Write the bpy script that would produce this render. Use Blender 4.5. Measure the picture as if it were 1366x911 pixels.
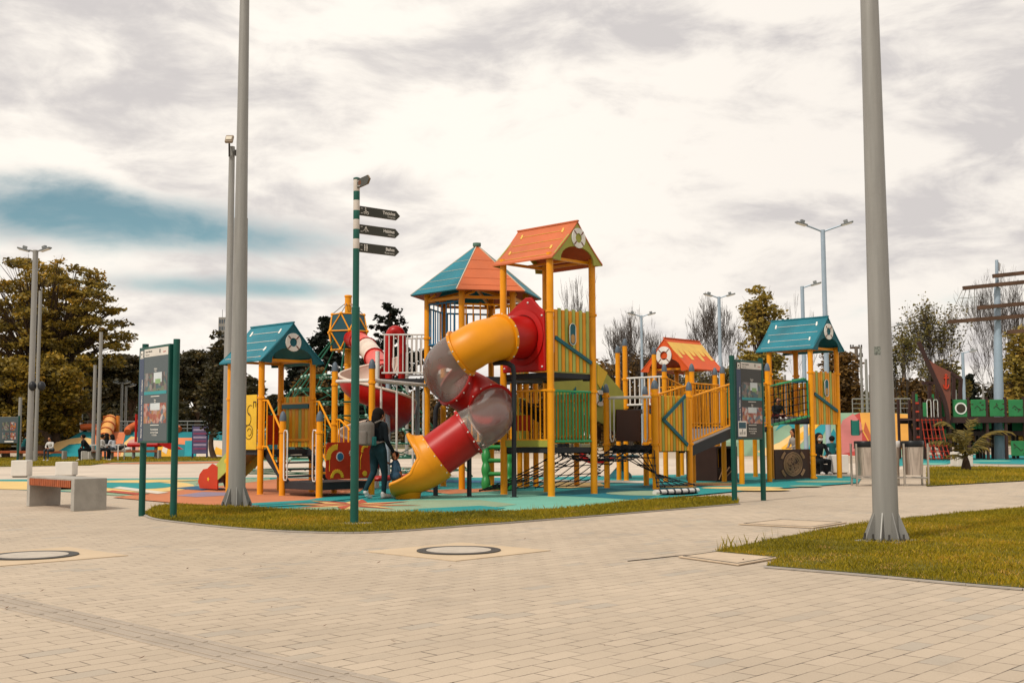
import bpy, bmesh, math, random
import numpy as np
from mathutils import Vector, Matrix
R = math.radians
SC = bpy.context.scene
for o in list(bpy.data.objects): bpy.data.objects.remove(o)

# ------------------------------------------------------------------ camera
FOC = 1515.0; CAMH = 1.08; PITCH = math.atan(127.5 / FOC); ROLL = 0.0043
cam = bpy.data.objects.new('camera', bpy.data.cameras.new('camera'))
SC.collection.objects.link(cam); SC.camera = cam
cam.data.sensor_width = 36.0; cam.data.lens = FOC / 1366 * 36
cam.data.clip_start = 0.05; cam.data.clip_end = 2000
cam.location = (0, 0, CAMH)
cam.rotation_euler = (Matrix.Rotation(R(90) + PITCH, 3, 'X') @ Matrix.Rotation(-ROLL, 3, 'Z')).to_euler()

# ------------------------------------------------------------------ sky and sun
SUN_EL, SUN_AZ = R(50), R(222)          # azimuth of the sun seen from the scene, counted clockwise from +Y
world = bpy.data.worlds.new('World'); SC.world = world; world.use_nodes = True
wn = world.node_tree.nodes; wl = world.node_tree.links; wn.clear()
def wnode(t, **k):
    n = wn.new(t)
    for a, b in k.items():
        if a.startswith('i_'): n.inputs[int(a[2:])].default_value = b
        else: setattr(n, a, b)
    return n
def wm(op, a, b=None, c=None, clamp=False):
    n = wn.new('ShaderNodeMath'); n.operation = op; n.use_clamp = clamp
    for i, s in enumerate((a, b, c)):
        if s is None: continue
        if isinstance(s, (int, float)): n.inputs[i].default_value = s
        else: wl.new(s, n.inputs[i])
    return n.outputs[0]
def wsmooth(v, lo, hi):
    n = wn.new('ShaderNodeMapRange'); n.interpolation_type = 'SMOOTHSTEP'
    wl.new(v, n.inputs[0]); n.inputs[1].default_value = lo; n.inputs[2].default_value = hi
    return n.outputs[0]
def wnoise(vec, scale, detail, rough, dist):
    n = wn.new('ShaderNodeTexNoise'); n.inputs['Scale'].default_value = scale; n.inputs['Detail'].default_value = detail
    n.inputs['Roughness'].default_value = rough; n.inputs['Distortion'].default_value = dist
    wl.new(vec, n.inputs['Vector']); return n.outputs[0]
tc = wn.new('ShaderNodeTexCoord'); sep = wn.new('ShaderNodeSeparateXYZ'); wl.new(tc.outputs['Generated'], sep.inputs[0])
X, Y, Z = sep.outputs
zc = wm('ADD', wm('MAXIMUM', Z, 0.0), 0.14)
cmb = wn.new('ShaderNodeCombineXYZ'); wl.new(wm('DIVIDE', X, zc), cmb.inputs[0]); wl.new(wm('DIVIDE', Y, zc), cmb.inputs[1])
P = cmb.outputs[0]
cmb2 = wn.new('ShaderNodeCombineXYZ'); wl.new(wm('ADD', wm('DIVIDE', X, zc), 7.3), cmb2.inputs[0]); wl.new(wm('ADD', wm('DIVIDE', Y, zc), 2.1), cmb2.inputs[1])
cmb3 = wn.new('ShaderNodeCombineXYZ'); wl.new(X, cmb3.inputs[0]); wl.new(Y, cmb3.inputs[1]); wl.new(wm('MULTIPLY', Z, 2.5), cmb3.inputs[2])
nA = wnoise(P, 0.85, 8, 0.55, 0.5)
nB = wnoise(cmb2.outputs[0], 0.62, 9, 0.56, 0.35)
nC = wnoise(cmb3.outputs[0], 4.2, 7, 0.55, 0.25)
nD = wnoise(cmb3.outputs[0], 9.5, 8, 0.60, 0.4)
def bump(v, c, w):
    d = wm('DIVIDE', wm('SUBTRACT', v, c), w)
    return wm('EXPONENT', wm('MULTIPLY', wm('MULTIPLY', d, d), -1.0))
reg = wm('MULTIPLY', bump(X, -0.36, 0.20), bump(Z, 0.182, 0.032))
reg2 = wm('MULTIPLY', bump(X, -0.24, 0.16), bump(Z, 0.128, 0.012))
reg3 = wm('MULTIPLY', bump(X, -0.18, 0.12), bump(Z, 0.165, 0.018))
cov = wm('ADD', wm('ADD', wm('MULTIPLY', reg, 0.60), wm('MULTIPLY', reg2, 0.50)), wm('MULTIPLY', reg3, 0.26))
mixn = wm('ADD', wm('ADD', wm('MULTIPLY', nA, 0.55), wm('MULTIPLY', nC, 0.95)), wm('MULTIPLY', nD, 0.55))
blue = wm('MULTIPLY', wsmooth(wm('ADD', mixn, cov), 1.20, 1.70), 0.95)
bright = wsmooth(wm('ADD', wm('ADD', wm('MULTIPLY', nB, 0.25), wm('MULTIPLY', nC, 0.43)), wm('MULTIPLY', nD, 0.32)), 0.395, 0.535)
topgrey = wm('MULTIPLY', wsmooth(X, -0.05, 0.30), 0.20)
bright = wm('SUBTRACT', bright, topgrey, clamp=True)
cmix = wn.new('ShaderNodeMix'); cmix.data_type = 'RGBA'
wl.new(bright, cmix.inputs[0]); cmix.inputs[6].default_value = (6.7, 6.3, 6.15, 1); cmix.inputs[7].default_value = (10.6, 9.9, 9.0, 1)
sky = wn.new('ShaderNodeTexSky'); sky.sky_type = 'NISHITA'; sky.sun_disc = False
sky.sun_elevation = SUN_EL; sky.sun_rotation = SUN_AZ; sky.altitude = 2500
tint = wn.new('ShaderNodeMix'); tint.data_type = 'RGBA'; tint.blend_type = 'MULTIPLY'; tint.inputs[0].default_value = 1
wl.new(sky.outputs[0], tint.inputs[6]); tint.inputs[7].default_value = (0.80, 1.02, 0.78, 1)
fin = wn.new('ShaderNodeMix'); fin.data_type = 'RGBA'
wl.new(blue, fin.inputs[0]); wl.new(cmix.outputs[2], fin.inputs[6]); wl.new(tint.outputs[2], fin.inputs[7])
bg = wn.new('ShaderNodeBackground'); bg.inputs[1].default_value = 0.1
wo = wn.new('ShaderNodeOutputWorld'); wl.new(fin.outputs[2], bg.inputs[0]); wl.new(bg.outputs[0], wo.inputs[0])
sun = bpy.data.objects.new('sun', bpy.data.lights.new('sun', 'SUN')); SC.collection.objects.link(sun)
sun.data.energy = 3.0; sun.data.angle = R(5); sun.data.color = (1.0, 0.93, 0.82)
sd = Vector((math.sin(SUN_AZ) * math.cos(SUN_EL), math.cos(SUN_AZ) * math.cos(SUN_EL), math.sin(SUN_EL)))
sun.rotation_euler = sd.to_track_quat('Z', 'Y').to_euler(); sun.location = sd * 60
SC.view_settings.view_transform = 'Standard'; SC.view_settings.look = 'None'
SC.view_settings.gamma = 1; SC.view_settings.use_curve_mapping = False; SC.view_settings.exposure = 0.0
SC.cycles.max_bounces = 6; SC.cycles.transparent_max_bounces = 16
SC.cycles.use_denoising = True

# ------------------------------------------------------------------ pixel helpers: a photo pixel to a world point
def ray(px, py):
    dx = px - 683; dy = py - 455.5
    x = (dx - ROLL * dy) / FOC; y = -(dy + ROLL * dx) / FOC
    return (x, math.cos(PITCH) - y * math.sin(PITCH), math.sin(PITCH) + y * math.cos(PITCH))
def G(px, py, z=0.0):
    r = ray(px, py); t = (z - CAMH) / r[2]; return Vector((r[0] * t, r[1] * t, z))
def W(px, py, Y):
    r = ray(px, py); t = Y / r[1]; return Vector((r[0] * t, Y, CAMH + r[2] * t))
def ZH(px, py, Y): return W(px, py, Y).z
def lerp(a, b, t): return a + (b - a) * t

# ------------------------------------------------------------------ mesh builder
class MB:
    def __init__(s): s.v = []; s.f = []; s.m = []; s.k = 0
    def add(s, vs, fs, m=None):
        o = len(s.v); s.v += [tuple(p) for p in vs]; s.f += [tuple(i + o for i in f) for f in fs]
        s.m += [s.k if m is None else m] * len(fs); return s
    def box(s, c, size, yaw=0, rot=None, m=None):
        hx, hy, hz = size[0] / 2, size[1] / 2, size[2] / 2
        M = rot if rot is not None else Matrix.Rotation(yaw, 3, 'Z'); c = Vector(c)
        vs = [c + M @ Vector((x * hx, y * hy, z * hz)) for z in (-1, 1) for x, y in ((-1, -1), (1, -1), (1, 1), (-1, 1))]
        return s.add(vs, [(3, 2, 1, 0), (4, 5, 6, 7), (0, 1, 5, 4), (1, 2, 6, 5), (2, 3, 7, 6), (3, 0, 4, 7)], m)
    def beam(s, p0, p1, w, h, m=None, up=(0, 0, 1)):
        p0 = Vector(p0); p1 = Vector(p1); d = (p1 - p0); L = d.length
        if L < 1e-6: return s
        d.normalize(); up = Vector(up); side = d.cross(up)
        if side.length < 1e-4: side = d.cross(Vector((0, 1, 0)))
        side.normalize(); u2 = side.cross(d)
        M = Matrix((d, side, u2)).transposed()
        return s.box((p0 + p1) / 2, (L, w, h), rot=M, m=m)
    def ring(s, c, n, r, ax, ay): return [c + ax * (r * math.cos(2 * math.pi * i / n)) + ay * (r * math.sin(2 * math.pi * i / n)) for i in range(n)]
    def cyl(s, p0, p1, r0, r1=None, n=12, cap=True, m=None):
        r1 = r0 if r1 is None else r1; p0 = Vector(p0); p1 = Vector(p1); d = (p1 - p0)
        if d.length < 1e-7: return s
        d.normalize(); a = Vector((1, 0, 0)) if abs(d.x) < .9 else Vector((0, 1, 0))
        ax = d.cross(a).normalized(); ay = d.cross(ax)
        vs = s.ring(p0, n, r0, ax, ay) + s.ring(p1, n, r1, ax, ay)
        fs = [(i, (i + 1) % n, n + (i + 1) % n, n + i) for i in range(n)]
        if cap: fs += [tuple(range(n - 1, -1, -1)), tuple(range(n, 2 * n))]
        return s.add(vs, fs, m)
    def tube(s, pts, r, n=8, closed=False, cap=True, m=None):
        pts = [Vector(p) for p in pts]; N = len(pts); rs = r if isinstance(r, (list, tuple)) else [r] * N
        T = []
        for i in range(N):
            a = pts[(i - 1) % N] if (closed or i > 0) else pts[i]; b = pts[(i + 1) % N] if (closed or i < N - 1) else pts[i]
            T.append((b - a).normalized())
        a = Vector((0, 0, 1)) if abs(T[0].z) < .9 else Vector((1, 0, 0))
        ax = T[0].cross(a).normalized(); vs = []
        for i in range(N):
            ax = (ax - T[i] * ax.dot(T[i])); ax.normalize(); ay = T[i].cross(ax)
            vs += s.ring(pts[i], n, rs[i], ax, ay)
        fs = []
        for i in range(N if closed else N - 1):
            j = (i + 1) % N
            fs += [(i * n + k, i * n + (k + 1) % n, j * n + (k + 1) % n, j * n + k) for k in range(n)]
        if cap and not closed: fs += [tuple(range(n - 1, -1, -1)), tuple(range((N - 1) * n, N * n))]
        return s.add(vs, fs, m)
    def prism(s, pts, ext, m=None, mside=None):
        ext = Vector(ext); pts = [Vector(p) for p in pts]; n = len(pts)
        s.add(pts + [p + ext for p in pts], [tuple(range(n)), tuple(range(2 * n - 1, n - 1, -1))], m)
        o = len(s.v) - 2 * n
        for i in range(n):
            j = (i + 1) % n; s.f.append((o + j, o + i, o + n + i, o + n + j)); s.m.append(s.k if (mside is None and m is None) else (m if mside is None else mside))
        return s
    def poly(s, pts, m=None): return s.add(pts, [tuple(range(len(pts)))], m)
    def lathe(s, c, prof, n=20, ax=None, m=None, cap=True):
        c = Vector(c); ax = Vector(ax).normalized() if ax is not None else Vector((0, 0, 1))
        a = Vector((1, 0, 0)) if abs(ax.x) < .9 else Vector((0, 1, 0)); e1 = ax.cross(a).normalized(); e2 = ax.cross(e1)
        vs = []
        for r, z in prof: vs += s.ring(c + ax * z, n, max(r, 1e-4), e1, e2)
        fs = []
        for i in range(len(prof) - 1): fs += [(i * n + k, i * n + (k + 1) % n, (i + 1) * n + (k + 1) % n, (i + 1) * n + k) for k in range(n)]
        if cap: fs += [tuple(range(n - 1, -1, -1)), tuple(range((len(prof) - 1) * n, len(prof) * n))]
        return s.add(vs, fs, m)
    def sphere(s, c, r, n=12, k=8, sc=(1, 1, 1), rot=None, m=None):
        c = Vector(c); vs = []; M = rot or Matrix.Identity(3)
        for i in range(k + 1):
            t = math.pi * i / k
            rr = max(math.sin(t), 1e-3)
            for j in range(n):
                a = 2 * math.pi * j / n
                vs.append(c + M @ Vector((rr * math.cos(a) * sc[0], rr * math.sin(a) * sc[1], math.cos(t) * sc[2])) * r)
        fs = [(i * n + j, (i + 1) * n + j, (i + 1) * n + (j + 1) % n, i * n + (j + 1) % n) for i in range(k) for j in range(n)]
        fs += [tuple(range(n)), tuple(range((k + 1) * n - 1, k * n - 1, -1))]
        return s.add(vs, fs, m)
    def text(s, body, size, org, ex, ey, align='LEFT', m=None, bold=0):
        c = bpy.data.curves.new('t', 'FONT'); c.body = body; c.size = size; c.align_x = align; c.resolution_u = 2; c.offset = bold
        o = bpy.data.objects.new('t', c); SC.collection.objects.link(o)
        dg = bpy.context.evaluated_depsgraph_get(); dg.update()
        me = o.evaluated_get(dg).to_mesh()
        org = Vector(org); ex = Vector(ex).normalized(); ey = Vector(ey).normalized()
        s.add([org + ex * v.co.x + ey * v.co.y for v in me.vertices], [tuple(p.vertices) for p in me.polygons], m)
        bpy.data.objects.remove(o); bpy.data.curves.remove(c); return s

ROOT = {}
def tagp(o, label=None, cat=None, group=None, kind=None):
    for k, v in (('label', label), ('category', cat), ('group', group), ('kind', kind)):
        if v: o[k] = v
    return o
def thing(name, label, cat, loc=(0, 0, 0), group=None, kind=None):
    o = bpy.data.objects.new(name, None); SC.collection.objects.link(o); o.location = loc; o.empty_display_size = .2
    ROOT[o] = Vector(loc); return tagp(o, label, cat, group, kind)
def build(mb, name, mats, parent=None, loc=None, smooth=None, bevel=0, label=None, fix=True, solid=0):
    if not isinstance(mats, (list, tuple)): mats = [mats]
    root = ROOT[parent] if parent is not None else Vector(loc or (0, 0, 0))
    me = bpy.data.meshes.new(name)
    me.from_pydata([(p[0] - root.x, p[1] - root.y, p[2] - root.z) for p in mb.v], [], mb.f)
    for m in mats: me.materials.append(m)
    if len(mats) > 1: me.polygons.foreach_set('material_index', [min(i, len(mats) - 1) for i in mb.m])
    if fix:
        b = bmesh.new(); b.from_mesh(me); bmesh.ops.recalc_face_normals(b, faces=b.faces); b.to_mesh(me); b.free()
    if smooth:
        me.polygons.foreach_set('use_smooth', [True] * len(me.polygons))
        me.set_sharp_from_angle(angle=R(smooth))
    me.update()
    o = bpy.data.objects.new(name, me); SC.collection.objects.link(o)
    if parent is not None: o.parent = parent
    else: o.location = root
    ROOT[o] = root
    if bevel:
        b = o.modifiers.new('b', 'BEVEL'); b.width = bevel; b.segments = 2; b.limit_method = 'ANGLE'; b.angle_limit = R(40)
    if label: o['label'] = label
    return o
def copy_thing(o, loc, yaw=None, label=None, parent=None):
    c = o.copy(); SC.collection.objects.link(c)
    if parent is not None: c.parent = parent
    else:
        c.location = loc; ROOT[c] = Vector(loc)
        if yaw is not None: c.rotation_euler = (0, 0, yaw)
        if label: c['label'] = label
    for ch in list(o.children): copy_thing(ch, None, parent=c)
    return c

# ------------------------------------------------------------------ materials
def lin(h):
    h = h.lstrip('#'); c = [int(h[i:i + 2], 16) / 255 for i in (0, 2, 4)]
    return [x / 12.92 if x <= .04045 else ((x + .055) / 1.055) ** 2.4 for x in c]
MATS = {}
def mat(name, hexc, rough=.5, metal=0, var=.12, vs=3.0, bump=0.0, bs=60, k=.85, spec=.28, grime=0.0, coat=0.0, trans=None, stretch=None):
    if name in MATS: return MATS[name]
    m = bpy.data.materials.new(name); m.use_nodes = True; MATS[name] = m
    N = m.node_tree.nodes; L = m.node_tree.links; p = N['Principled BSDF']
    c = [x * k for x in lin(hexc)] if isinstance(hexc, str) else list(hexc)
    t = N.new('ShaderNodeTexCoord'); n = N.new('ShaderNodeTexNoise'); n.inputs['Scale'].default_value = vs; n.inputs['Detail'].default_value = 6
    L.new(t.outputs['Object'], n.inputs['Vector'])
    if stretch: mpp = N.new('ShaderNodeMapping'); mpp.inputs['Scale'].default_value = stretch; L.new(t.outputs['Object'], mpp.inputs[0]); L.new(mpp.outputs[0], n.inputs['Vector'])
    r = N.new('ShaderNodeMapRange'); L.new(n.outputs[0], r.inputs[0]); r.inputs[1].default_value = .3; r.inputs[2].default_value = .7
    mx = N.new('ShaderNodeMix'); mx.data_type = 'RGBA'; L.new(r.outputs[0], mx.inputs[0])
    mx.inputs[6].default_value = [x * (1 - var) for x in c] + [1]; mx.inputs[7].default_value = [min(x * (1 + var) + var * .01, 1) for x in c] + [1]
    out = mx.outputs[2]
    if grime:
        g = N.new('ShaderNodeTexNoise'); g.inputs['Scale'].default_value = 1.1; g.inputs['Detail'].default_value = 9; g.inputs['Roughness'].default_value = .7
        L.new(t.outputs['Object'], g.inputs['Vector'])
        gr = N.new('ShaderNodeMapRange'); L.new(g.outputs[0], gr.inputs[0]); gr.inputs[1].default_value = .5; gr.inputs[2].default_value = .75; gr.inputs[4].default_value = grime
        m2 = N.new('ShaderNodeMix'); m2.data_type = 'RGBA'; L.new(gr.outputs[0], m2.inputs[0]); L.new(out, m2.inputs[6]); m2.inputs[7].default_value = (.12, .09, .065, 1); out = m2.outputs[2]
    L.new(out, p.inputs['Base Color'])
    p.inputs['Metallic'].default_value = metal; p.inputs['Specular IOR Level'].default_value = spec
    rr = N.new('ShaderNodeMapRange'); L.new(n.outputs[0], rr.inputs[0]); rr.inputs[3].default_value = max(rough - .08, .02); rr.inputs[4].default_value = min(rough + .1, 1)
    L.new(rr.outputs[0], p.inputs['Roughness'])
    if coat: p.inputs['Coat Weight'].default_value = coat
    if bump:
        b = N.new('ShaderNodeTexNoise'); b.inputs['Scale'].default_value = bs; b.inputs['Detail'].default_value = 5; L.new(t.outputs['Object'], b.inputs['Vector'])
        bb = N.new('ShaderNodeBump'); bb.inputs['Strength'].default_value = bump; bb.inputs['Distance'].default_value = .01
        L.new(b.outputs[0], bb.inputs['Height']); L.new(bb.outputs[0], p.inputs['Normal'])
    return m
YEL = mat('yellow_paint', '#ea9806', .42, var=.10, grime=.10)
YEL2 = mat('yellow_plastic', '#df8e06', .42, var=.10, vs=1.5, grime=.05, bump=.03, bs=300)
YELP = mat('pale_yellow_board', '#e0b52e', .5)
TEAL = mat('teal_board', '#0c5c68', .5, var=.14, grime=.05)
ROOFB = mat('blue_roof_board', '#1c7282', .6, var=.2, vs=1.6, grime=.12)
ROOFO = mat('orange_roof_board', '#c4663c', .55, var=.12, vs=1.6, grime=.12)
ORNG = mat('orange_board', '#d4551f', .5, var=.1)
SAND = mat('sand_yellow_board', '#e2b453', .5)
OLIVE = mat('olive_green_board', '#a3a245', .5, var=.1, grime=.08)
LIME = mat('pale_green_board', '#a9b35a', .5)
RED = mat('red_plastic', '#ad0f0a', .36, var=.16, vs=1.2, grime=.04, bump=.03, bs=300)
PINK = mat('faded_red_plastic', '#d8544a', .4)
CREAM = mat('cream_plastic', '#d8c4b4', .45)
GEAR = mat('red_board', '#bb3414', .5)
GREEN = mat('green_paint', '#2f9a62', .4)
GRNP = mat('green_plastic', '#2f8a44', .38)
BLUEP = mat('blue_paint', '#256a92', .42)
BLACK = mat('black_paint', '#24262b', .45, var=.2)
DECK = mat('dark_deck', '#2b2c30', .7, var=.2)
ROPE = mat('black_rope', '#1b1d22', .9)
GCAP = mat('grey_cap', '#56626e', .5)
WHT = mat('white_paint', '#dcd8d2', .4, k=.8)
WBRD = mat('white_board', '#e6e2da', .5, k=.85)
BROWN = mat('dark_brown_board', '#3b2218', .55)
BRNL = mat('tan_line', '#a5815f', .6)
SIGNG = mat('dark_green_paint', '#0b4a40', .38, var=.1)
SLATE = mat('slate_vinyl', '#4a5558', .35, var=.05)
NAVY = mat('navy_vinyl', '#33415c', .35, var=.05)
CHAR = mat('charcoal_vinyl', '#35342f', .35, var=.05)
GALV = mat('galvanised_steel', '#a9a7a2', .45, metal=.25, var=.10, vs=2.0, grime=.14, k=.62, stretch=(9, 9, .5))
GALVB = mat('bluish_galvanised_steel', '#9fb0bf', .45, metal=.2, var=.06, k=.8)
STEEL = mat('brushed_steel', '#b5ada2', .32, metal=.9, var=.08, k=1)
CONC = mat('concrete', '#a9a49b', .85, var=.14, vs=5, bump=.35, bs=40, grime=.25, k=.8)
WCONC = mat('white_concrete', '#d9d3ca', .8, var=.05, bump=.1, grime=.07)
WOODR = mat('reddish_wood_slats', '#9c4d24', .55, var=.25, vs=8)
IRON = mat('cast_iron', '#4a4743', .6, metal=.3, var=.2)
BARK = mat('bark', '#4b3a2c', .95, var=.3, vs=3, bump=.6, bs=8)
BARKG = mat('grey_bark', '#6a6158', .95, var=.25, vs=3)
SKIN = mat('skin', '#a8714f', .55, var=.06); HAIR = mat('black_hair', '#15110f', .85, spec=.15, var=.3, vs=20)
def cloth(n, h): return mat(n, h, .9, var=.14, vs=9, bump=.2, bs=60, spec=.2)
def photo_mat(name, cols, seed):
    """small blurry picture print: voronoi patches in a few colours"""
    m = bpy.data.materials.new(name); m.use_nodes = True; N = m.node_tree.nodes; L = m.node_tree.links; p = N['Principled BSDF']
    t = N.new('ShaderNodeTexCoord'); v = N.new('ShaderNodeTexVoronoi'); v.inputs['Scale'].default_value = 16; v.inputs['Randomness'].default_value = 1
    mp = N.new('ShaderNodeMapping'); mp.inputs['Location'].default_value = (seed, seed * 2, seed); L.new(t.outputs['Object'], mp.inputs[0]); L.new(mp.outputs[0], v.inputs['Vector'])
    cr = N.new('ShaderNodeValToRGB'); cr.color_ramp.interpolation = 'CONSTANT'
    while len(cr.color_ramp.elements) < len(cols): cr.color_ramp.elements.new(.5)
    for i, c in enumerate(cols): cr.color_ramp.elements[i].position = i / len(cols); cr.color_ramp.elements[i].color = [x * .5 for x in lin(c)] + [1]
    s = N.new('ShaderNodeSeparateColor'); L.new(v.outputs['Color'], s.inputs[0]); L.new(s.outputs[0], cr.inputs[0]); L.new(cr.outputs[0], p.inputs['Base Color'])
    p.inputs['Roughness'].default_value = .35; return m
PH_A = photo_mat('harbour_print', ['#3f6a72', '#8a7b74', '#6f5a55', '#a59a94', '#4a4a48', '#7b8c6a'], 1)
PH_B = photo_mat('castle_print', ['#c96a48', '#b8573a', '#d8a090', '#6d7a8a', '#e0d4cc', '#a24630', '#c98a4a'], 5)
def clear_mat():  # pinkish colours paint in reflections of the red slide sections
    m = bpy.data.materials.new('clear_plastic'); m.use_nodes = True; N = m.node_tree.nodes; L = m.node_tree.links; N.remove(N['Principled BSDF'])
    tr = N.new('ShaderNodeBsdfTransparent'); tr.inputs[0].default_value = (.99, .93, .90, 1)
    tl_ = N.new('ShaderNodeBsdfTranslucent'); tl_.inputs[0].default_value = (.98, .90, .85, 1); ms = N.new('ShaderNodeMixShader'); ms.inputs[0].default_value = .6
    gl = N.new('ShaderNodeBsdfGlossy'); gl.inputs['Roughness'].default_value = .10
    df = N.new('ShaderNodeBsdfDiffuse'); df.inputs[0].default_value = (.92, .80, .73, 1)
    n = N.new('ShaderNodeTexNoise'); n.inputs['Scale'].default_value = 1.1; n.inputs['Detail'].default_value = 2
    t = N.new('ShaderNodeTexCoord'); L.new(t.outputs['Object'], n.inputs['Vector'])
    r = N.new('ShaderNodeMapRange'); L.new(n.outputs[0], r.inputs[0]); r.inputs[1].default_value = .4; r.inputs[2].default_value = .75; r.inputs[3].default_value = .22; r.inputs[4].default_value = .36
    fr = N.new('ShaderNodeFresnel'); fr.inputs[0].default_value = 1.5
    m1 = N.new('ShaderNodeMixShader'); m2 = N.new('ShaderNodeMixShader')
    L.new(r.outputs[0], m1.inputs[0]); L.new(tr.outputs[0], m1.inputs[1]); L.new(df.outputs[0], ms.inputs[1]); L.new(tl_.outputs[0], ms.inputs[2]); L.new(ms.outputs[0], m1.inputs[2])
    L.new(fr.outputs[0], m2.inputs[0]); L.new(m1.outputs[0], m2.inputs[1]); L.new(gl.outputs[0], m2.inputs[2])
    L.new(m2.outputs[0], N['Material Output'].inputs[0]); return m
CLEAR = clear_mat()
def leaf_mat(name, c1, c2, c3=None, k=.55):
    m = bpy.data.materials.new(name); m.use_nodes = True; N = m.node_tree.nodes; L = m.node_tree.links; p = N['Principled BSDF']
    t = N.new('ShaderNodeTexCoord'); n = N.new('ShaderNodeTexNoise'); n.inputs['Scale'].default_value = .55; n.inputs['Detail'].default_value = 3
    L.new(t.outputs['Object'], n.inputs['Vector'])
    n2 = N.new('ShaderNodeTexWhiteNoise'); n2.noise_dimensions = '1D'; ge = N.new('ShaderNodeNewGeometry'); L.new(ge.outputs['Random Per Island'], n2.inputs['W'])
    ad = N.new('ShaderNodeMath'); ad.operation = 'MULTIPLY_ADD'; L.new(n2.outputs['Value'], ad.inputs[0]); ad.inputs[1].default_value = .42; 
    sb = N.new('ShaderNodeMath'); sb.operation = 'SUBTRACT'; L.new(n.outputs[0], sb.inputs[0]); sb.inputs[1].default_value = .22; L.new(sb.outputs[0], ad.inputs[2])
    cr = N.new('ShaderNodeValToRGB'); e = cr.color_ramp.elements
    e[0].position = .2; e[0].color = [x * k for x in lin(c1)] + [1]; e[1].position = .62; e[1].color = [x * k for x in lin(c2)] + [1]
    if c3: q = e.new(.85); q.color = [x * k for x in lin(c3)] + [1]
    L.new(ad.outputs[0], cr.inputs[0]); L.new(cr.outputs[0], p.inputs['Base Color']); p.inputs['Roughness'].default_value = .6; p.inputs['Specular IOR Level'].default_value = .3
    tl = N.new('ShaderNodeBsdfTranslucent'); L.new(cr.outputs[0], tl.inputs[0]); mx = N.new('ShaderNodeMixShader'); mx.inputs[0].default_value = .3
    L.new(p.outputs[0], mx.inputs[1]); L.new(tl.outputs[0], mx.inputs[2]); L.new(mx.outputs[0], N['Material Output'].inputs[0]); return m

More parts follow.
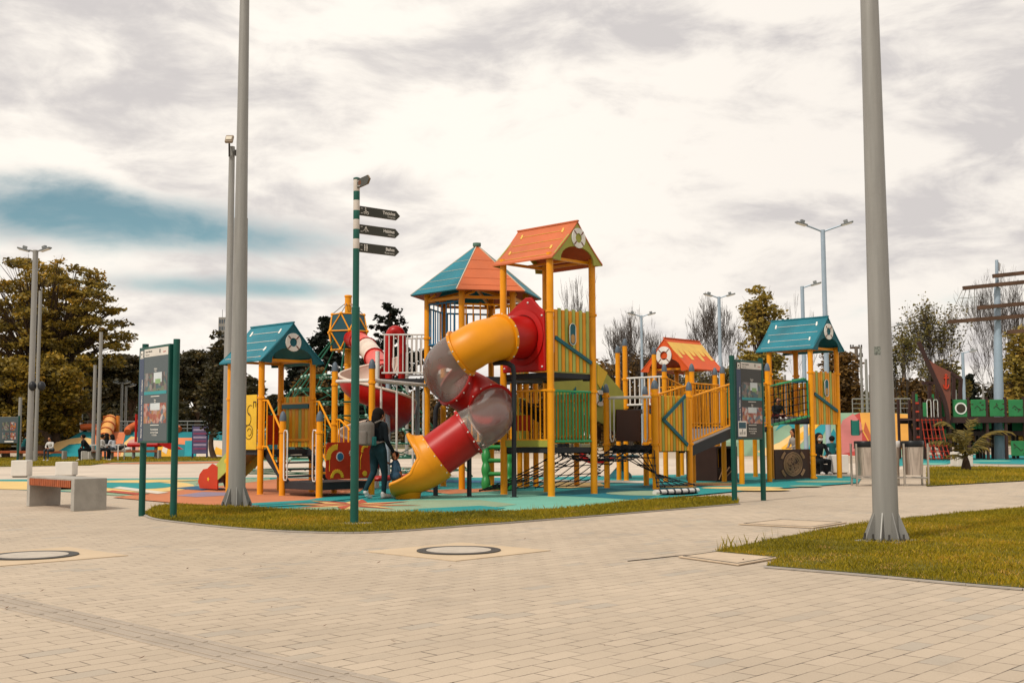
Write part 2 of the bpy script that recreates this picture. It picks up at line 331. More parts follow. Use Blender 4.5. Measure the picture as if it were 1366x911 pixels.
# ------------------------------------------------------------------ ground
YAW = R(46); U = Vector((math.cos(YAW), math.sin(YAW), 0)); V = Vector((-math.sin(YAW), math.cos(YAW), 0)); ZU = Vector((0, 0, 1))
def paver_mat():
    m = bpy.data.materials.new('concrete_pavers'); m.use_nodes = True; N = m.node_tree.nodes; L = m.node_tree.links; p = N['Principled BSDF']
    t = N.new('ShaderNodeTexCoord'); mp = N.new('ShaderNodeMapping'); mp.inputs['Rotation'].default_value = (0, 0, -YAW); L.new(t.outputs['Object'], mp.inputs[0])
    wn_ = N.new('ShaderNodeTexNoise'); wn_.inputs['Scale'].default_value = 1.3; L.new(mp.outputs[0], wn_.inputs['Vector'])
    ws = N.new('ShaderNodeVectorMath'); ws.operation = 'MULTIPLY_ADD'; L.new(wn_.outputs['Color'], ws.inputs[0]); ws.inputs[1].default_value = (.012, .012, 0); L.new(mp.outputs[0], ws.inputs[2])
    def brick(size, sm):
        b = N.new('ShaderNodeTexBrick'); b.offset = .5; b.inputs['Scale'].default_value = 1; b.inputs['Brick Width'].default_value = .26; b.inputs['Row Height'].default_value = .13
        b.inputs['Mortar Size'].default_value = size; b.inputs['Mortar Smooth'].default_value = sm; L.new(ws.outputs[0], b.inputs['Vector']); return b
    b = brick(.0046, .15); b.inputs['Color1'].default_value = (0, 0, 0, 1); b.inputs['Color2'].default_value = (1, 1, 1, 1); b.inputs['Mortar'].default_value = (.5, .5, .5, 1); b.inputs['Bias'].default_value = 0
    cr = N.new('ShaderNodeValToRGB'); e = cr.color_ramp.elements
    e[0].position = 0; e[0].color = (.40, .345, .28, 1); e[1].position = 1; e[1].color = (.492, .400, .304, 1)
    q = e.new(.07); q.color = (.435, .358, .275, 1); q = e.new(.16); q.color = (.45, .366, .278, 1); q = e.new(.6); q.color = (.465, .378, .286, 1)
    L.new(b.outputs['Color'], cr.inputs[0])
    n1 = N.new('ShaderNodeTexNoise'); n1.inputs['Scale'].default_value = .35; n1.inputs['Detail'].default_value = 8; n1.inputs['Roughness'].default_value = .6; L.new(t.outputs['Object'], n1.inputs['Vector'])
    r1 = N.new('ShaderNodeMapRange'); L.new(n1.outputs[0], r1.inputs[0]); r1.inputs[1].default_value = .3; r1.inputs[2].default_value = .7; r1.inputs[3].default_value = .79; r1.inputs[4].default_value = 1.00
    n3 = N.new('ShaderNodeTexNoise'); n3.inputs['Scale'].default_value = 90; n3.inputs['Detail'].default_value = 4; L.new(t.outputs['Object'], n3.inputs['Vector'])
    r3 = N.new('ShaderNodeMapRange'); L.new(n3.outputs[0], r3.inputs[0]); r3.inputs[1].default_value = .3; r3.inputs[2].default_value = .7; r3.inputs[3].default_value = .94; r3.inputs[4].default_value = 1.06
    mm = N.new('ShaderNodeMath'); mm.operation = 'MULTIPLY'; L.new(r1.outputs[0], mm.inputs[0]); L.new(r3.outputs[0], mm.inputs[1])
    n5 = N.new('ShaderNodeTexNoise'); n5.inputs['Scale'].default_value = .9; n5.inputs['Detail'].default_value = 10; n5.inputs['Roughness'].default_value = .72; n5.inputs['Distortion'].default_value = .6; L.new(t.outputs['Object'], n5.inputs['Vector'])
    r5 = N.new('ShaderNodeMapRange'); L.new(n5.outputs[0], r5.inputs[0]); r5.inputs[1].default_value = .56; r5.inputs[2].default_value = .74; r5.inputs[3].default_value = 1; r5.inputs[4].default_value = .80
    m5 = N.new('ShaderNodeMath'); m5.operation = 'MULTIPLY'; L.new(mm.outputs[0], m5.inputs[0]); L.new(r5.outputs[0], m5.inputs[1]); mm = m5
    mc = N.new('ShaderNodeVectorMath'); mc.operation = 'SCALE'; L.new(cr.outputs[0], mc.inputs[0]); L.new(mm.outputs[0], mc.inputs['Scale'])
    # joints of uneven depth
    n2 = N.new('ShaderNodeTexNoise'); n2.inputs['Scale'].default_value = 3.2; n2.inputs['Detail'].default_value = 6; n2.inputs['Roughness'].default_value = .75; L.new(t.outputs['Object'], n2.inputs['Vector'])
    r2 = N.new('ShaderNodeMapRange'); L.new(n2.outputs[0], r2.inputs[0]); r2.inputs[1].default_value = .46; r2.inputs[2].default_value = .62; r2.inputs[3].default_value = .30; r2.inputs[4].default_value = 1
    j = N.new('ShaderNodeMath'); j.operation = 'MULTIPLY'; L.new(b.outputs['Fac'], j.inputs[0]); L.new(r2.outputs[0], j.inputs[1])
    mx = N.new('ShaderNodeMix'); mx.data_type = 'RGBA'; L.new(j.outputs[0], mx.inputs[0]); L.new(mc.outputs[0], mx.inputs[6]); mx.inputs[7].default_value = (.05, .036, .026, 1)
    L.new(mx.outputs[2], p.inputs['Base Color']); p.inputs['Roughness'].default_value = .85; p.inputs['Specular IOR Level'].default_value = .25
    h = N.new('ShaderNodeMath'); h.operation = 'MULTIPLY_ADD'; L.new(b.outputs['Fac'], h.inputs[0]); h.inputs[1].default_value = -1; L.new(n3.outputs[0], h.inputs[2])
    bb = N.new('ShaderNodeBump'); bb.inputs['Strength'].default_value = .35; bb.inputs['Distance'].default_value = .004; L.new(h.outputs[0], bb.inputs['Height']); L.new(bb.outputs[0], p.inputs['Normal'])
    return m
PAVER = paver_mat()
o = build(MB().poly([(-60, -20, 0), (75, -20, 0), (75, 110, 0), (-60, 110, 0)]), 'paved_plaza', PAVER); o['kind'] = 'structure'
FIELD = mat('rough_grassland', '#6f6a35', .95, var=.3, vs=.3, k=.6)
mb = MB(); mb.poly([(-900, -300, -.03), (900, -300, -.03), (900, 1500, -.03), (-900, 1500, -.03)])
o = build(mb, 'ground', FIELD); o['kind'] = 'structure'
def flat(pts, z): return [Vector((p.x, p.y, z)) for p in pts]
def GP(l, z=0): return flat([G(*p) for p in l], z)
# darker far plaza band of cast concrete slabs
FARC = mat('pale_concrete_slabs', '#d8c8b6', .85, var=.12, vs=.5, k=.72, grime=.18)
o = build(MB().poly(GP([(-160, 640), (-160, 612), (60, 611), (330, 610), (700, 612), (1000, 612), (1230, 622), (1150, 634), (850, 636), (560, 641), (200, 640)], .004)), 'far_plaza_paving', FARC); o['kind'] = 'structure'

# rubber playground floor: one sheet mesh with stepped colour patches
RB = [mat('rubber_' + n, h, .9, var=.08, vs=2, bump=.2, bs=150, k=.85) for n, h in (
    ('teal', '#1f8a8a'), ('sage', '#8ba084'), ('terracotta', '#c07852'), ('aqua', '#6fae9c'), ('sand', '#d9b978'),
    ('shadow_teal', '#0f6f7c'), ('brick_red', '#b0503a'), ('lilac', '#8d7f94'), ('white', '#cfc6b8'), ('navy', '#2a5a7a'))]
mb = MB()
def patch(i, pts, z): mb.poly(GP(pts, z), i)
patch(0, [(-30, 651), (250, 663), (290, 676), (500, 687), (700, 682), (860, 668), (975, 657), (1145, 645), (1150, 636), (1000, 631), (700, 637), (300, 637), (-30, 640)], .006)
patch(4, [(-30, 652), (60, 654), (150, 652), (140, 643), (-30, 642)], .010)
patch(1, [(60, 653), (150, 661), (230, 664), (300, 664), (360, 652), (360, 638), (200, 639), (90, 642)], .010)
patch(2, [(150, 664), (262, 674), (330, 676), (395, 671), (480, 656), (500, 640), (380, 638), (300, 648), (235, 655)], .014)
patch(7, [(235, 662), (262, 664), (300, 662), (318, 658), (270, 657)], .018)
patch(9, [(230, 652), (270, 655), (300, 652), (262, 649)], .018)
patch(0, [(330, 678), (400, 675), (470, 666), (520, 660), (505, 655), (470, 658), (410, 668), (340, 672), (300, 675)], .018)
def arcp(cx, cy, rx, ry, n=24, a0=0, a1=360): return [(cx + rx * math.cos(R(lerp(a0, a1, i / n))), cy + ry * math.sin(R(lerp(a0, a1, i / n)))) for i in range(n)]
patch(4, arcp(185, 649, 75, 8), .014); patch(0, arcp(180, 648, 52, 5), .018); patch(4, [(120, 644), (190, 645), (275, 641), (200, 641)], .022)
patch(8, [(150, 652), (160, 650), (225, 658), (210, 660)], .022); patch(6, [(140, 657), (150, 655), (200, 660), (180, 661)], .022)
patch(3, [(520, 672), (640, 690), (760, 680), (860, 668), (830, 660), (720, 655), (600, 657)], .014)
patch(1, [(360, 684), (430, 676), (560, 668), (640, 668), (690, 674), (640, 680), (520, 685)], .018)
patch(0, [(520, 686), (560, 680), (640, 676), (675, 679), (640, 685)], .022)
# star
c0 = Vector((470, 674.5)); st = []
for i in range(16):
    a = R(i * 22.5 + 8); r = 1.0 if i % 2 == 0 else .42
    st.append((470 + 95 * r * math.cos(a), 674.8 + 7.5 * r * math.sin(a)))
patch(4, st, .022)
for i in range(0, 16, 2):
    patch(6, [(470, 674.8), st[i], st[(i + 1) % 16]], .026)
patch(5, [(715, 661), (780, 652), (860, 645), (960, 650), (1010, 648), (900, 660), (850, 668), (790, 664)], .018)  # painted shadow of the play structures, as a darker teal sheet
patch(4, [(715, 650), (745, 644), (800, 645), (808, 649), (760, 652)], .022)
patch(1, arcp(870, 659, 62, 3.2), .022)
patch(0, [(860, 668), (975, 657), (1145, 645), (1150, 637), (1000, 642), (900, 655)], .022)
for x, y, rx, ry in ((990, 652, 55, 1.6), (1015, 654.5, 40, 1.5), (950, 646, 40, 1.4), (1100, 643.5, 40, 1.3), (905, 650.5, 25, 1.2), (1075, 649.5, 22, 1.0)):
    patch(4 if x < 1050 else 1, arcp(x, y, rx, ry, 14), .026)
patch(2, arcp(950, 648.5, 30, .8, 12), .030)
patch(9, [(560, 640), (690, 642), (700, 645), (580, 644)], .018); patch(8, [(700, 640), (860, 642), (860, 645), (700, 643)], .018)
patch(2, [(560, 655), (650, 652), (670, 655), (600, 660)], .018)
o = build(mb, 'rubber_playground_floor', RB, fix=False); o['kind'] = 'structure'
mb = MB()
patch(0, [(1170, 625), (1240, 618), (1600, 622), (1600, 608), (1250, 606), (1170, 612)], .010)
for x, y, rx, ry in ((1240, 619, 26, 1.2), (1320, 615, 30, 1), (1290, 618, 18, .8), (1400, 617, 30, 1)): patch(3, arcp(x, y, rx, ry, 12), .014)
o = build(mb, 'far_rubber_floor', RB, fix=False); o['kind'] = 'structure'
mb = MB()
patch(3, [(90, 615), (180, 618), (330, 615), (480, 615), (480, 611), (200, 611), (120, 612)], .012)
patch(2, [(120, 619), (230, 619), (330, 617), (330, 615), (180, 617)], .016)
o = build(mb, 'rubber_path', RB, fix=False); o['kind'] = 'structure'

# kerb edging round the lawns
KERB = mat('grey_kerb', '#a39b92', .85, var=.12, vs=6, bump=.2)
SOIL = mat('lawn_soil', '#77702a', .95, var=.4, vs=5, k=.6)
def smooth_line(pts, n=8):
    pts = [Vector(p) for p in pts]; out = []
    for i in range(len(pts) - 1):
        a = pts[max(i - 1, 0)]; b = pts[i]; c = pts[i + 1]; d = pts[min(i + 2, len(pts) - 1)]
        for k in range(n):
            t = k / n; out.append(.5 * ((2 * b) + (-a + c) * t + (2 * a - 5 * b + 4 * c - d) * t * t + (-a + 3 * b - 3 * c + d) * t ** 3))
    out.append(pts[-1]); return out
front1 = smooth_line(GP([(192, 686), (206, 692), (240, 697), (330, 706), (440, 711), (520, 709.5), (620, 702), (700, 696), (850, 684), (985, 672.5)]))
back1 = smooth_line(GP([(985, 668), (960, 664), (860, 668), (760, 679), (640, 684), (540, 685), (420, 682), (310, 677), (220, 675), (198, 682)]))
front2 = smooth_line(GP([(1600, 800), (1366, 787), (1160, 768.5), (1022, 757)]), 3)
tip2 = GP([(1040, 746), (955, 738)])
back2 = smooth_line(GP([(955, 737), (1100, 708), (1200, 694), (1366, 678), (1620, 655)]), 3)
def lawn(name, outline, z=.02):
    mb = MB(); mb.poly(flat(outline, z)); o = build(mb, name, SOIL); o['kind'] = 'structure'; return outline
L1 = lawn('lawn_strip', front1 + back1)
L2 = lawn('lawn', front2 + tip2 + back2)
L3p = GP([(1236, 649), (1400, 640), (1600, 632), (1600, 621), (1366, 622.5), (1236, 624)])
lawn('far_lawn', L3p)
L4p = GP([(-80, 624), (120, 621), (150, 617), (400, 613.5), (400, 610.5), (60, 609), (-80, 612)])
lawn('background_lawn', L4p)
def edging(name, line, w=.08, h=.012):
    mb = MB()
    for i in range(len(line) - 1):
        a = line[i]; b = line[i + 1]; a = Vector((a.x, a.y, h / 2 + .004)); b = Vector((b.x, b.y, h / 2 + .004)); mb.beam(a, b, w, h)
    o = build(mb, name, KERB); o['kind'] = 'structure'
edging('kerb', front1); edging('kerb', front2); edging('kerb', back2)
# service covers
def cover_rect(pts, name='access_cover_slab', label=''):
    q = GP(pts, .004); mb = MB(); mb.prism(q, (0, 0, .014)); c = sum(q, Vector()) / 4
    o = build(mb, name, mat('cover_concrete', '#c6b198', .85, var=.1, vs=6, bump=.2, k=.8), loc=(c.x, c.y, 0), bevel=.004); tagp(o, label, 'access cover')
    mb = MB()
    qi = [c + (p - c) * .9 for p in q]
    for i in range(4): mb.beam(qi[i] + Vector((0, 0, .0145)), qi[(i + 1) % 4] + Vector((0, 0, .0145)), .012, .006)
    f = build(mb, 'frame', IRON, parent=o)
    f.location = (0, 0, 0)
cover_rect([(520, 696), (580, 690), (668, 693), (608, 699)], label='concrete access slab set in the grass strip right of the green finger post')
cover_rect([(985, 700), (1040, 694), (1130, 698), (1085, 705)], label='pale concrete access slab on the paving left of the big right lamp pole')
cover_rect([(905, 744), (955, 737), (1042, 745), (985, 755)], label='concrete access slab at the pointed tip of the right lawn')
def manhole(px, py, label):
    c = G(px, py); t = thing('manhole', label, 'manhole', (c.x, c.y, 0), 'round manholes in the paving')
    h = .62; q = [c + U * (a * h) + V * (b * h) for a, b in ((-1, -1), (1, -1), (1, 1), (-1, 1))]
    build(MB().prism(flat(q, .001), (0, 0, .006)), 'surround', mat('smooth_concrete', '#cdb698', .8, var=.06, vs=3, k=.8), t)
    build(MB().lathe((c.x, c.y, .010), [(.315, 0), (.315, .007), (.40, .007), (.40, 0)], 48, cap=False), 'ring', IRON, t, smooth=30)
    build(MB().lathe((c.x, c.y, .008), [(.31, 0), (.31, .009), (.0, .009)], 48), 'lid', mat('lid_concrete', '#bfb4a6', .8, var=.12, vs=10, bump=.3, k=.8), t, smooth=30)
manhole(612, 735.3, 'round manhole cover in the centre of the paving below the spiral slide')
manhole(44, 742, 'round manhole cover cut by the left edge of the photo')
ja, jb, jc = G(838, 748.5), G(905, 741.5), G(957, 737)
mb = MB(); mb.beam((ja.x, ja.y, .003), (jb.x, jb.y, .003), .018, .006); mb.beam((jb.x, jb.y, .003), (jc.x, jc.y, .003), .014, .006); o = build(mb, 'paving_joint', mat('dark_joint', '#3a3028', .9)); o['kind'] = 'structure'
# tactile guide strip
mb = MB(); A0 = G(-60, 779); A1 = G(640, 935); d = (A1 - A0).normalized(); nrm = Vector((-d.y, d.x, 0)) * -1
wT = .27; Lt = (A1 - A0).length
TACT = mat('grey_tactile_pavers', '#b3a595', .8, var=.1, vs=4, bump=.15, bs=90, k=.75)
nseg = int(Lt / .4)
for i in range(nseg):
    p = A0 + d * (i * .4 + .2) + nrm * (wT / 2)
    mb.box((p.x, p.y, .001), (.396, wT, .010), yaw=math.atan2(d.y, d.x))
    for j in range(3):
        q = p + nrm * ((j - 1) * .085); mb.box((q.x, q.y, .008), (.36, .03, .006), yaw=math.atan2(d.y, d.x))
o = build(mb, 'tactile_paving_strip', TACT, bevel=.003); o['kind'] = 'structure'

# ---- grass blades (numpy)
def in_poly(x, y, poly):
    ins = np.zeros(len(x), bool); n = len(poly); j = n - 1
    for i in range(n):
        xi, yi = poly[i].x, poly[i].y; xj, yj = poly[j].x, poly[j].y
        c = ((yi > y) != (yj > y)) & (x < (xj - xi) * (y - yi) / (yj - yi + 1e-12) + xi); ins ^= c; j = i
    return ins
def np_mesh(name, verts, faces_n, k, mats, smooth=False):
    me = bpy.data.meshes.new(name); nv = len(verts); me.vertices.add(nv); me.vertices.foreach_set('co', verts.astype(np.float32).ravel())
    nf = faces_n.shape[0]; me.loops.add(nf * k); me.loops.foreach_set('vertex_index', faces_n.astype(np.int32).ravel())
    me.polygons.add(nf); me.polygons.foreach_set('loop_start', np.arange(0, nf * k, k, dtype=np.int32)); me.polygons.foreach_set('loop_total', np.full(nf, k, dtype=np.int32))
    for m in mats: me.materials.append(m)
    me.update(); me.validate(); return me
GRASS = leaf_mat('grass_blades', '#5e5a10', '#a08c12', '#d09c34', k=1.0)
def blades(name, poly, dens, h0, h1, w, seed, z=.02):
    rg = np.random.default_rng(seed)
    xs = [p.x for p in poly]; ys = [p.y for p in poly]; x0, x1, y0, y1 = min(xs), max(xs), min(ys), max(ys)
    x1 = min(x1, 16); n = int((x1 - x0) * (y1 - y0) * dens); x = rg.uniform(x0, x1, n); y = rg.uniform(y0, y1, n)
    k = in_poly(x, y, poly); k &= (np.abs(x) < y * .55 + 1.5); x = x[k]; y = y[k]; n = len(x)
    cl = np.sin(x * 5.1 + np.sin(y * 3.7) * 2) * np.sin(y * 4.3 + x * 1.7) * .5 + .5
    h = rg.uniform(h0, h1, n) * (.6 + .7 * cl) * rg.choice([.7, 1, 1, 1.6], n); a = rg.uniform(0, 2 * np.pi, n); l = rg.normal(0, .45, (n, 2)) * h[:, None]
    ww = w * rg.uniform(.7, 1.3, n); dx = np.cos(a) * ww; dy = np.sin(a) * ww
    v = np.zeros((n, 4, 3)); v[:, 0] = np.c_[x - dx, y - dy, np.full(n, z - .01)]; v[:, 1] = np.c_[x + dx, y + dy, np.full(n, z - .01)]
    v[:, 2] = np.c_[x + dx * .6 + l[:, 0] * .45, y + dy * .6 + l[:, 1] * .45, z + h * .6]; v[:, 3] = np.c_[x + l[:, 0], y + l[:, 1], z + h]
    f = np.arange(n * 4).reshape(n, 4)
    me = np_mesh(name, v.reshape(-1, 3), f, 4, [GRASS]); o = bpy.data.objects.new(name, me); SC.collection.objects.link(o)
    return o
for nm, pl, dn, a, b, w_, sd_, lb in (('grass', L1, 4800, .010, .034, .0028, 1, 'uneven olive grass in the narrow strip along the playground edge'),
                      ('grass', L2, 6500, .008, .026, .0026, 2, 'short olive green grass around the big right lamp pole'),
                      ('grass', L3p, 600, .02, .05, .008, 3, 'grass behind the bins round the young palm'),
                      ('grass', L4p, 130, .02, .06, .014, 4, 'thin strip of grass before the painted left skate bank')):
    g = blades(nm, pl, dn, a, b, w_, sd_); tagp(g, lb, 'grass', None, 'stuff')
# tall weeds
rg = random.Random(5); mb = MB()
for i in range(190):
    q = rg.choice([G(rg.uniform(195, 330), rg.uniform(680, 690)), G(rg.uniform(690, 800), rg.uniform(683, 688)), G(rg.uniform(948, 1010), rg.uniform(732, 740)), G(rg.uniform(960, 1150), rg.uniform(712, 733))])
    if i % 4 == 3: q = G(950, 737) + Vector((rg.gauss(0, .08), rg.gauss(0, .08), 0))
    h = rg.uniform(.06, .17); a = rg.uniform(0, 6.28); l = Vector((math.cos(a), math.sin(a), 0)) * h * rg.uniform(.1, .5)
    w = Vector((rg.gauss(0, 1), rg.gauss(0, 1), 0)).normalized() * .004
    if in_poly(np.array([q.x]), np.array([q.y]), L1)[0] or in_poly(np.array([q.x]), np.array([q.y]), L2)[0]:
        mb.add([q - w * .7, q + w * .7, q + w * .4 + l * .4 + ZU * h * .6, q + l + ZU * h], [(0, 1, 2, 3)])
tagp(build(mb, 'tall_grass', GRASS, fix=False), 'scattered taller grass blades along the lawn edges', 'grass', None, 'stuff')
# bare earth and thatch patches showing through the lawn
rg = random.Random(19); mb = MB()
for i in range(60):
    px, py = (rg.uniform(1040, 1366), rg.uniform(700, 780)) if i % 2 else (rg.uniform(200, 980), rg.uniform(666, 706))
    c = G(px, py); s_ = rg.uniform(.05, .22)
    if not (in_poly(np.array([c.x]), np.array([c.y]), L1)[0] or in_poly(np.array([c.x]), np.array([c.y]), L2)[0]): continue
    for k in range(70):
        q = c + Vector((rg.gauss(0, s_), rg.gauss(0, s_), .025)); 
        if not (in_poly(np.array([q.x]), np.array([q.y]), L1)[0] or in_poly(np.array([q.x]), np.array([q.y]), L2)[0]): continue
        a = rg.uniform(0, 6.28); e = Vector((math.cos(a), math.sin(a), rg.uniform(-.1, .5))) * rg.uniform(.015, .04); w = Vector((-math.sin(a), math.cos(a), 0)) * .003
        mb.add([q - w, q + w, q + e + ZU * .012], [(0, 1, 2)])
tagp(build(mb, 'dry_thatch', mat('dry_thatch', '#b98f52', .9, var=.4, vs=40, k=.8), fix=False), 'dry straw coloured patches in the two lawns', 'dry grass', None, 'stuff')
# fallen leaves
rg = random.Random(9); mb = MB()
for px, py in ((97, 816.5), (36, 831), (433, 837), (415, 738), (348, 757), (362, 812), (600, 757), (1140, 745), (1164, 750), (505, 752), (700, 720), (250, 760), (820, 850), (270, 800), (1250, 745), (1300, 760)) + tuple((rg.uniform(0, 1366), rg.uniform(720, 905)) for _ in range(12)):
    q = G(px, py) + ZU * .012; s_ = rg.uniform(.006, .024); a = rg.uniform(0, 6)
    e1 = Vector((math.cos(a), math.sin(a), .15)) * s_; e2 = Vector((-math.sin(a), math.cos(a), .2)) * s_ * .6
    mb.add([q - e1, q + e2, q + e1 + ZU * s_ * .5, q - e2 + ZU * s_ * .3], [(0, 1, 2, 3)])
tagp(build(mb, 'fallen_leaves', mat('dead_leaf', '#5a3a22', .8)), 'small dry leaves scattered over the paving and grass', 'leaves', None, 'stuff')

# ------------------------------------------------------------------ playground equipment helpers
class Fr:
    def __init__(s, o, yaw=YAW, z=0): s.o = Vector((o[0], o[1], z)); s.u = Vector((math.cos(yaw), math.sin(yaw), 0)); s.v = Vector((-s.u.y, s.u.x, 0))
    def p(s, a, b, z=0): return s.o + s.u * a + s.v * b + ZU * z
PR = .06
def post(par, p, ztop, cap=True, clamps=(), r=PR, m=None, z0=0):
    mb = MB(); p = Vector(p); b = Vector((p.x, p.y, z0)); t = Vector((p.x, p.y, ztop))
    mb.cyl(b, t, r, n=16); mb.lathe(b, [(r + .012, 0), (r + .012, .015), (r, .02)], 16, cap=False)
    for z in clamps:
        mb.lathe((p.x, p.y, z - .025), [(r, 0), (r + .014, .004), (r + .014, .046), (r, .05)], 16, cap=False)
        mb.box((p.x, p.y, z), (.03, 2 * r + .07, .045), yaw=YAW)
    o = build(mb, 'post', m or YEL, par, smooth=40)
    if cap: build(MB().lathe((p.x, p.y, ztop), [(r + .006, -.02), (r + .006, .03), (r * .92, .09), (r * .62, .14), (r * .2, .165), (0, .168)], 16), 'post_cap', GCAP, o, smooth=50)
    return o
def railing(par, a, b, za0, za1, zb0, zb1, n, m=YEL, r=.015, rr=.02, name='railing', ends=True, mid=None):
    """bars between two ground points; z..0 bottom and z..1 top at each end"""
    mb = MB(); a = Vector(a); b = Vector(b)
    A0, A1_, B0, B1 = [Vector((q.x, q.y, z)) for q, z in ((a, za0), (a, za1), (b, zb0), (b, zb1))]
    mb.cyl(A0, B0, rr, n=8); mb.cyl(A1_, B1, rr, n=8)
    if mid is not None: mb.cyl(A0.lerp(A1_, mid), B0.lerp(B1, mid), rr * .8, n=8)
    for i in range(n):
        t = (i + .5) / n if not ends else (i + .6) / (n + .2)
        mb.cyl(A0.lerp(B0, t), A1_.lerp(B1, t), r, n=8)
    return build(mb, name, m, par, smooth=40)
def slats(par, a, b, zb, zt, n, cols, w=.8, th=.022, name='slat_panel', top=None, split=True):
    a = Vector(a); b = Vector(b); L = (b - a).length; mb = MB(); d = (b - a).normalized(); yw = math.atan2(d.y, d.x)
    nn = Vector((d.y, -d.x, 0))
    zb_ = zb if isinstance(zb, tuple) else (zb, zb); zt_ = zt if isinstance(zt, tuple) else (zt, zt)
    for i in range(n):
        t = (i + .5) / n; p = a.lerp(b, t); z0 = lerp(*zb_, t); z1 = lerp(*zt_, t) + (top(i) if top else 0)
        mb.k = i % len(cols); mb.box((p.x, p.y, (z0 + z1) / 2), (L / n * w, th, z1 - z0), yaw=yw)
    mb.k = 0
    for f in (.14, .86):
        p0 = a + ZU * lerp(zb_[0], zt_[0], f) - nn * .025; p1 = b + ZU * lerp(zb_[1], zt_[1], f) - nn * .025; mb.beam(p0, p1, .022, .05)
    return build(mb, name, cols, par, bevel=.003)
def life_ring(par, c, n, r=.175, m=WBRD):
    c = Vector(c); n = Vector(n).normalized(); mb = MB(); ex = ZU.cross(n).normalized(); ey = n.cross(ex); N = 32; vs = []
    for z in (0, .02):
        for rr in (r, r * .48):
            vs += [c + n * z + ex * rr * math.cos(2 * math.pi * i / N) + ey * rr * math.sin(2 * math.pi * i / N) for i in range(N)]
    fs = []
    for i in range(N):
        j = (i + 1) % N; fs += [(2 * N + i, 2 * N + j, 3 * N + j, 3 * N + i), (i, j, 2 * N + j, 2 * N + i), (N + i, 3 * N + i, 3 * N + j, N + j), (i, N + i, N + j, j)]
    mb.add(vs, fs); o = build(mb, 'life_ring', m, par)
    mb = MB()
    for k in range(4):
        a = R(45 + 90 * k); e = ex * math.cos(a) + ey * math.sin(a); mb.beam(c + n * .022 + e * r * .5, c + n * .022 + e * r * .98, .022, .006, up=n)
    build(mb, 'ring_strap', mat('ring_strap', '#6b3526', .6), o)
    return o
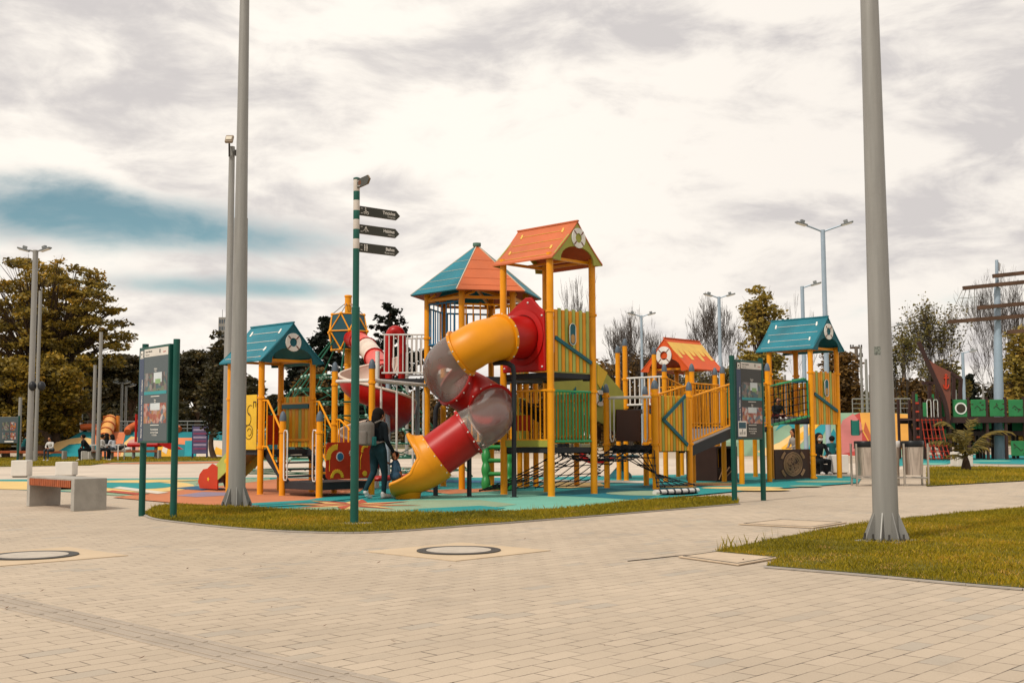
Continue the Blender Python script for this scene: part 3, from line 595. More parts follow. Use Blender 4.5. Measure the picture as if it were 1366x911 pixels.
def gable_roof(par, P, a0, a1, b0, b1, ze, zr, panel_m, board_m, beam_m, line_m=None, front=-1, lines=4, curve=.06, plate_m=WBRD, drip=None):
    """ridge runs along b; gables at b0 and b1. P(a,b,z) gives the point"""
    mid = (a0 + a1) / 2; out = Vector(P(0, 1, 0)) - Vector(P(0, 0, 0))
    for sgn, ae in ((-1, a0), (1, a1)):
        mb = MB(); K = 6; top = []; bot = []
        for i in range(K + 1):
            t = i / K; a = lerp(mid, ae, t); z = lerp(zr, ze, t) - curve * math.sin(math.pi * t) * .6 + (.0 if t < 1 else .0)
            for j, b in enumerate((b0, b1)): top.append(P(a, b, z)); bot.append(P(a, b, z - .03))
        n = len(top); vs = top + bot
        fs = []
        for i in range(K): fs += [(2 * i, 2 * i + 1, 2 * i + 3, 2 * i + 2), (n + 2 * i, n + 2 * i + 2, n + 2 * i + 3, n + 2 * i + 1), (2 * i, 2 * i + 2, n + 2 * i + 2, n + 2 * i), (2 * i + 1, n + 2 * i + 1, n + 2 * i + 3, 2 * i + 3)]
        fs += [(2 * K, 2 * K + 1, n + 2 * K + 1, n + 2 * K)]; mb.add(vs, fs)
        o = build(mb, 'roof_panel', panel_m, par)
        if line_m:
            mb = MB()
            for q in range(lines):
                t = .2 + .7 * q / max(lines - 1, 1)
                a = lerp(mid, ae, t); z = lerp(zr, ze, t) - curve * math.sin(math.pi * t) * .6 + .004
                s0, s1 = (b0 + .12, b1 - .12) if q % 2 else (b0 + .2, b1 - .2)
                mb.beam(P(a, s0, z), P(a, s1, z), .016, .008)
                if q % 2 == 0 and lines > 1:
                    for bb in (s0 + .03, s1 - .05):
                        t2 = t + .055; a2 = lerp(mid, ae, t2); z2 = lerp(zr, ze, t2) - curve * math.sin(math.pi * t2) * .6 + .01
                        t3 = t - .055; a3 = lerp(mid, ae, t3); z3 = lerp(zr, ze, t3) - curve * math.sin(math.pi * t3) * .6 + .01
                        mb.beam(P(a2, bb, z2), P(a3, bb + .03, z3), .035, .014)
            build(mb, 'roof_trim', line_m, o)
        if drip:
            mb = MB()
            def pt(t, b, dz): return P(lerp(mid, ae, t), b, lerp(zr, ze, t) - curve * math.sin(math.pi * t) * .6 + dz)
            cols = [.62, .50, .66, .52, .68, .50, .64]
            Wd = (b1 - b0); N = len(cols)
            for i, tt in enumerate(cols):
                x0 = b0 + Wd * i / N; x1 = b0 + Wd * (i + 1) / N; xm = (x0 + x1) / 2
                tops = .12
                L_ = [pt(tops + (tt - tops) * k / 4, x0 + (0 if k < 3 else Wd / N * .12 * (k - 2)), .010) for k in range(5)]
                R_ = [pt(tops + (tt - tops) * k / 4, x1 - (0 if k < 3 else Wd / N * .12 * (k - 2)), .010) for k in range(5)]
                for k in range(4): mb.poly([L_[k], R_[k], R_[k + 1], L_[k + 1]])
            build(mb, 'roof_pattern', drip, o, fix=False)
    # ridge cap
    build(MB().beam(P(mid, b0 - .01, zr + .005), P(mid, b1 + .01, zr + .005), .05, .03), 'ridge_cap', panel_m, par)
    H = zr - ze; w = a1 - a0
    for b, sg in ((b0, -1), (b1, 1)):
        outl = [(a0 + .01, ze - .035), (a0 + .01 + w * .0, ze + .0), (mid, zr - .04), (a1 - .01, ze), (a1 - .01, ze - .035), (a1 - w * .17, ze - .05)]
        arch = [(a1 - w * .17 - w * .66 * (1 - math.cos(R(180) * i / 12)) / 2, ze - .05 + H * .42 * math.sin(R(180) * i / 12) ** .8) for i in range(1, 12)]
        outl += arch + [(a0 + w * .17, ze - .05)]
        th = .03
        bb = b + (.012 if sg < 0 else -.012 - th)
        build(MB().prism([P(a, bb, z) for a, z in outl], P(0, th, 0) - P(0, 0, 0)), 'gable_board', board_m, par)
    mb = MB()
    for b in (b0 + .22, b1 - .22): mb.beam(P(a0 + .1, b, ze + .02), P(a1 - .1, b, ze + .02), .05, .05)
    mb.beam(P(mid, b0 + .1, zr - .075), P(mid, b1 - .1, zr - .075), .05, .05)
    for s_ in (a0 + .14, a1 - .14): mb.beam(P(s_, b0 + .1, ze + .05), P(s_, b1 - .1, ze + .05), .05, .05)
    mb.beam(P(mid, b0 + .22, ze + .02), P(mid, b1 - .22, ze + .02), .04, .04)
    mb.beam(P(mid, (b0 + b1) / 2, ze + .02), P(mid, (b0 + b1) / 2, zr - .06), .05, .05)
    build(mb, 'roof_beam', beam_m, par)
def deck(par, P, a0, a1, b0, b1, z, m=DECK, name='deck', th=.1):
    mb = MB(); c = (P(a0, b0, z) + P(a1, b1, z)) / 2; L1_ = (P(a1, b0, 0) - P(a0, b0, 0)).length; L2_ = (P(a0, b1, 0) - P(a0, b0, 0)).length
    d = (P(a1, b0, 0) - P(a0, b0, 0)).normalized(); yw = math.atan2(d.y, d.x)
    mb.box((c.x, c.y, z - th / 2), (L1_ - .02, L2_ - .02, th), yaw=yw)
    for a in (a0, a1):
        for b in (b0, b1):
            q = P(a + (.09 if a == a0 else -.09), b + (.09 if b == b0 else -.09), z - .08); mb.box(q, (.1, .1, .1), yaw=yw)
    return build(mb, name, m, par, bevel=.006)
def net(par, c00, c10, c11, c01, nu, nv, r=.012, sag=0, m=ROPE, name='rope_net', knots=True, kr=None, diag=False, kmat=None):
    mb = MB(); c00, c10, c11, c01 = map(Vector, (c00, c10, c11, c01))
    def q(s, t): p = c00.lerp(c10, s).lerp(c01.lerp(c11, s), t); return p - ZU * sag * math.sin(math.pi * t) * 1.0
    for i in range(nu + 1): mb.tube([q(i / nu, j / (2 * nv)) for j in range(2 * nv + 1)], r, 5)
    for j in range(nv + 1): mb.tube([q(i / nu, j / nv) for i in range(nu + 1)], r, 5)
    if knots:
        mb.k = 1
        for i in range(nu + 1):
            for j in range(nv + 1): mb.sphere(q(i / nu, j / nv), kr or r * 2.0, 6, 4)
    return build(mb, name, [m, kmat or m], par, smooth=60)

# ------------------------------------------------------------------ left playhouse
Lo = G(346.8, 660); FL = Fr(Lo); P = FL.p
T = thing('playhouse_tower', 'yellow post play tower with teal blue gable roof at the left end of the playground', 'play tower', (Lo.x, Lo.y, 0), 'roofed play towers')
cl = (1.9,)
for (a, b), c_ in zip(((0, 0), (1.2, 0), (0, 1.1), (1.2, 1.1)), ((.9, 1.86), (1.86,), (1.86,), (1.86,))): post(T, P(a, b), 2.66, False, c_)
for (a, b, z) in ((0, -.73, 1.42), (0, -1.88, 1.40), (1.2, -.73, 2.40), (1.2, -1.88, 2.40)):
    post(T, P(a, b), z, True, (z - .22,) if z < 2 else (z - .28, 1.35) if b > -1 else (z - .28, .95, .45))
gable_roof(T, P, -.14, 1.34, -.18, 1.3, 2.58, 3.34, ROOFB, TEAL, YEL, WBRD)
life_ring(T, P(.6, -.17, 2.95), -FL.v, .18)
deck(T, P, 0, 1.2, 0, 1.1, .86)
deck(T, P, 0, 1.2, -1.88, -.73, .28, name='low_deck', th=.14)
# steps between low deck and deck
mb = MB()
for i in range(4):
    z = lerp(.28, .86, (i + .6) / 4.6); b = lerp(-.70, -.05, (i + .5) / 4); mb.beam(P(.12, b, z), P(1.08, b, z), .18, .03)
for a in (.1, 1.1): mb.beam(P(a, -.75, .22), P(a, 0, .82), .03, .16)
build(mb, 'stair', DECK, T)
for i in range(3):
    pass
def bent_rail(par, P, a, b0, b1, z0, z1, h, m=YEL):
    """stair handrail: high at b0 (deck), low at b1"""
    mb = MB(); n = 5
    top = [P(a, b0, z0 + h), P(a, lerp(b0, b1, .25), z0 + h), P(a, lerp(b0, b1, .9), z1 + h - .0), P(a, b1, z1 + h - .06)]
    bot = [P(a, b0, z0 + .1), P(a, lerp(b0, b1, .25), z0 + .1), P(a, lerp(b0, b1, .9), z1 + .12), P(a, b1, z1 + .1)]
    mb.tube(top, .02, 8); mb.tube(bot, .018, 8)
    for i in range(n):
        t = (i + .5) / n
        def at(l):
            s = t * 3; k = min(int(s), 2); return l[k].lerp(l[k + 1], s - k)
        mb.cyl(at(bot), at(top), .013, n=6)
    return build(mb, 'handrail', m, par, smooth=40)
bent_rail(T, P, 0.0, -.06, -.70, .82, .30, .98); bent_rail(T, P, 1.2, -.06, -.70, .82, .30, .98)
for b, s_ in ((-.73, -1), (-1.88, 1)):       # white hoop grabs beside the entry
    mb = MB()
    for off in (.07,):
        pts = [P(-.02, b + s_ * off, .34), P(-.02, b + s_ * (off + .02), .30), P(-.02, b + s_ * (off + .09), .30), P(-.02, b + s_ * (off + .11), .36), P(-.02, b + s_ * (off + .11), 1.16), P(-.02, b + s_ * (off + .09), 1.22), P(-.02, b + s_ * (off + .02), 1.22), P(-.02, b + s_ * off, 1.18)]
        mb.tube(pts, .014, 8, closed=True)
    build(mb, 'grab_rail', WHT, T, smooth=50)
# yellow music panel on the left face
mb = MB(); mb.prism([P(-.02, .10, .86), P(-.02, 1.0, .86), P(-.02, 1.0, 1.92), P(-.02, .10, 1.92)], -FL.u * .02)
pn = build(mb, 'music_panel', YELP, T, bevel=.004)
mb = MB()
def arcq(c, r, a0, a1, n=14): return [P(-.045, c[0] + r * math.cos(R(lerp(a0, a1, i / n))), c[1] + r * math.sin(R(lerp(a0, a1, i / n)))) for i in range(n + 1)]
for c, r, a0, a1 in (((.35, 1.2), .14, 0, 340), ((.33, 1.2), .07, 20, 300), ((.4, 1.45), .12, 90, 300), ((.3, 1.62), .1, -80, 120), ((.62, 1.3), .1, 0, 360), ((.7, 1.6), .12, 60, 330)): mb.tube(arcq(c, r, a0, a1), .006, 5)
mb.box(P(-.045, .16, 1.78), (.01, .08, .02), yaw=YAW); mb.cyl(P(-.045, .2, 1.66), P(-.045, .2, 1.78), .006); mb.cyl(P(-.045, .12, 1.68), P(-.045, .12, 1.78), .006)
build(mb, 'engraved_drawing', BROWN, pn, smooth=60)
slats(T, P(1.22, .06), P(1.22, 1.04), .9, 1.92, 9, [YEL, YELP, YEL, LIME])
build(MB().beam(P(1.17, .08, 1.72), P(1.17, 1.0, 1.72), .02, .09), 'crossbar', TEAL, T)
railing(T, P(0.06, 1.1), P(.5, 1.1), .95, 1.85, .95, 1.85, 3); 
mb = MB(); mb.prism([P(.85, 1.08, .95), P(1.14, 1.08, .95), P(1.14, 1.08, 1.55), P(.85, 1.08, 1.55)], FL.v * .02); build(mb, 'side_board', GEAR, T)
# slide leaving the far left face
mb = MB(); prof = [(0, .84), (.25, .80), (1.0, .36), (1.5, .17), (1.78, .14)]
for sgn, a in ((-1, .3), (1, .88)):
    pts = [P(a, 1.12 + d_, z - .05) for d_, z in prof] + [P(a, 1.12 + d_, z + .22 + (.12 if 1.2 < d_ < 1.7 else 0)) for d_, z in reversed(prof)]
    mb2 = MB(); k = 3
    mb2.prism([P(a, 1.12, .72), P(a, 2.05, .20), P(a, 2.15, .48), P(a, 1.37, 1.02), P(a, 1.12, 1.06)], FL.u * .03); build(mb2, 'slide_side', LIME, T, bevel=.004)
    mb2 = MB(); o_ = .004 if sgn > 0 else -.004
    mb2.prism([P(a + o_, 2.0, .04), P(a + o_, 2.68, .04), P(a + o_, 2.76, .18), P(a + o_, 2.70, .34), P(a + o_, 2.56, .44), P(a + o_, 2.40, .46), P(a + o_, 2.22, .56), P(a + o_, 2.0, .50)], FL.u * .03); s2 = build(mb2, 'slide_foot', GEAR, T, bevel=.004)
    star = [P(a - .004, 2.35 + .05 * (1 if i % 2 else .45) * math.cos(R(36 * i)), .24 + .05 * (1 if i % 2 else .45) * math.sin(R(36 * i))) for i in range(10)]
    build(MB().prism(star, -FL.u * .006), 'star_mark', YELP, s2)
    build(MB().lathe(P(a - .002, 1.7, .62), [(.05, 0), (.05, .008), (.02, .01)], 12, ax=-FL.u), 'star_mark', YELP, s2)
for i in range(len(prof) - 1): mb.prism([P(.33, 1.12 + prof[i][0], prof[i][1]), P(.88, 1.12 + prof[i][0], prof[i][1]), P(.88, 1.12 + prof[i + 1][0], prof[i + 1][1]), P(.33, 1.12 + prof[i + 1][0], prof[i + 1][1])], (0, 0, -.02))
build(mb, 'slide_bed', STEEL, T)
# gear panel
mb = MB(); b_ = -1.93; outl = []
a0, a1, z0, z1, rr = .10, 1.12, .33, 1.0, .07
for cx, cz, s0 in ((a1 - rr, z1 - rr, 0), (a0 + rr, z1 - rr, 90), (a0 + rr, z0 + rr, 180), (a1 - rr, z0 + rr, 270)):
    outl += [P(cx + rr * math.cos(R(s0 + k * 22.5)), b_, cz + rr * math.sin(R(s0 + k * 22.5))) for k in range(5)]
mb.prism(outl, -FL.v * .02); gp = build(mb, 'gear_panel', GEAR, T)
def gear(c, r, m, teeth=12, tw=.25, arc=(0, 360), th=.012, hole=.0, name='gear'):
    pts = []; n = teeth * 4
    for i in range(n + (0 if arc == (0, 360) else 1)):
        a = R(lerp(arc[0], arc[1], i / n)); q = r * (1 if (i % 4) < 2 else 1 - tw * .5); pts.append(P(c[0] + q * math.cos(a), b_ - .022, c[1] + q * math.sin(a)))
    if arc != (0, 360):
        for i in range(20, -1, -1):
            a = R(lerp(arc[0], arc[1], i / 20)); q = r * .58; pts.append(P(c[0] + q * math.cos(a), b_ - .022, c[1] + q * math.sin(a)))
    o = build(MB().prism(pts, -FL.v * th), name, m, gp)
    return o
gear((.40, .74), .085, WBRD, 16, .2); build(MB().lathe(P(.40, b_ - .034, .74), [(.068, 0), (.068, .01), (.02, .012)], 20, ax=-FL.v), 'gear_hub', BLUEP, gp)
gear((.68, .80), .072, mat('grey_board', '#b5ada0'), 10, .35); gear((.70, .56), .065, YELP, 9, .35)
gear((.34, .36), .155, YELP, 11, .22, (0, 180)); gear((1.0, .84), .11, YELP, 8, .22, (60, 200))
gear((.33, .72), .25, YELP, 12, .14, (85, 190), .008)
mb = MB()
for a, z in ((.17, .48), (.88, .5)): mb.beam(P(a, b_ - .024, z), P(a, b_ - .024, z + .2), .008, .008, up=FL.v); mb.beam(P(a, b_ - .024, z + .2), P(a + .03, b_ - .024, z + .28), .008, .008, up=FL.v)
mb.lathe(P(.98, b_ - .021, .42), [(.05, 0), (.05, .01), (.03, .01)], 16, ax=-FL.v)
build(mb, 'circuit_lines', YELP, gp)
mb = MB()
for z in (.45, .92): mb.cyl(P(0, -1.88, z), P(.14, -1.93, z), .022, n=8); mb.cyl(P(1.2, -1.88, z), P(1.08, -1.93, z), .022, n=8)
build(mb, 'panel_clamp', YEL, T, smooth=40)
bent_rail(T, P, 1.2, -.80, -1.2, .45, .3, .98)

# ------------------------------------------------------------------ hanging step bar
pa = P(1.2, -.73); pb = P(1.2, -1.88)
HXc = Vector((-.76, 24.6, 0)); hx = [HXc + Vector((math.cos(R(a)), math.sin(R(a)), 0)) * 1.1 for a in (-105, -45, 15, 75, 135, 195)]
B = thing('hanging_step_bar', 'white overhead bar with hanging rods and red round steps behind the person with backpack', 'play equipment', (pb.x, pb.y, 0))
e0 = Vector((pb.x, pb.y, 2.16)); e1 = Vector((hx[5].x, hx[5].y, 2.19)); ea = Vector((pa.x, pa.y, 2.18))
build(MB().cyl(e0 + (e1 - e0) * .02, e1 - (e1 - e0) * .02, .04, n=12), 'overhead_bar', WHT, B, smooth=40)
build(MB().cyl(ea + (e0 - ea) * .06, e0 - (e0 - ea) * .06, .035, n=12), 'overhead_bar', WHT, B, smooth=40)
for t in (.15, .42, .72, .93):
    q = e0.lerp(e1, t); build(MB().cyl(q, q - ZU * .16, .012, n=6).cyl(q - ZU * .16, (q.x, q.y, .34), .022, n=8), 'hanging_rod', WHT, B, smooth=40)
    build(MB().lathe((q.x, q.y, .28), [(.02, -.03), (.2, -.02), (.22, .02), (.2, .05), (.05, .08)], 24), 'round_step', RED if t < .9 else ORNG, B, smooth=40)

# ------------------------------------------------------------------ main tower
Mo = G(735.6, 662.8); FM = Fr(Mo); P = FM.p
T = thing('slide_tower', 'tallest play tower with orange gable roof at the top of the big spiral slide', 'play tower', (Mo.x, Mo.y, 0), 'roofed play towers')
for a, b in ((0, 0), (1.2, 0), (0, 1.2), (1.2, 1.2)): post(T, P(a, b), 4.46, False, (1.93, 3.38) if b == 0 else (3.38,), r=.065)
gable_roof(T, P, -.12, 1.32, -.17, 1.37, 4.36, 5.10, ROOFO, OLIVE, YEL, SAND)
life_ring(T, P(.62, -.16, 4.78), -FM.v, .19)
deck(T, P, 0, 1.2, 0, 1.2, 2.26); deck(T, P, 0, 1.2, 0, 1.2, .89)
slats(T, P(.10, .0), P(1.1, .0), 2.28, 3.42, 10, [YEL, LIME], top=lambda i: .03 if i % 2 else .0)
build(MB().beam(P(.10, -.035, 2.90), P(1.12, -.035, 2.47), .025, .07), 'diagonal_bar', TEAL, T, bevel=.004)
def porthole(par, c, n, w=.10, h=.24, m=TEAL):
    c = Vector(c); n = n.normalized(); ex = ZU.cross(n).normalized(); mb = MB(); N = 24; vs = []
    def oval(w_, h_, z, cz=0): return [c + n * z + ex * w_ * math.cos(2 * math.pi * i / N) + ZU * ((h_ - w_) * (1 if math.sin(2 * math.pi * i / N) > 0 else -1) + w_ * math.sin(2 * math.pi * i / N) + cz) for i in range(N)]
    o = build(MB().prism(oval(w, h, .01), n * .02), 'porthole_board', m, par)
    f = oval(w * 1.0, h, .03); 
    build(MB().tube(f, .007, 6, closed=True), 'porthole_frame', WBRD, o, smooth=60)
    build(MB().prism(oval(w * .6, h * .42, .031, -h * .42), n * .005), 'porthole_glass', mat('porthole_glass', '#b98a4a', .3), o)
porthole(T, P(.56, -.03, 2.98), -FM.v, .085, .20)
railing(T, P(.1, 0), P(1.12, 0), 1.0, 1.92, 1.0, 1.92, 11, GREEN, .013, .022)
railing(T, P(0, .08), P(0, 1.12), 1.02, 1.93, 1.02, 1.93, 9, YEL, .014, .022)
build(MB().prism([P(0, .06, .90), P(0, 1.14, .90), P(0, 1.14, 1.03), P(0, .06, 1.03)], -FM.u * .02), 'base_board', OLIVE, T)
slats(T, P(1.2, .1), P(1.2, 1.1), .95, 1.9, 8, [YEL, OLIVE]); 
mb = MB(); mb.prism([P(.25, 1.2, 1.2), P(.75, 1.2, 1.2), P(.75, 1.2, 1.5), P(.25, 1.2, 1.5)], FM.v * .02); build(mb, 'play_panel', GEAR, T)
railing(T, P(.08, 1.2), P(1.12, 1.2), 2.35, 3.3, 2.35, 3.3, 8, YEL)
# red entry panel with peaked top
cz = 2.92
outl = [P(-.03, .06, 2.28), P(-.03, 1.14, 2.28), P(-.03, 1.15, 3.1), P(-.03, 1.05, 3.35), P(-.03, .80, 3.52), P(-.03, .55, 3.66), P(-.03, .40, 3.66), P(-.03, .22, 3.48), P(-.03, .08, 3.38)]
pan = build(MB().prism(outl, -FM.u * .06), 'slide_entry_panel', RED, T, bevel=.02)
mb = MB()
for b, z in ((.12, 2.36), (1.08, 2.36), (.12, 3.3), (1.06, 3.2), (.47, 3.56)): mb.sphere(P(-.095, b, z), .02, 8, 5)
build(mb, 'bolt', WHT, pan, smooth=60)
mb = MB(); e1_ = FM.v; vs = []
mb.lathe(P(-.09, .6, cz), [(.42, 0), (.50, .0), (.52, .02), (.46, .035), (.42, .04)], 40, ax=-FM.u, cap=False); build(mb, 'entry_collar', RED, pan, smooth=60)

# ---- spiral tube slide
start = P(-.08, .6, cz); RT = .40; RH = .44
head = math.radians(46 + 180); hv = Vector((math.cos(head), math.sin(head), 0))
path = []; s_acc = 0
zs = cz
def add(p): path.append(Vector(p))
S1 = .98
for i in range(14): t = i / 13; add(start + hv * (S1 * t) - ZU * (.0 + .12 * t * t))
pc = path[-1]; right = Vector((hv.y, -hv.x, 0)); cen = Vector((pc.x, pc.y, 0)) + right * RH
total = R(406); n = 84; z0 = pc.z; zend = 1.17
a0 = math.atan2(pc.y - cen.y, pc.x - cen.x)
for i in range(1, n + 1):
    t = i / n; a = a0 - total * t; zz = lerp(z0, zend, t) + .05 * math.sin(2 * math.pi * t) * 0
    if t < .1: zz = z0 - (z0 - zend) * (t * t / .2 + t * .5 * 0 + 0) - (z0 - zend) * t * .35
    else: zz = lerp(z0 - (z0 - zend) * (.01 / .2 + .035), zend, (t - .1) / .9)
    add((cen.x + RH * math.cos(a), cen.y + RH * math.sin(a), zz))
iarc = len(path)
slope = (path[-2].z - path[-1].z) / (path[-2] - path[-1]).length
dirv = Vector((-1, 0, 0)); sl = .72
q = path[-1].copy()
for i in range(1, 13): add(q + Vector((-1, -.02, -sl)) * (i * .048))
itub = len(path)
Tn = []
for i in range(len(path)):
    a = path[max(i - 1, 0)]; b = path[min(i + 1, len(path) - 1)]; Tn.append((b - a).normalized())
SLD = thing('spiral_tube_slide', 'big spiral tube slide in yellow, red and clear plastic on the tallest tower', 'slide', tuple(G(555, 665)))
def frame_at(i):
    t = Tn[i]; side = t.cross(ZU).normalized(); up = side.cross(t); return t, side, up
def tubeseg(i0, i1, m, name='tube_section', r=RT):
    vs = []; fs = []; n = 36
    for i in range(i0, i1 + 1):
        t, sd_, up = frame_at(i); rr = r
        vs += [path[i] + sd_ * rr * math.cos(2 * math.pi * k / n) + up * rr * math.sin(2 * math.pi * k / n) for k in range(n)]
    for i in range(i1 - i0): fs += [(i * n + k, i * n + (k + 1) % n, (i + 1) * n + (k + 1) % n, (i + 1) * n + k) for k in range(n)]
    mb = MB().add(vs, fs); return build(mb, name, m, SLD, smooth=60)
def flange(i, m, r=RT):
    t, sd_, up = frame_at(i); mb = MB(); mb.lathe(path[i] - t * .03, [(r - .005, 0), (r + .045, .003), (r + .05, .03), (r + .045, .057), (r - .005, .06)], 40, ax=t, cap=False)
    o = build(mb, 'flange', m, SLD, smooth=40); mb = MB()
    for k in range(14):
        a = 2 * math.pi * k / 14; e = sd_ * math.cos(a) + up * math.sin(a); 
        mb.sphere(path[i] + e * (r + .045), .017, 8, 5)
    build(mb, 'bolt', WHT, o, smooth=60); return o
def idx(fr): return int(14 + fr * n) - 1
i_f1 = 8; i_y = idx(.155); i_c1 = idx(.47); i_r = idx(.72); i_c2 = idx(1.0)
tubeseg(0, i_f1, RED); flange(i_f1, YEL2); tubeseg(i_f1, i_y, YEL2); flange(i_y, YEL2); tubeseg(i_y, i_c1, CLEAR, 'clear_tube_section'); flange(i_c1, RED)
tubeseg(i_c1, i_r, RED); flange(i_r, RED); tubeseg(i_r, i_c2, CLEAR, 'clear_tube_section'); flange(i_c2, RED); tubeseg(i_c2, itub - 1, RED)
# open chute
last = path[-1]; tl = Tn[-1]
ctr = [last, last + Vector((-.11, 0, -.09)), last + Vector((-.24, -.01, -.18)), last + Vector((-.38, -.01, -.25)), last + Vector((-.52, -.01, -.30)), last + Vector((-.66, -.01, -.335)), last + Vector((-.77, -.01, -.35))]
ctr = smooth_line(ctr, 9); N = len(ctr); vs = []; nn_ = 28; rims = [[], []]
for i, c in enumerate(ctr):
    t = i / (N - 1); a = ctr[max(i - 1, 0)]; b = ctr[min(i + 1, N - 1)]; tt = (b - a).normalized() if i else tl
    tt = tl.lerp(tt, min(1, t * 4)).normalized(); sd_ = tt.cross(ZU).normalized(); up = sd_.cross(tt)
    A = R(180 if t < .19 else lerp(180, 112, (t - .19) / .10) if t < .29 else lerp(112, 84, (t - .29) / .25) if t < .54 else lerp(84, 66, (t - .54) / .46))
    rw = RT + .03 + .03 * t; rv = rw * lerp(1, .72, t)
    for k in range(nn_ + 1):
        ph = lerp(-A, A, k / nn_); hi = max(0, min(1, (abs(math.degrees(ph)) - 95) / 85)); hi = hi * hi * (3 - 2 * hi)
        fl = 1 + .48 * hi * min(t / .2, 1) ** 1.6
        p = c + sd_ * math.sin(ph) * rw * (1 + .1 * hi * min(t / .2, 1)) - up * math.cos(ph) * rv * fl; vs.append(p)
        if k == 0: rims[0].append(p)
        if k == nn_: rims[1].append(p)
i_lip = max(i for i in range(N) if i / (N - 1) < .19)
m_ = nn_ + 1; fs = [(i * m_ + k, i * m_ + k + 1, (i + 1) * m_ + k + 1, (i + 1) * m_ + k) for i in range(N - 1) for k in range(nn_)]
ch = build(MB().add(vs, fs), 'exit_chute', YEL2, SLD, smooth=70); so = ch.modifiers.new('s', 'SOLIDIFY'); so.thickness = .03; so.offset = 1
mb = MB(); mb.tube(rims[0][i_lip:], .036, 10); mb.tube(rims[1][i_lip:], .036, 10); mb.tube([vs[(N - 1) * m_ + k] for k in range(m_)], .03, 10)
# rounded ridges along the near side
for off in (2, 3): mb.tube([vs[i * m_ + (nn_ - off)] for i in range(i_lip + 2, N - 1)], .016, 8); mb.tube([vs[i * m_ + off] for i in range(i_lip + 2, N - 1)], .016, 8)
build(mb, 'chute_rim', YEL2, ch, smooth=60)
fb = ctr[int(N * .62)]; build(MB().lathe((fb.x, fb.y, 0), [(.20, 0), (.22, .02), (.24, .12), (.32, .24)], 24), 'chute_foot', YEL2, ch, smooth=60)
flange(itub - 1, YEL2)
# slide supports
def bent(name, pts, r, m, par=SLD): return build(MB().tube(smooth_line(pts, 5), r, 10), name, m, par, smooth=50)
g1 = G(686, 664); zt = 2.42
bent('support_post', [g1, g1 + ZU * 1.2, g1 + ZU * (zt - .2), g1 + ZU * (zt - .05) + Vector((-.05, .02, 0)), g1 + ZU * zt + Vector((-.18, .1, 0)), g1 + ZU * zt + Vector((-.36, .2, 0))], .045, BLACK)
g2 = G(581, 662); zt = 1.72
bent('support_post', [g2, g2 + ZU * .9, g2 + ZU * (zt - .2), g2 + ZU * (zt - .03) + Vector((.06, 0, 0)), g2 + ZU * zt + Vector((.16, .0, 0)), g2 + ZU * zt + Vector((.3, .05, 0))], .045, BLACK)
g3 = G(626, 663); bent('support_post', [g3, g3 + ZU * .4, g3 + ZU * .72], .045, BLACK)
mb = MB()
for g in (g1, g2, g3): mb.box((g.x, g.y, .012), (.14, .14, .016))
build(mb, 'base_plate', BLACK, SLD)

# green plastic climber
Cg = G(664, 655); T = thing('plastic_climber', 'green moulded plastic climbing ladder under the spiral slide', 'climber', (Cg.x, Cg.y, 0))
dd = (G(678, 655) - G(650, 655)).normalized()
for s_ in (-.24, .24):
    c = Cg + dd * s_; mb = MB(); pts = []; rs = []
    for i in range(25): t = i / 24; pts.append(c + ZU * (.02 + .86 * t) + Vector((0, .18 * t, 0))); rs.append(.065 + .03 * abs(math.sin(t * math.pi * 3.2)))
    mb.tube(pts, rs, 12); build(mb, 'side_rail', GRNP, T, smooth=60)
for i in range(4):
    t = (i + .05) / 3.2; z = .06 + .86 * t; q = Cg + Vector((0, .18 * t, z)); build(MB().tube([q - dd * .24, q - dd * .1, q + dd * .1, q + dd * .24], [.06, .045, .045, .06], 10), 'rung', GRNP, T, smooth=60)

# ------------------------------------------------------------------ hexagonal tower
T = thing('hexagonal_tower', 'high hexagonal play tower with a blue and orange pyramid roof behind the spiral slide', 'play tower', (HXc.x, HXc.y, 0), 'roofed play towers')
for i, q in enumerate(hx): post(T, q, 4.22, False, (3.2,) if i else (1.9, 3.2), r=.065)
rr_ = 1.47; ap = HXc + ZU * 5.27; co = [HXc + Vector((math.cos(R(a)), math.sin(R(a)), 0)) * rr_ + ZU * 4.12 for a in (-105, -45, 15, 75, 135, 195)]
for i in range(6):
    a, b = co[i], co[(i + 1) % 6]; m = ROOFO if i in (0, 2, 4) else ROOFB
    if i == 5: m = ROOFB
    if i == 1: m = ROOFB
    nrm_ = (a - ap).cross(b - ap).normalized(); nrm_ = nrm_ if nrm_.z > 0 else -nrm_
    o = build(MB().prism([ap, a, b], -nrm_ * .03), 'roof_panel', m, T)
    mb = MB()
    for t in (.35, .55, .75, .9): mb.beam(ap.lerp(a, t) .lerp(ap.lerp(b, t), .04) + nrm_ * .003, ap.lerp(a, t).lerp(ap.lerp(b, t), .96) + nrm_ * .003, .010, .004, up=nrm_)
    build(mb, 'roof_trim', mat('roof_groove', '#b7b09a', .6) if m is ROOFB else mat('roof_groove_orange', '#b55a35', .6), o)
mb = MB()
for i in range(6): mb.beam(ap + ZU * .003, co[i] + ZU * .004, .02, .014); 
build(mb, 'roof_hip', mat('hip_trim', '#c9b7a0', .6), T)
build(MB().lathe(ap, [(.09, -.03), (.09, .04), (.03, .05)], 16), 'roof_cap', mat('cap_teal', '#4f6f62', .5), T, smooth=40)
mb = MB()
for i in range(6):
    a, b = hx[i] + ZU * 4.0, hx[(i + 1) % 6] + ZU * 4.0; mb.beam(a, b, .05, .06); mb.beam(a, HXc + ZU * 4.3, .05, .05); mb.beam(a - ZU * .0, a.lerp(b, .25) + ZU * .12, .04, .04)
build(mb, 'roof_beam', YEL, T)
build(MB().prism([HXc + (q - HXc) * .99 + ZU * 2.34 for q in hx], (0, 0, -.1)), 'deck', DECK, T)
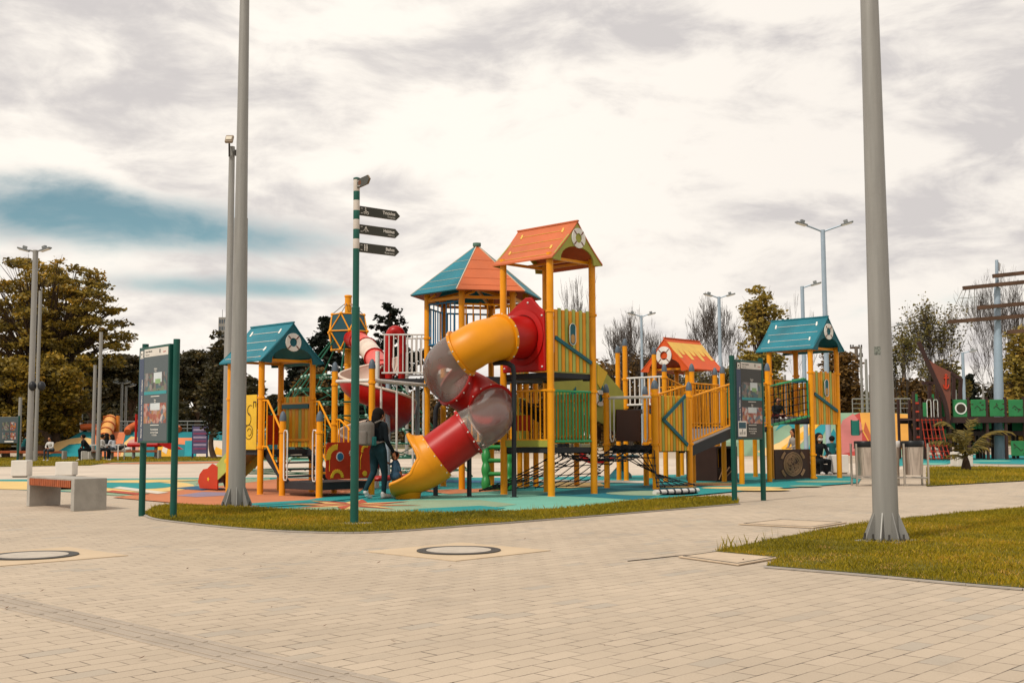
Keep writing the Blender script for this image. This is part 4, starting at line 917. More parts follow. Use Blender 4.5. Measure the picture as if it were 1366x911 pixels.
build(MB().prism([HXc + (q - HXc) * .99 + ZU * 2.98 for q in hx], (0, 0, -.06)), 'deck', DECK, T)
railing(T, hx[5], hx[0], 3.05, 3.92, 3.05, 3.92, 8, BLUEP, .013, .02); railing(T, hx[4], hx[5], 3.05, 3.85, 3.05, 3.85, 7, BLUEP, .013, .02)
railing(T, hx[0], hx[1], 3.05, 3.85, 3.05, 3.85, 7, YEL); railing(T, hx[3], hx[4], 3.05, 3.85, 3.05, 3.85, 7, BLUEP)
slats(T, hx[1] + (hx[2] - hx[1]) * .08, hx[1] + (hx[2] - hx[1]) * .92, 2.3, 3.3, 8, [YEL, OLIVE])
for i, c in ((0, YEL), (1, OLIVE)): railing(T, hx[i], hx[(i + 1) % 6], 1.0, 1.9, 1.0, 1.9, 8, c, .02)
# white railed landing with red arch, linking the hexagon to the open spiral
Wy = 24.3; w0 = W(509, 500, Wy); w1 = W(566, 500, Wy)
w0.z = w1.z = 0; LN = thing('white_railed_landing', 'landing with white railings and a red plastic arch left of the hexagonal tower', 'play platform', (w0.x, w0.y, 0))
dW = (w1 - w0).normalized(); bk = Vector((0, .9, 0))
railing(LN, w0, w1, 2.46, 3.28, 2.46, 3.28, 9, WHT, .013, .018); railing(LN, w0 + bk, w1 + bk, 2.46, 3.28, 2.46, 3.28, 9, WHT, .013, .018)
mb = MB(); mb.prism([w0 + ZU * 2.34, w1 + ZU * 2.34, w1 + bk + ZU * 2.34, w0 + bk + ZU * 2.34], (0, 0, -.1)); build(mb, 'deck', DECK, LN)
for q in (w0 + dW * .14, w0 + bk + dW * .05, w1 - dW * .22 + bk): post(LN, q, 2.3, False, (), .05, GALVB)
arc = w0 + dW * .1 + Vector((0, .1, 0)); pts = []; rs = []
for i in range(19):
    t = i / 18; a = math.pi * (1 - t); pts.append(arc + dW * (.16 + .14 * math.cos(a) * (1 if True else 0)) + ZU * (2.2 + (.95 if 0 < i < 18 else 0) + .24 * math.sin(a) * 1.0) + Vector((0, .25, 0)))
    rs.append(.085 + .045 * math.sin(a))
pts[0] = pts[1] - ZU * .95; pts[-1] = pts[-2] - ZU * .95
pts = [pts[0], pts[0] + ZU * .45 + dW * -.02] + pts[1:-1] + [pts[-1] + ZU * .45, pts[-1]]; rs = [.08, .085] + rs[1:-1] + [.085, .08]
build(MB().tube(pts, rs, 14), 'entry_arch', RED, LN, smooth=60)

# ---- open spiral slide, red outside and cream inside
oc = W(503, 600, 24.6); oc = Vector((oc.x, oc.y, 0))
OS = thing('open_spiral_slide', 'open red spiral slide with cream inside winding down behind the person with backpack', 'slide', (oc.x, oc.y, 0))
build(MB().cyl(oc, oc + ZU * 2.95, .05, n=14), 'centre_pole', WHT, OS, smooth=40)
RHo = .50; turns = 1.62; n2 = 90; vs = []; vin = []; m_ = 13; rim = [[], []]
ths = R(60)
for i in range(n2 + 1):
    t = i / n2; a = ths + turns * 2 * math.pi * t; z = lerp(2.40, .40, t) 
    c = oc + Vector((math.cos(a) * RHo, math.sin(a) * RHo, z)); rad = Vector((math.cos(a), math.sin(a), 0))
    for k in range(m_):
        ph = lerp(-80, 100, k / (m_ - 1)); w_ = .33
        p = c + rad * (math.sin(R(ph)) * w_) + ZU * (.30 - math.cos(R(ph)) * .30) + (ZU * .12 * (k / (m_ - 1)) ** 3)
        vs.append(p); vin.append(p - rad * math.sin(R(ph)) * .025 + ZU * math.cos(R(ph)) * .025)
        if k == 0: rim[0].append(p)
        if k == m_ - 1: rim[1].append(p)
fs = [(i * m_ + k, i * m_ + k + 1, (i + 1) * m_ + k + 1, (i + 1) * m_ + k) for i in range(n2) for k in range(m_ - 1)]
build(MB().add(vs, fs), 'outer_shell', RED, OS, smooth=70); build(MB().add(vin, fs), 'slide_bed', CREAM, OS, smooth=70)
build(MB().tube(rim[0], .022, 8).tube(rim[1], .03, 8), 'rim', CREAM, OS, smooth=60)
# crawl tube from the rope ball to the spiral
Bc = W(463, 600, 30); Bc = Vector((Bc.x, Bc.y, 0))
p0 = W(470, 452, 29.6); p1 = W(484, 458, 28.6); p2 = W(500, 478, 26.6); p3 = W(511, 500, 25.1)
CT = thing('crawl_tube', 'red and pale pink ringed tube leading down from the rope ball', 'slide tube', (p3.x, p3.y, 0))
sp = smooth_line([p0, p1, p2, p3], 6)
cuts = [0, 4, 8, 12, 16, len(sp) - 1]
for i in range(5):
    seg = sp[cuts[i]:cuts[i + 1] + 1]; build(MB().tube(seg, .235 if i % 2 == 0 else .225, 18), 'tube_section', (RED, PINK, CREAM, PINK, PINK)[i], CT, smooth=60)
    a = seg[-1]; d_ = (seg[-1] - seg[-2]).normalized(); build(MB().lathe(a - d_ * .02, [(.22, 0), (.26, .005), (.26, .035), (.22, .04)], 20, ax=d_, cap=False), 'flange', RED, CT, smooth=40)

# ------------------------------------------------------------------ rope ball tower
T = thing('rope_ball_climber', 'yellow pole with a dark teal ball cabin and green rope pyramid', 'rope climber', (Bc.x, Bc.y, 0))
ztop = ZH(463, 394, 30); post(T, Bc, ztop, False, (ztop - .03, ztop - .25, 3.0, 2.0, 1.0), r=.09)
zt, zm, zb = ZH(463, 420, 30), ZH(463, 443, 30), ZH(463, 467, 30)
def ringp(r, z, n, a0): return [Bc + Vector((math.cos(R(a0 + 360 / n * i)) * r, math.sin(R(a0 + 360 / n * i)) * r, z)) for i in range(n)]
rt = ringp(.42, zt, 6, 12); rm = ringp(.56, zm, 6, 42 - 60); rb = ringp(.42, zb, 6, 12)
mb = MB(); bars = []
for i in range(6):
    bars += [(rt[i], rt[(i + 1) % 6]), (rm[i], rm[(i + 1) % 6]), (rb[i], rb[(i + 1) % 6])]
    near = sorted(range(6), key=lambda k: (rm[k] - rt[i]).length)[:2]; bars += [(rt[i], rm[k]) for k in near] + [(rb[i], rm[k]) for k in near]
for a, b in bars: mb.cyl(a, b, .019, n=8)
build(mb, 'ball_frame', YEL, T, smooth=40)
for q in rt + rm + rb: build(MB().sphere(q, .045, 10, 6), 'frame_joint', YEL, T, smooth=60)
hb = bmesh.new()
for q in rt + rm + rb: hb.verts.new(Bc + Vector(((q - Bc).x * .985, (q - Bc).y * .985, (q - Bc).z)))
bmesh.ops.convex_hull(hb, input=hb.verts); hb.verts.index_update()
mb = MB(); mb.add([v.co.copy() for v in hb.verts], [tuple(v.index for v in f.verts) for f in hb.faces]); hb.free()
build(mb, 'ball_panel', mat('dark_teal_board', '#0a4652', .5), T, fix=False)
mb = MB()
for i in range(6): mb.cyl(Bc + ZU * (ztop - .15), rt[i], .012, n=5, cap=False)
build(mb, 'steel_cable', GALV, T)
gro = ringp(3.3, .05, 8, 0); RG = mat('green_rope', '#1d5a45', .8); KN = mat('pale_rope_joint', '#9fc4b4', .5); top_ = Bc + ZU * 4.2
mb = MB(); 
for i in range(8):
    mb.cyl(top_, gro[i], .022, n=5, cap=False)
build(mb, 'stay_rope', RG, T)
mb = MB(); rings = []
for j in range(1, 9):
    t = .28 + .72 * j / 8.5; rg_ = [top_.lerp(gro[k // 2].lerp(gro[(k // 2 + 1) % 8], .5 * (k % 2)), t) for k in range(16)]; rings.append(rg_)
    for k in range(16): mb.cyl(rg_[k], rg_[(k + 1) % 16], .013, n=4, cap=False)
    inner = [Bc + (q - Bc) * .6 + ZU * q.z * .0 for q in rg_]
    inner = [Vector((q.x, q.y, rg_[0].z)) for q in inner]
    for k in range(0, 16): mb.cyl(inner[k], inner[(k + 1) % 16], .012, n=4, cap=False); mb.cyl(inner[k], rg_[k], .010, n=4, cap=False)
for k in range(16):
    for j in range(7): mb.cyl(rings[j][k], rings[j + 1][(k + (j % 2)) % 16], .013, n=4, cap=False)
mb.k = 1
for j in range(8):
    for k in range(16):
        mb.sphere(rings[j][k], .045, 6, 4); q = rings[j][k]; mb.sphere(Vector((lerp(Bc.x, q.x, .6), lerp(Bc.y, q.y, .6), q.z * .6 + rings[j][0].z * .4)), .04, 6, 4)
build(mb, 'rope_net', [RG, KN], T)

# ------------------------------------------------------------------ right half of the playground
P = FM.p
# low deck with white rails, brown board, slat panel
T = thing('net_platform', 'low play platform with brown board, white hoops and teal triangle on yellow slats', 'play platform', tuple(P(3.4, .2)))
for a, b, z in ((3.4, .2, 2.07), (4.6, .2, 2.07), (3.2, 1.32, 2.02), (4.65, 1.4, 2.02)): post(T, P(a, b), z, True, (1.92, .92), r=.07 if (a, b) == (3.4, .2) else PR)
deck(T, P, 3.4, 4.6, .25, 1.35, .86)
def sF(b): return P(lerp(3.4, 3.2, b), lerp(.2, 1.32, b))
railing(T, sF(.05), sF(.95), 1.88, 1.90, 1.88, 1.90, 0, WHT)
for f in (.16, .84):
    for s_ in (-1, 1):
        mb = MB(); q0 = sF(f); q1 = sF(f + .08); mb.tube([q0 + ZU * 1.88, q0 + ZU * 1.05, q0.lerp(q1, .3) + ZU * .98, q0.lerp(q1, .7) + ZU * .98, q1 + ZU * 1.05, q1 + ZU * 1.88], .014, 8)
    build(mb, 'grab_rail', WHT, T, smooth=50)
build(MB().prism([P(3.62, 1.38, .98), P(4.5, 1.42, .98), P(4.5, 1.42, 1.66), P(3.62, 1.38, 1.66)], FM.v * .02), 'brown_board', BROWN, T)
slats(T, P(3.46, .16), P(4.52, .16), .78, 1.92, 11, [YEL, OLIVE, YEL, YELP])
mb = MB(); q = lambda a, z: P(a, .12, z)
mb.beam(q(4.36, 1.93), q(3.56, 1.42), .022, .07); mb.beam(q(3.56, 1.44), q(4.42, .90), .022, .075)
tri = build(mb, 'teal_triangle', TEAL, T); 
build(MB().beam(q(4.27, 1.84), q(4.27, 1.02), .015, .03, up=FM.u), 'triangle_bar', BLUEP, tri)
# nets
NT = thing('black_rope_net', 'black rope net bridge and climbing net between the slide tower and the low platform', 'rope net', tuple(P(2.4, .3)))
net(NT, P(1.25, .15, .86), P(1.25, 1.1, .86), P(3.3, 1.25, .84), P(3.4, .3, .84), 4, 9, .011, .25)
net(NT, P(1.5, 1.0, .70), P(3.35, 1.0, .75), P(2.9, 1.9, .06), P(1.1, 2.0, .06), 6, 4, .010, .08)
net(NT, P(3.35, .2, .82), P(3.25, 1.25, .82), P(3.72, -.50, .12), P(2.50, -.50, .12), 5, 6, .011, .10)
net(NT, P(.05, 1.9, .06), P(.9, 2.2, .08), P(2.4, 1.4, .62), P(1.3, 1.0, .78), 4, 6, .011, .06)
mb = MB(); 
for k in range(4): mb.tube([P(3.25 + .05 * k, 1.25, .82 + .02 * k).lerp(P(3.4 + .05 * k, .3, .82 + .02 * k), t / 8) + ZU * .02 * math.sin(t * 2.5 + k) for t in range(9)], .03, 6)
build(mb, 'twisted_edge_rope', ROPE, NT, smooth=50)
bl, br = G(873, 657, .05), G(931, 654, .05)
build(MB().cyl(bl, br, .05, n=12), 'ground_bar', WHT, NT, smooth=40)
mb = MB()
for k in range(6): c = bl.lerp(br, (k + .6) / 6.2); mb.cyl(c - (br - bl).normalized() * .02, c + (br - bl).normalized() * .02, .056, n=12)
build(mb, 'rope_clamp', BLACK, NT, smooth=40)

# ramp bridge rising to the right
T = thing('ramp_bridge', 'sloping dark ramp bridge with yellow bar railings left of the right info board', 'bridge', tuple(P(5.5, .2)))
mb = MB(); mb.prism([P(4.62, .24, .86), P(6.4, .24, 1.28), P(6.4, 1.36, 1.28), P(4.62, 1.36, .86)], (0, 0, -.05)); build(mb, 'ramp_deck', mat('grey_ramp', '#77716c', .8), T)
for b in (.2, 1.4):
    mb = MB(); mb.prism([P(4.66, b, .88), P(6.38, b, 1.30), P(6.38, b, 1.08), P(4.66, b, .66)], FM.v * .03); build(mb, 'ramp_beam', BLACK, T)
    railing(T, P(4.66, b - .03), P(6.36, b - .03), .98, 1.92, 1.38, 2.28, 15, YEL, .014, .024)
# landing joining ramp and green bridge
T = thing('ramp_landing', 'yellow railed landing between the ramp bridge and the green rope bridge', 'play platform', tuple(P(6.4, .1)))
for (px, py, z) in ((990, 646.8, 2.5), (1026.8, 643.7, 2.62)):
    g = G(px, py); post(T, g, z, True, (2.3, 1.3))
for q, z in ((P(6.5, 1.45), 2.6), (P(7.72, 1.42), 2.6)): post(T, q, z, True, (2.2,))
gA, gB = G(990, 646.8), G(1026.8, 643.7); dAB = (gB - gA)
FT = Fr(gA, math.atan2(dAB.y, dAB.x)); deck(T, FT.p, 0, dAB.length, 0, 1.2, 1.30)
railing(T, gA, gB, 1.38, 2.3, 1.38, 2.3, 9, YEL); railing(T, FT.p(0, 1.25), FT.p(1.5, 1.25), 1.38, 2.3, 1.38, 2.3, 9, YEL)
# crawl tunnel frame below the ramp
c = G(950, 641); T = thing('crawl_tunnel', 'dark brown square crawl tunnel under the ramp bridge', 'crawl tunnel', (c.x, c.y, 0))
mb = MB(); w_ = .42
for s_ in (-1, 1): mb.box(c + U * (s_ * w_) + ZU * .42, (.06, .9, .84), yaw=YAW)
mb.box(c + ZU * .81, (w_ * 2, .9, .06), yaw=YAW); mb.box(c + ZU * .16, (w_ * 2, .9, .32), yaw=YAW)
build(mb, 'tunnel_shell', mat('dark_brown_plastic', '#35201a', .55), T, bevel=.02)
mb = MB()
for k in range(3): mb.cyl(c + U * (-.4 + .1 * k) - V * .47 + ZU * .05, c + U * (-.2 + .25 * k) - V * .47 + ZU * .34, .012)
build(mb, 'root_relief', BRNL, T)

# big olive panelled stair behind the slide tower
def onb(px, b):
    k = (px - 683) / FOC; o_ = FM.p(0, b); a = (k * o_.y - o_.x) / (FM.u.x - k * FM.u.y); return a
def wb(px, py, b): a = onb(px, b); q = FM.p(a, b); return W(px, py, q.y)
T = thing('panelled_stair', 'enclosed stair with olive side panel carrying yellow and teal triangles behind the slide tower', 'play stair', tuple(P(2.2, 1.5)))
b_ = 1.5
sp_ = build(MB().prism([wb(738, 470, b_), wb(797, 484, b_), wb(832, 524, b_), wb(832, 584, b_), wb(806, 566, b_), wb(738, 527, b_)], FM.v * .03), 'side_panel', OLIVE, T)
for name, pl, m in (('yellow_triangle', [(797, 487), (810, 497), (801, 519), (797, 512)], YELP), ('teal_triangle', [(752, 537), (768, 516), (770, 545)], TEAL), ('teal_triangle', [(799, 540), (803, 512), (808, 540)], TEAL), ('yellow_triangle', [(773, 530), (781, 550), (760, 538)], YELP)):
    pts = [wb(x, y, b_ - .006) for x, y in pl]; build(MB().prism(pts, -FM.v * .012), name, m, sp_)
life_ring(T, wb(800.5, 531, b_ - .03), -FM.v, .17)
mb = MB(); l0 = wb(738, 530, b_ + .1); l1 = wb(806, 570, b_ + .1)
for bb in (.08, .9): mb.prism([l0 + FM.v * bb, l1 + FM.v * bb, l1 + FM.v * bb - ZU * .28, l0 + FM.v * bb - ZU * .28], FM.v * .04)
for k in range(9):
    q = l0.lerp(l1, (k + .5) / 9) - ZU * .1; mb.box(q + FM.v * .5, (.24, .86, .04), yaw=YAW)
build(mb, 'stair_flight', BROWN, T)
for q in (P(1.5, 2.4), P(3.6, 2.5), P(2.49, 3.16), P(2.98, 3.14)): post(T, q, 2.3, False, ())
build(MB().prism([P(1.25, 1.55, 2.26), P(1.9, 1.55, 2.26), P(1.9, 2.4, 2.26), P(1.25, 2.4, 2.26)], (0, 0, -.08)), 'landing', DECK, T)

# tall posts with white rail platform
W1 = G(888.4, 642.5); FW = Fr(W1); P = FW.p
T = thing('white_rail_platform', 'play platform with white railing and three tall capped posts left of the small orange roof', 'play platform', (W1.x, W1.y, 0))
post(T, P(0, 0), 2.66, True, (2.5,)); post(T, P(0, 1.2), 3.35, True, (2.5, 1.8)); post(T, P(1.2, 1.2), 3.2, True); post(T, P(.15, 1.55), 3.2, True); post(T, P(1.2, 0), 2.2, True)
deck(T, P, 0, 1.2, 0, 1.2, 1.75)
railing(T, P(0, .06), P(0, 1.14), 1.86, 2.52, 1.86, 2.52, 7, WHT, .018, .024, mid=None)
railing(T, P(.06, 0), P(1.14, 0), 1.86, 2.5, 1.6, 2.2, 7, YEL)
build(MB().sphere(P(.5, .6, 1.95), .30, 14, 10, (1, 1, .8)), 'play_dome', mat('salmon_plastic', '#d9704e', .4), T, smooth=60)
# orange roofed tower
Oc = Vector((4.48, 29.0, 0)); FO = Fr(Oc); P = FO.p
T = thing('small_roofed_tower', 'play tower with small orange gable roof and sand yellow drip pattern', 'play tower', tuple(Oc), 'roofed play towers')
for a, b in ((0, 0), (1.2, 0), (0, 1.2), (1.2, 1.2)): post(T, P(a, b), 2.86, False, (2.2,))
PO = lambda a, b, z: FO.p(b, a, z)
gable_roof(T, PO, -.17, 1.37, -.16, 1.42, 2.80, 3.62, ORNG, ORNG, YEL, None, drip=SAND, plate_m=WBRD)
life_ring(T, PO(.6, -.17, 3.16), -FO.u, .24)
deck(T, P, 0, 1.2, 0, 1.2, 1.3)
railing(T, P(.06, 0), P(1.14, 0), 1.4, 2.25, 1.4, 2.25, 8, YEL); railing(T, P(0, .06), P(0, 1.14), 1.4, 2.35, 1.4, 2.35, 8, YEL); railing(T, P(.06, 1.2), P(1.14, 1.2), 1.4, 2.25, 1.4, 2.25, 8, GREEN)
for k, (x, y, z) in enumerate(((910, 634, 1.3), (959, 635, 1.3), (1008, 636, 1.3))): post(T, G(x, y), z, False)
for q, z in ((P(-.1, -.9), 2.62), (P(1.2, -.8), 2.5)): post(T, q, z, True, (2.2,))
railing(T, P(-.1, -.86), P(0, -.06), 1.2, 2.2, 1.4, 2.25, 6, YEL); railing(T, P(1.2, -.76), P(1.2, -.06), 1.3, 2.3, 1.4, 2.3, 6, YEL); railing(T, P(-.05, -.9), P(1.15, -.8), 1.2, 2.2, 1.2, 2.2, 9, YEL)

# right blue roofed tower
k_ = (1080.6 - 683) / FOC; Ro = Vector((k_ * 28.05 + .02, 28.05, 0)); FR = Fr(Ro, R(43)); P = FR.p
T = thing('right_play_tower', 'play tower with teal blue gable roof and labyrinth board at the right end', 'play tower', tuple(Ro), 'roofed play towers')
for a, b in ((0, 0), (1.2, 0), (0, 1.2), (1.2, 1.2)): post(T, P(a, b), 3.26, False, (2.64, .62, .06) if (a, b) == (0, 0) else (2.64,), r=.065)
gable_roof(T, P, -.12, 1.34, -.16, 1.52, 3.24, 4.06, ROOFB, TEAL, YEL, WBRD)
life_ring(T, P(.61, -.15, 3.68), -FR.v, .20)
deck(T, P, 0, 1.2, 0, 1.2, 1.52, th=.14)
slats(T, P(.08, -.01), P(1.14, -.01), 1.36, 2.66, 10, [YEL, LIME, YEL], top=lambda i: .03 if i % 2 else 0)
build(MB().beam(P(.08, -.045, 2.12), P(1.12, -.045, 1.70), .025, .08), 'diagonal_bar', TEAL, T, bevel=.004)
porthole(T, P(.6, -.04, 2.27), -FR.v, .085, .21)
railing(T, P(.06, 1.2), P(1.14, 1.2), 1.6, 2.5, 1.6, 2.5, 8, YEL); slats(T, P(1.2, .1), P(1.2, 1.1), 1.5, 2.45, 8, [YEL, YELP])
build(MB().beam(P(-.06, .1, 2.45), P(-.06, .5, 2.45), .02, .1), 'crossbar', TEAL, T)
g27 = G(1026.8, 643.7)
# labyrinth board
q0 = W(1034, 620, 27.1); q0.z = 0; q1 = Ro - FR.u * .09 + FR.v * .02; q1 = Vector((q1.x, q1.y, 0)); 
dL = (q1 - q0).normalized(); nL = Vector((dL.y, -dL.x, 0)); Ll = (q1 - q0).length
lb = build(MB().prism([q0 + ZU * .05, q1 + ZU * .05, q1 + ZU * .76, q0 + ZU * .76], -nL * .03), 'labyrinth_board', BROWN, T, bevel=.004)
mb = MB(); cc = q0.lerp(q1, .5) + ZU * .405 + nL * .002
def arcl(r, a0, a1, w=.012, sq=1.28):
    r *= .84; w *= 1.25
    n = max(6, int(abs(a1 - a0) / 8)); pts = [cc + dL * (r * sq * math.cos(R(lerp(a0, a1, i / n)))) + ZU * r * math.sin(R(lerp(a0, a1, i / n))) for i in range(n + 1)]
    for i in range(n): mb.beam(pts[i], pts[i + 1], .005, w, up=ZU) if False else mb.cyl(pts[i], pts[i + 1], w / 2, n=5, cap=False)
for r, w_ in ((.33, .022), (.29, .014), (.255, .020)): arcl(r, 0, 360, w_)
for r in (.42, .46):
    for a in (35, 145, 215, 325): arcl(r, a - 14, a + 14, .03)
rg = random.Random(3)
for j, r in enumerate((.05, .08, .11, .14, .17, .20, .225)):
    a = rg.uniform(0, 90)
    while a < 360: e = a + rg.uniform(25, 75); arcl(r, a, min(e, 372), .013); a = e + rg.uniform(10, 25)
    for k in range(4): 
        a = R(rg.uniform(0, 360)); c1 = cc + dL * r * math.cos(a) + ZU * r * math.sin(a); mb.cyl(c1, cc + dL * (r + .03) * math.cos(a) + ZU * (r + .03) * math.sin(a), .006, n=5)
build(mb, 'labyrinth_lines', BRNL, lb, smooth=60)
# green rope bridge to it
T = thing('green_rope_bridge', 'rope sided bridge with green tubes below the right blue roof', 'bridge', (g27.x, g27.y, 0))
dB = Vector((Ro.x - g27.x, Ro.y - g27.y, 0)); Lb = dB.length; FB = Fr(g27, math.atan2(dB.y, dB.x)); P = FB.p
z0b, z1b, h = 1.32, 1.56, .92
for b in (.03, 1.15):
    build(MB().cyl(P(.08, b, z0b), P(Lb - .08, b, z1b), .035, n=10), 'bottom_tube', GREEN, T, smooth=40)
    build(MB().tube([P(.08, b, z0b + .2), P(.1, b, z0b + h), P(.5, b, z0b + h + .06), P(Lb - .3, b, z1b + h), P(Lb - .14, b, z1b + h - .05), P(Lb - .12, b, z1b)], .026, 8), 'hand_tube', GREEN, T, smooth=50)
    net(T, P(.1, b, z0b), P(Lb - .14, b, z1b), P(Lb - .14, b, z1b + h - .06), P(.1, b, z0b + h - .04), 8, 5, .010)
    mb = MB(); 
    for k in range(7): c = P(.08, b, z0b).lerp(P(Lb - .08, b, z1b), (k + .5) / 7); e = FB.u * .015; mb.cyl(c - e, c + e, .04, n=10)
    build(mb, 'rope_clamp', BLACK, T, smooth=40)
mb = MB(); mb.prism([P(.08, .06, z0b), P(Lb - .1, .06, z1b), P(Lb - .1, 1.12, z1b), P(.08, 1.12, z0b)], (0, 0, -.04)); build(mb, 'bridge_deck', BLACK, T)
CH_SPOT = P(Lb * .60, .5, lerp(z0b, z1b, .60)); FBy = math.atan2(dB.y, dB.x)

# small rockers seen through the posts
def rocker(px, py, label, m1, m2, s_=1.0):
    c = G(px, py); T = thing('spring_rocker', label, 'spring rocker', tuple(c), 'spring rockers')
    mb = MB(); mb.tube([c + Vector((math.cos(i * .9) * .09, math.sin(i * .9) * .09, .02 + i * .012)) * 1 for i in range(28)], .014, 6); build(mb, 'spring', BLACK, T, smooth=50)
    build(MB().prism([c + Vector((x, -.13, z)) for x, z in ((-.45, .45), (-.2, .36), (.2, .36), (.45, .45), (.5, .62), (.36, .56), (.1, .48), (-.2, .48), (-.42, .68), (-.52, .66))], (0, .26, 0)), 'body', m1, T, bevel=.03)
    build(MB().sphere(c + Vector((-.42, 0, .66)), .15, 12, 8, (1, .7, .8)), 'head', m2, T, smooth=60)
    build(MB().cyl(c + Vector((-.25, -.2, .66)), c + Vector((-.25, .2, .66)), .018), 'handle', BLACK, T)
rocker(797, 636, 'red and yellow spring rocker seen through the black rope net', RED, YEL)
rocker(493, 645, 'red spring rocker half hidden behind the left tower posts', RED, ORNG)
c = G(828, 638); T = thing('play_table', 'low teal play table behind the rope net', 'play table', tuple(c))
build(MB().lathe((c.x, c.y, .55), [(.0, 0), (.45, 0), (.47, .03), (.45, .06)], 24), 'table_top', TEAL, T, smooth=40); build(MB().lathe((c.x, c.y, 0), [(.3, 0), (.28, .1), (.1, .3), (.12, .55)], 16), 'pedestal', TEAL, T, smooth=50)

# ------------------------------------------------------------------ big lamp poles
def big_pole(px, py, r0, r1, h, label, joint=None, sticker=False, skew=0):
    b = G(px, py); T = thing('lamp_pole', label, 'lamp pole', (b.x, b.y, 0), 'big lamp poles in the foreground')
    mb = MB(); N = 10
    zj = joint or h * .5
    mb.lathe((b.x, b.y, .03), [(r0, 0)] + [(lerp(r0, r1, z / h), z) for z in [zj * k / 6 for k in range(1, 7)]] + [(lerp(r0, r1, zj / h) - .008, zj + .002)] + [(lerp(r0, r1, z / h) - .008, z) for z in [lerp(zj, h, k / 5) for k in range(1, 6)]], 40)
    s = build(mb, 'shaft', GALV, T, smooth=30)
    build(MB().box((b.x, b.y, .02), (r0 * 3.6, r0 * 3.6, .025), yaw=YAW), 'base_plate', GALV, T, bevel=.003)
    for k in range(8):
        a = YAW + R(45 * k + 12); e = Vector((math.cos(a), math.sin(a), 0)); f = Vector((-e.y, e.x, 0)) * .006
        q = Vector((b.x, b.y, .033)); build(MB().prism([q + e * (r0 - .005) - f, q + e * (r0 * 1.75) - f, q + e * (r0 * 1.75) - f + ZU * .03, q + e * (r0 - .005) - f + ZU * r0 * 2.2], f * 2), 'gusset', GALV, T)
    mb = MB()
    for k in range(8):
        a = YAW + R(45 * k + 34); q = Vector((b.x + math.cos(a) * r0 * 1.62, b.y + math.sin(a) * r0 * 1.62, .03)); mb.cyl(q, q + ZU * .07, .011, n=8); mb.lathe(q, [(.022, .0), (.022, .022), (.012, .024)], 6)
    build(mb, 'anchor_bolt', IRON, T)
    if sticker:
        z = ZH(1170, 468.5, b.y); rr = lerp(r0, r1, z / h) + .001; a0 = math.atan2(-b.y, -b.x) - .15; vs = []
        vs = [(b.x + rr * math.cos(a0 + i * .08), b.y + rr * math.sin(a0 + i * .08), z + d) for d in (-.045, .04) for i in range(-5, 3)]
        build(MB().add(vs, [(i, i + 1, i + 9, i + 8) for i in range(7)]), 'worn_sticker', mat('worn_sticker', '#6b6f68', .7, var=.6, vs=60), s, fix=False)
    # luminaires above the picture
    for sg in (-1, 1):
        e = Vector((sg, .1, 0)).normalized(); top = Vector((b.x, b.y, h)); build(MB().tube([top - ZU * .2, top + e * .5 + ZU * .2, top + e * 1.2 + ZU * .3], .035, 8), 'arm', GALV, T, smooth=50)
        build(MB().box(top + e * 1.5 + ZU * .3, (.7, .3, .09), yaw=math.atan2(e.y, e.x)), 'lamp_head', mat('lamp_head', '#7b7f80', .5), T, bevel=.03)
    return T
big_pole(315.5, 677, .135, .06, 12, 'tall grey lamp pole left of the blue roofed playhouse, its base in the grass strip', joint=4.55)
big_pole(1182.5, 724, .128, .05, 12, 'thick tall grey lamp pole on the right lawn with a worn sticker', joint=9.0, sticker=True)

# ------------------------------------------------------------------ finger post
b = G(472.5, 700); Yp = b.y
T = thing('finger_post', 'green and white banded finger post with four dark direction blades', 'signpost', (b.x, b.y, 0))
zt = lambda py: ZH(474, py, Yp)
mb = MB(); mb.lathe((b.x, b.y, 0), [(.052, 0), (.052, zt(410)), (.041, zt(409)), (.041, zt(332))], 24); build(mb, 'pole', mat('signpost_green', '#155347', .4, var=.1, grime=.06), T, smooth=35)
bands = [(239, 255.5, 0), (255.5, 267.5, 1), (267.5, 281, 0), (281, 293, 1), (293, 306, 0), (306, 319, 1), (319, 332, 0)]
for a, c, g in bands:
    z0, z1 = zt(c), zt(a); build(MB().lathe((b.x, b.y, z0), [(.041, 0), (.0412, .001), (.0412, z1 - z0 - .001), (.041, z1 - z0)], 24), 'band', MATS['signpost_green'] if g else mat('grey_white_band', '#c9c0b6', .4), T, smooth=35)
build(MB().lathe((b.x, b.y, zt(240)), [(.044, 0), (.044, .02), (.02, .03)], 20), 'pole_cap', mat('signpost_green', ''), T, smooth=35)
build(MB().box((b.x, b.y, .015), (.34, .34, .025), yaw=YAW), 'footing', CONC, T)
BLADE = mat('dark_bronze_blade', '#3a3a31', .4, var=.08); BEDGE = mat('bronze_edge', '#7d6a54', .4)
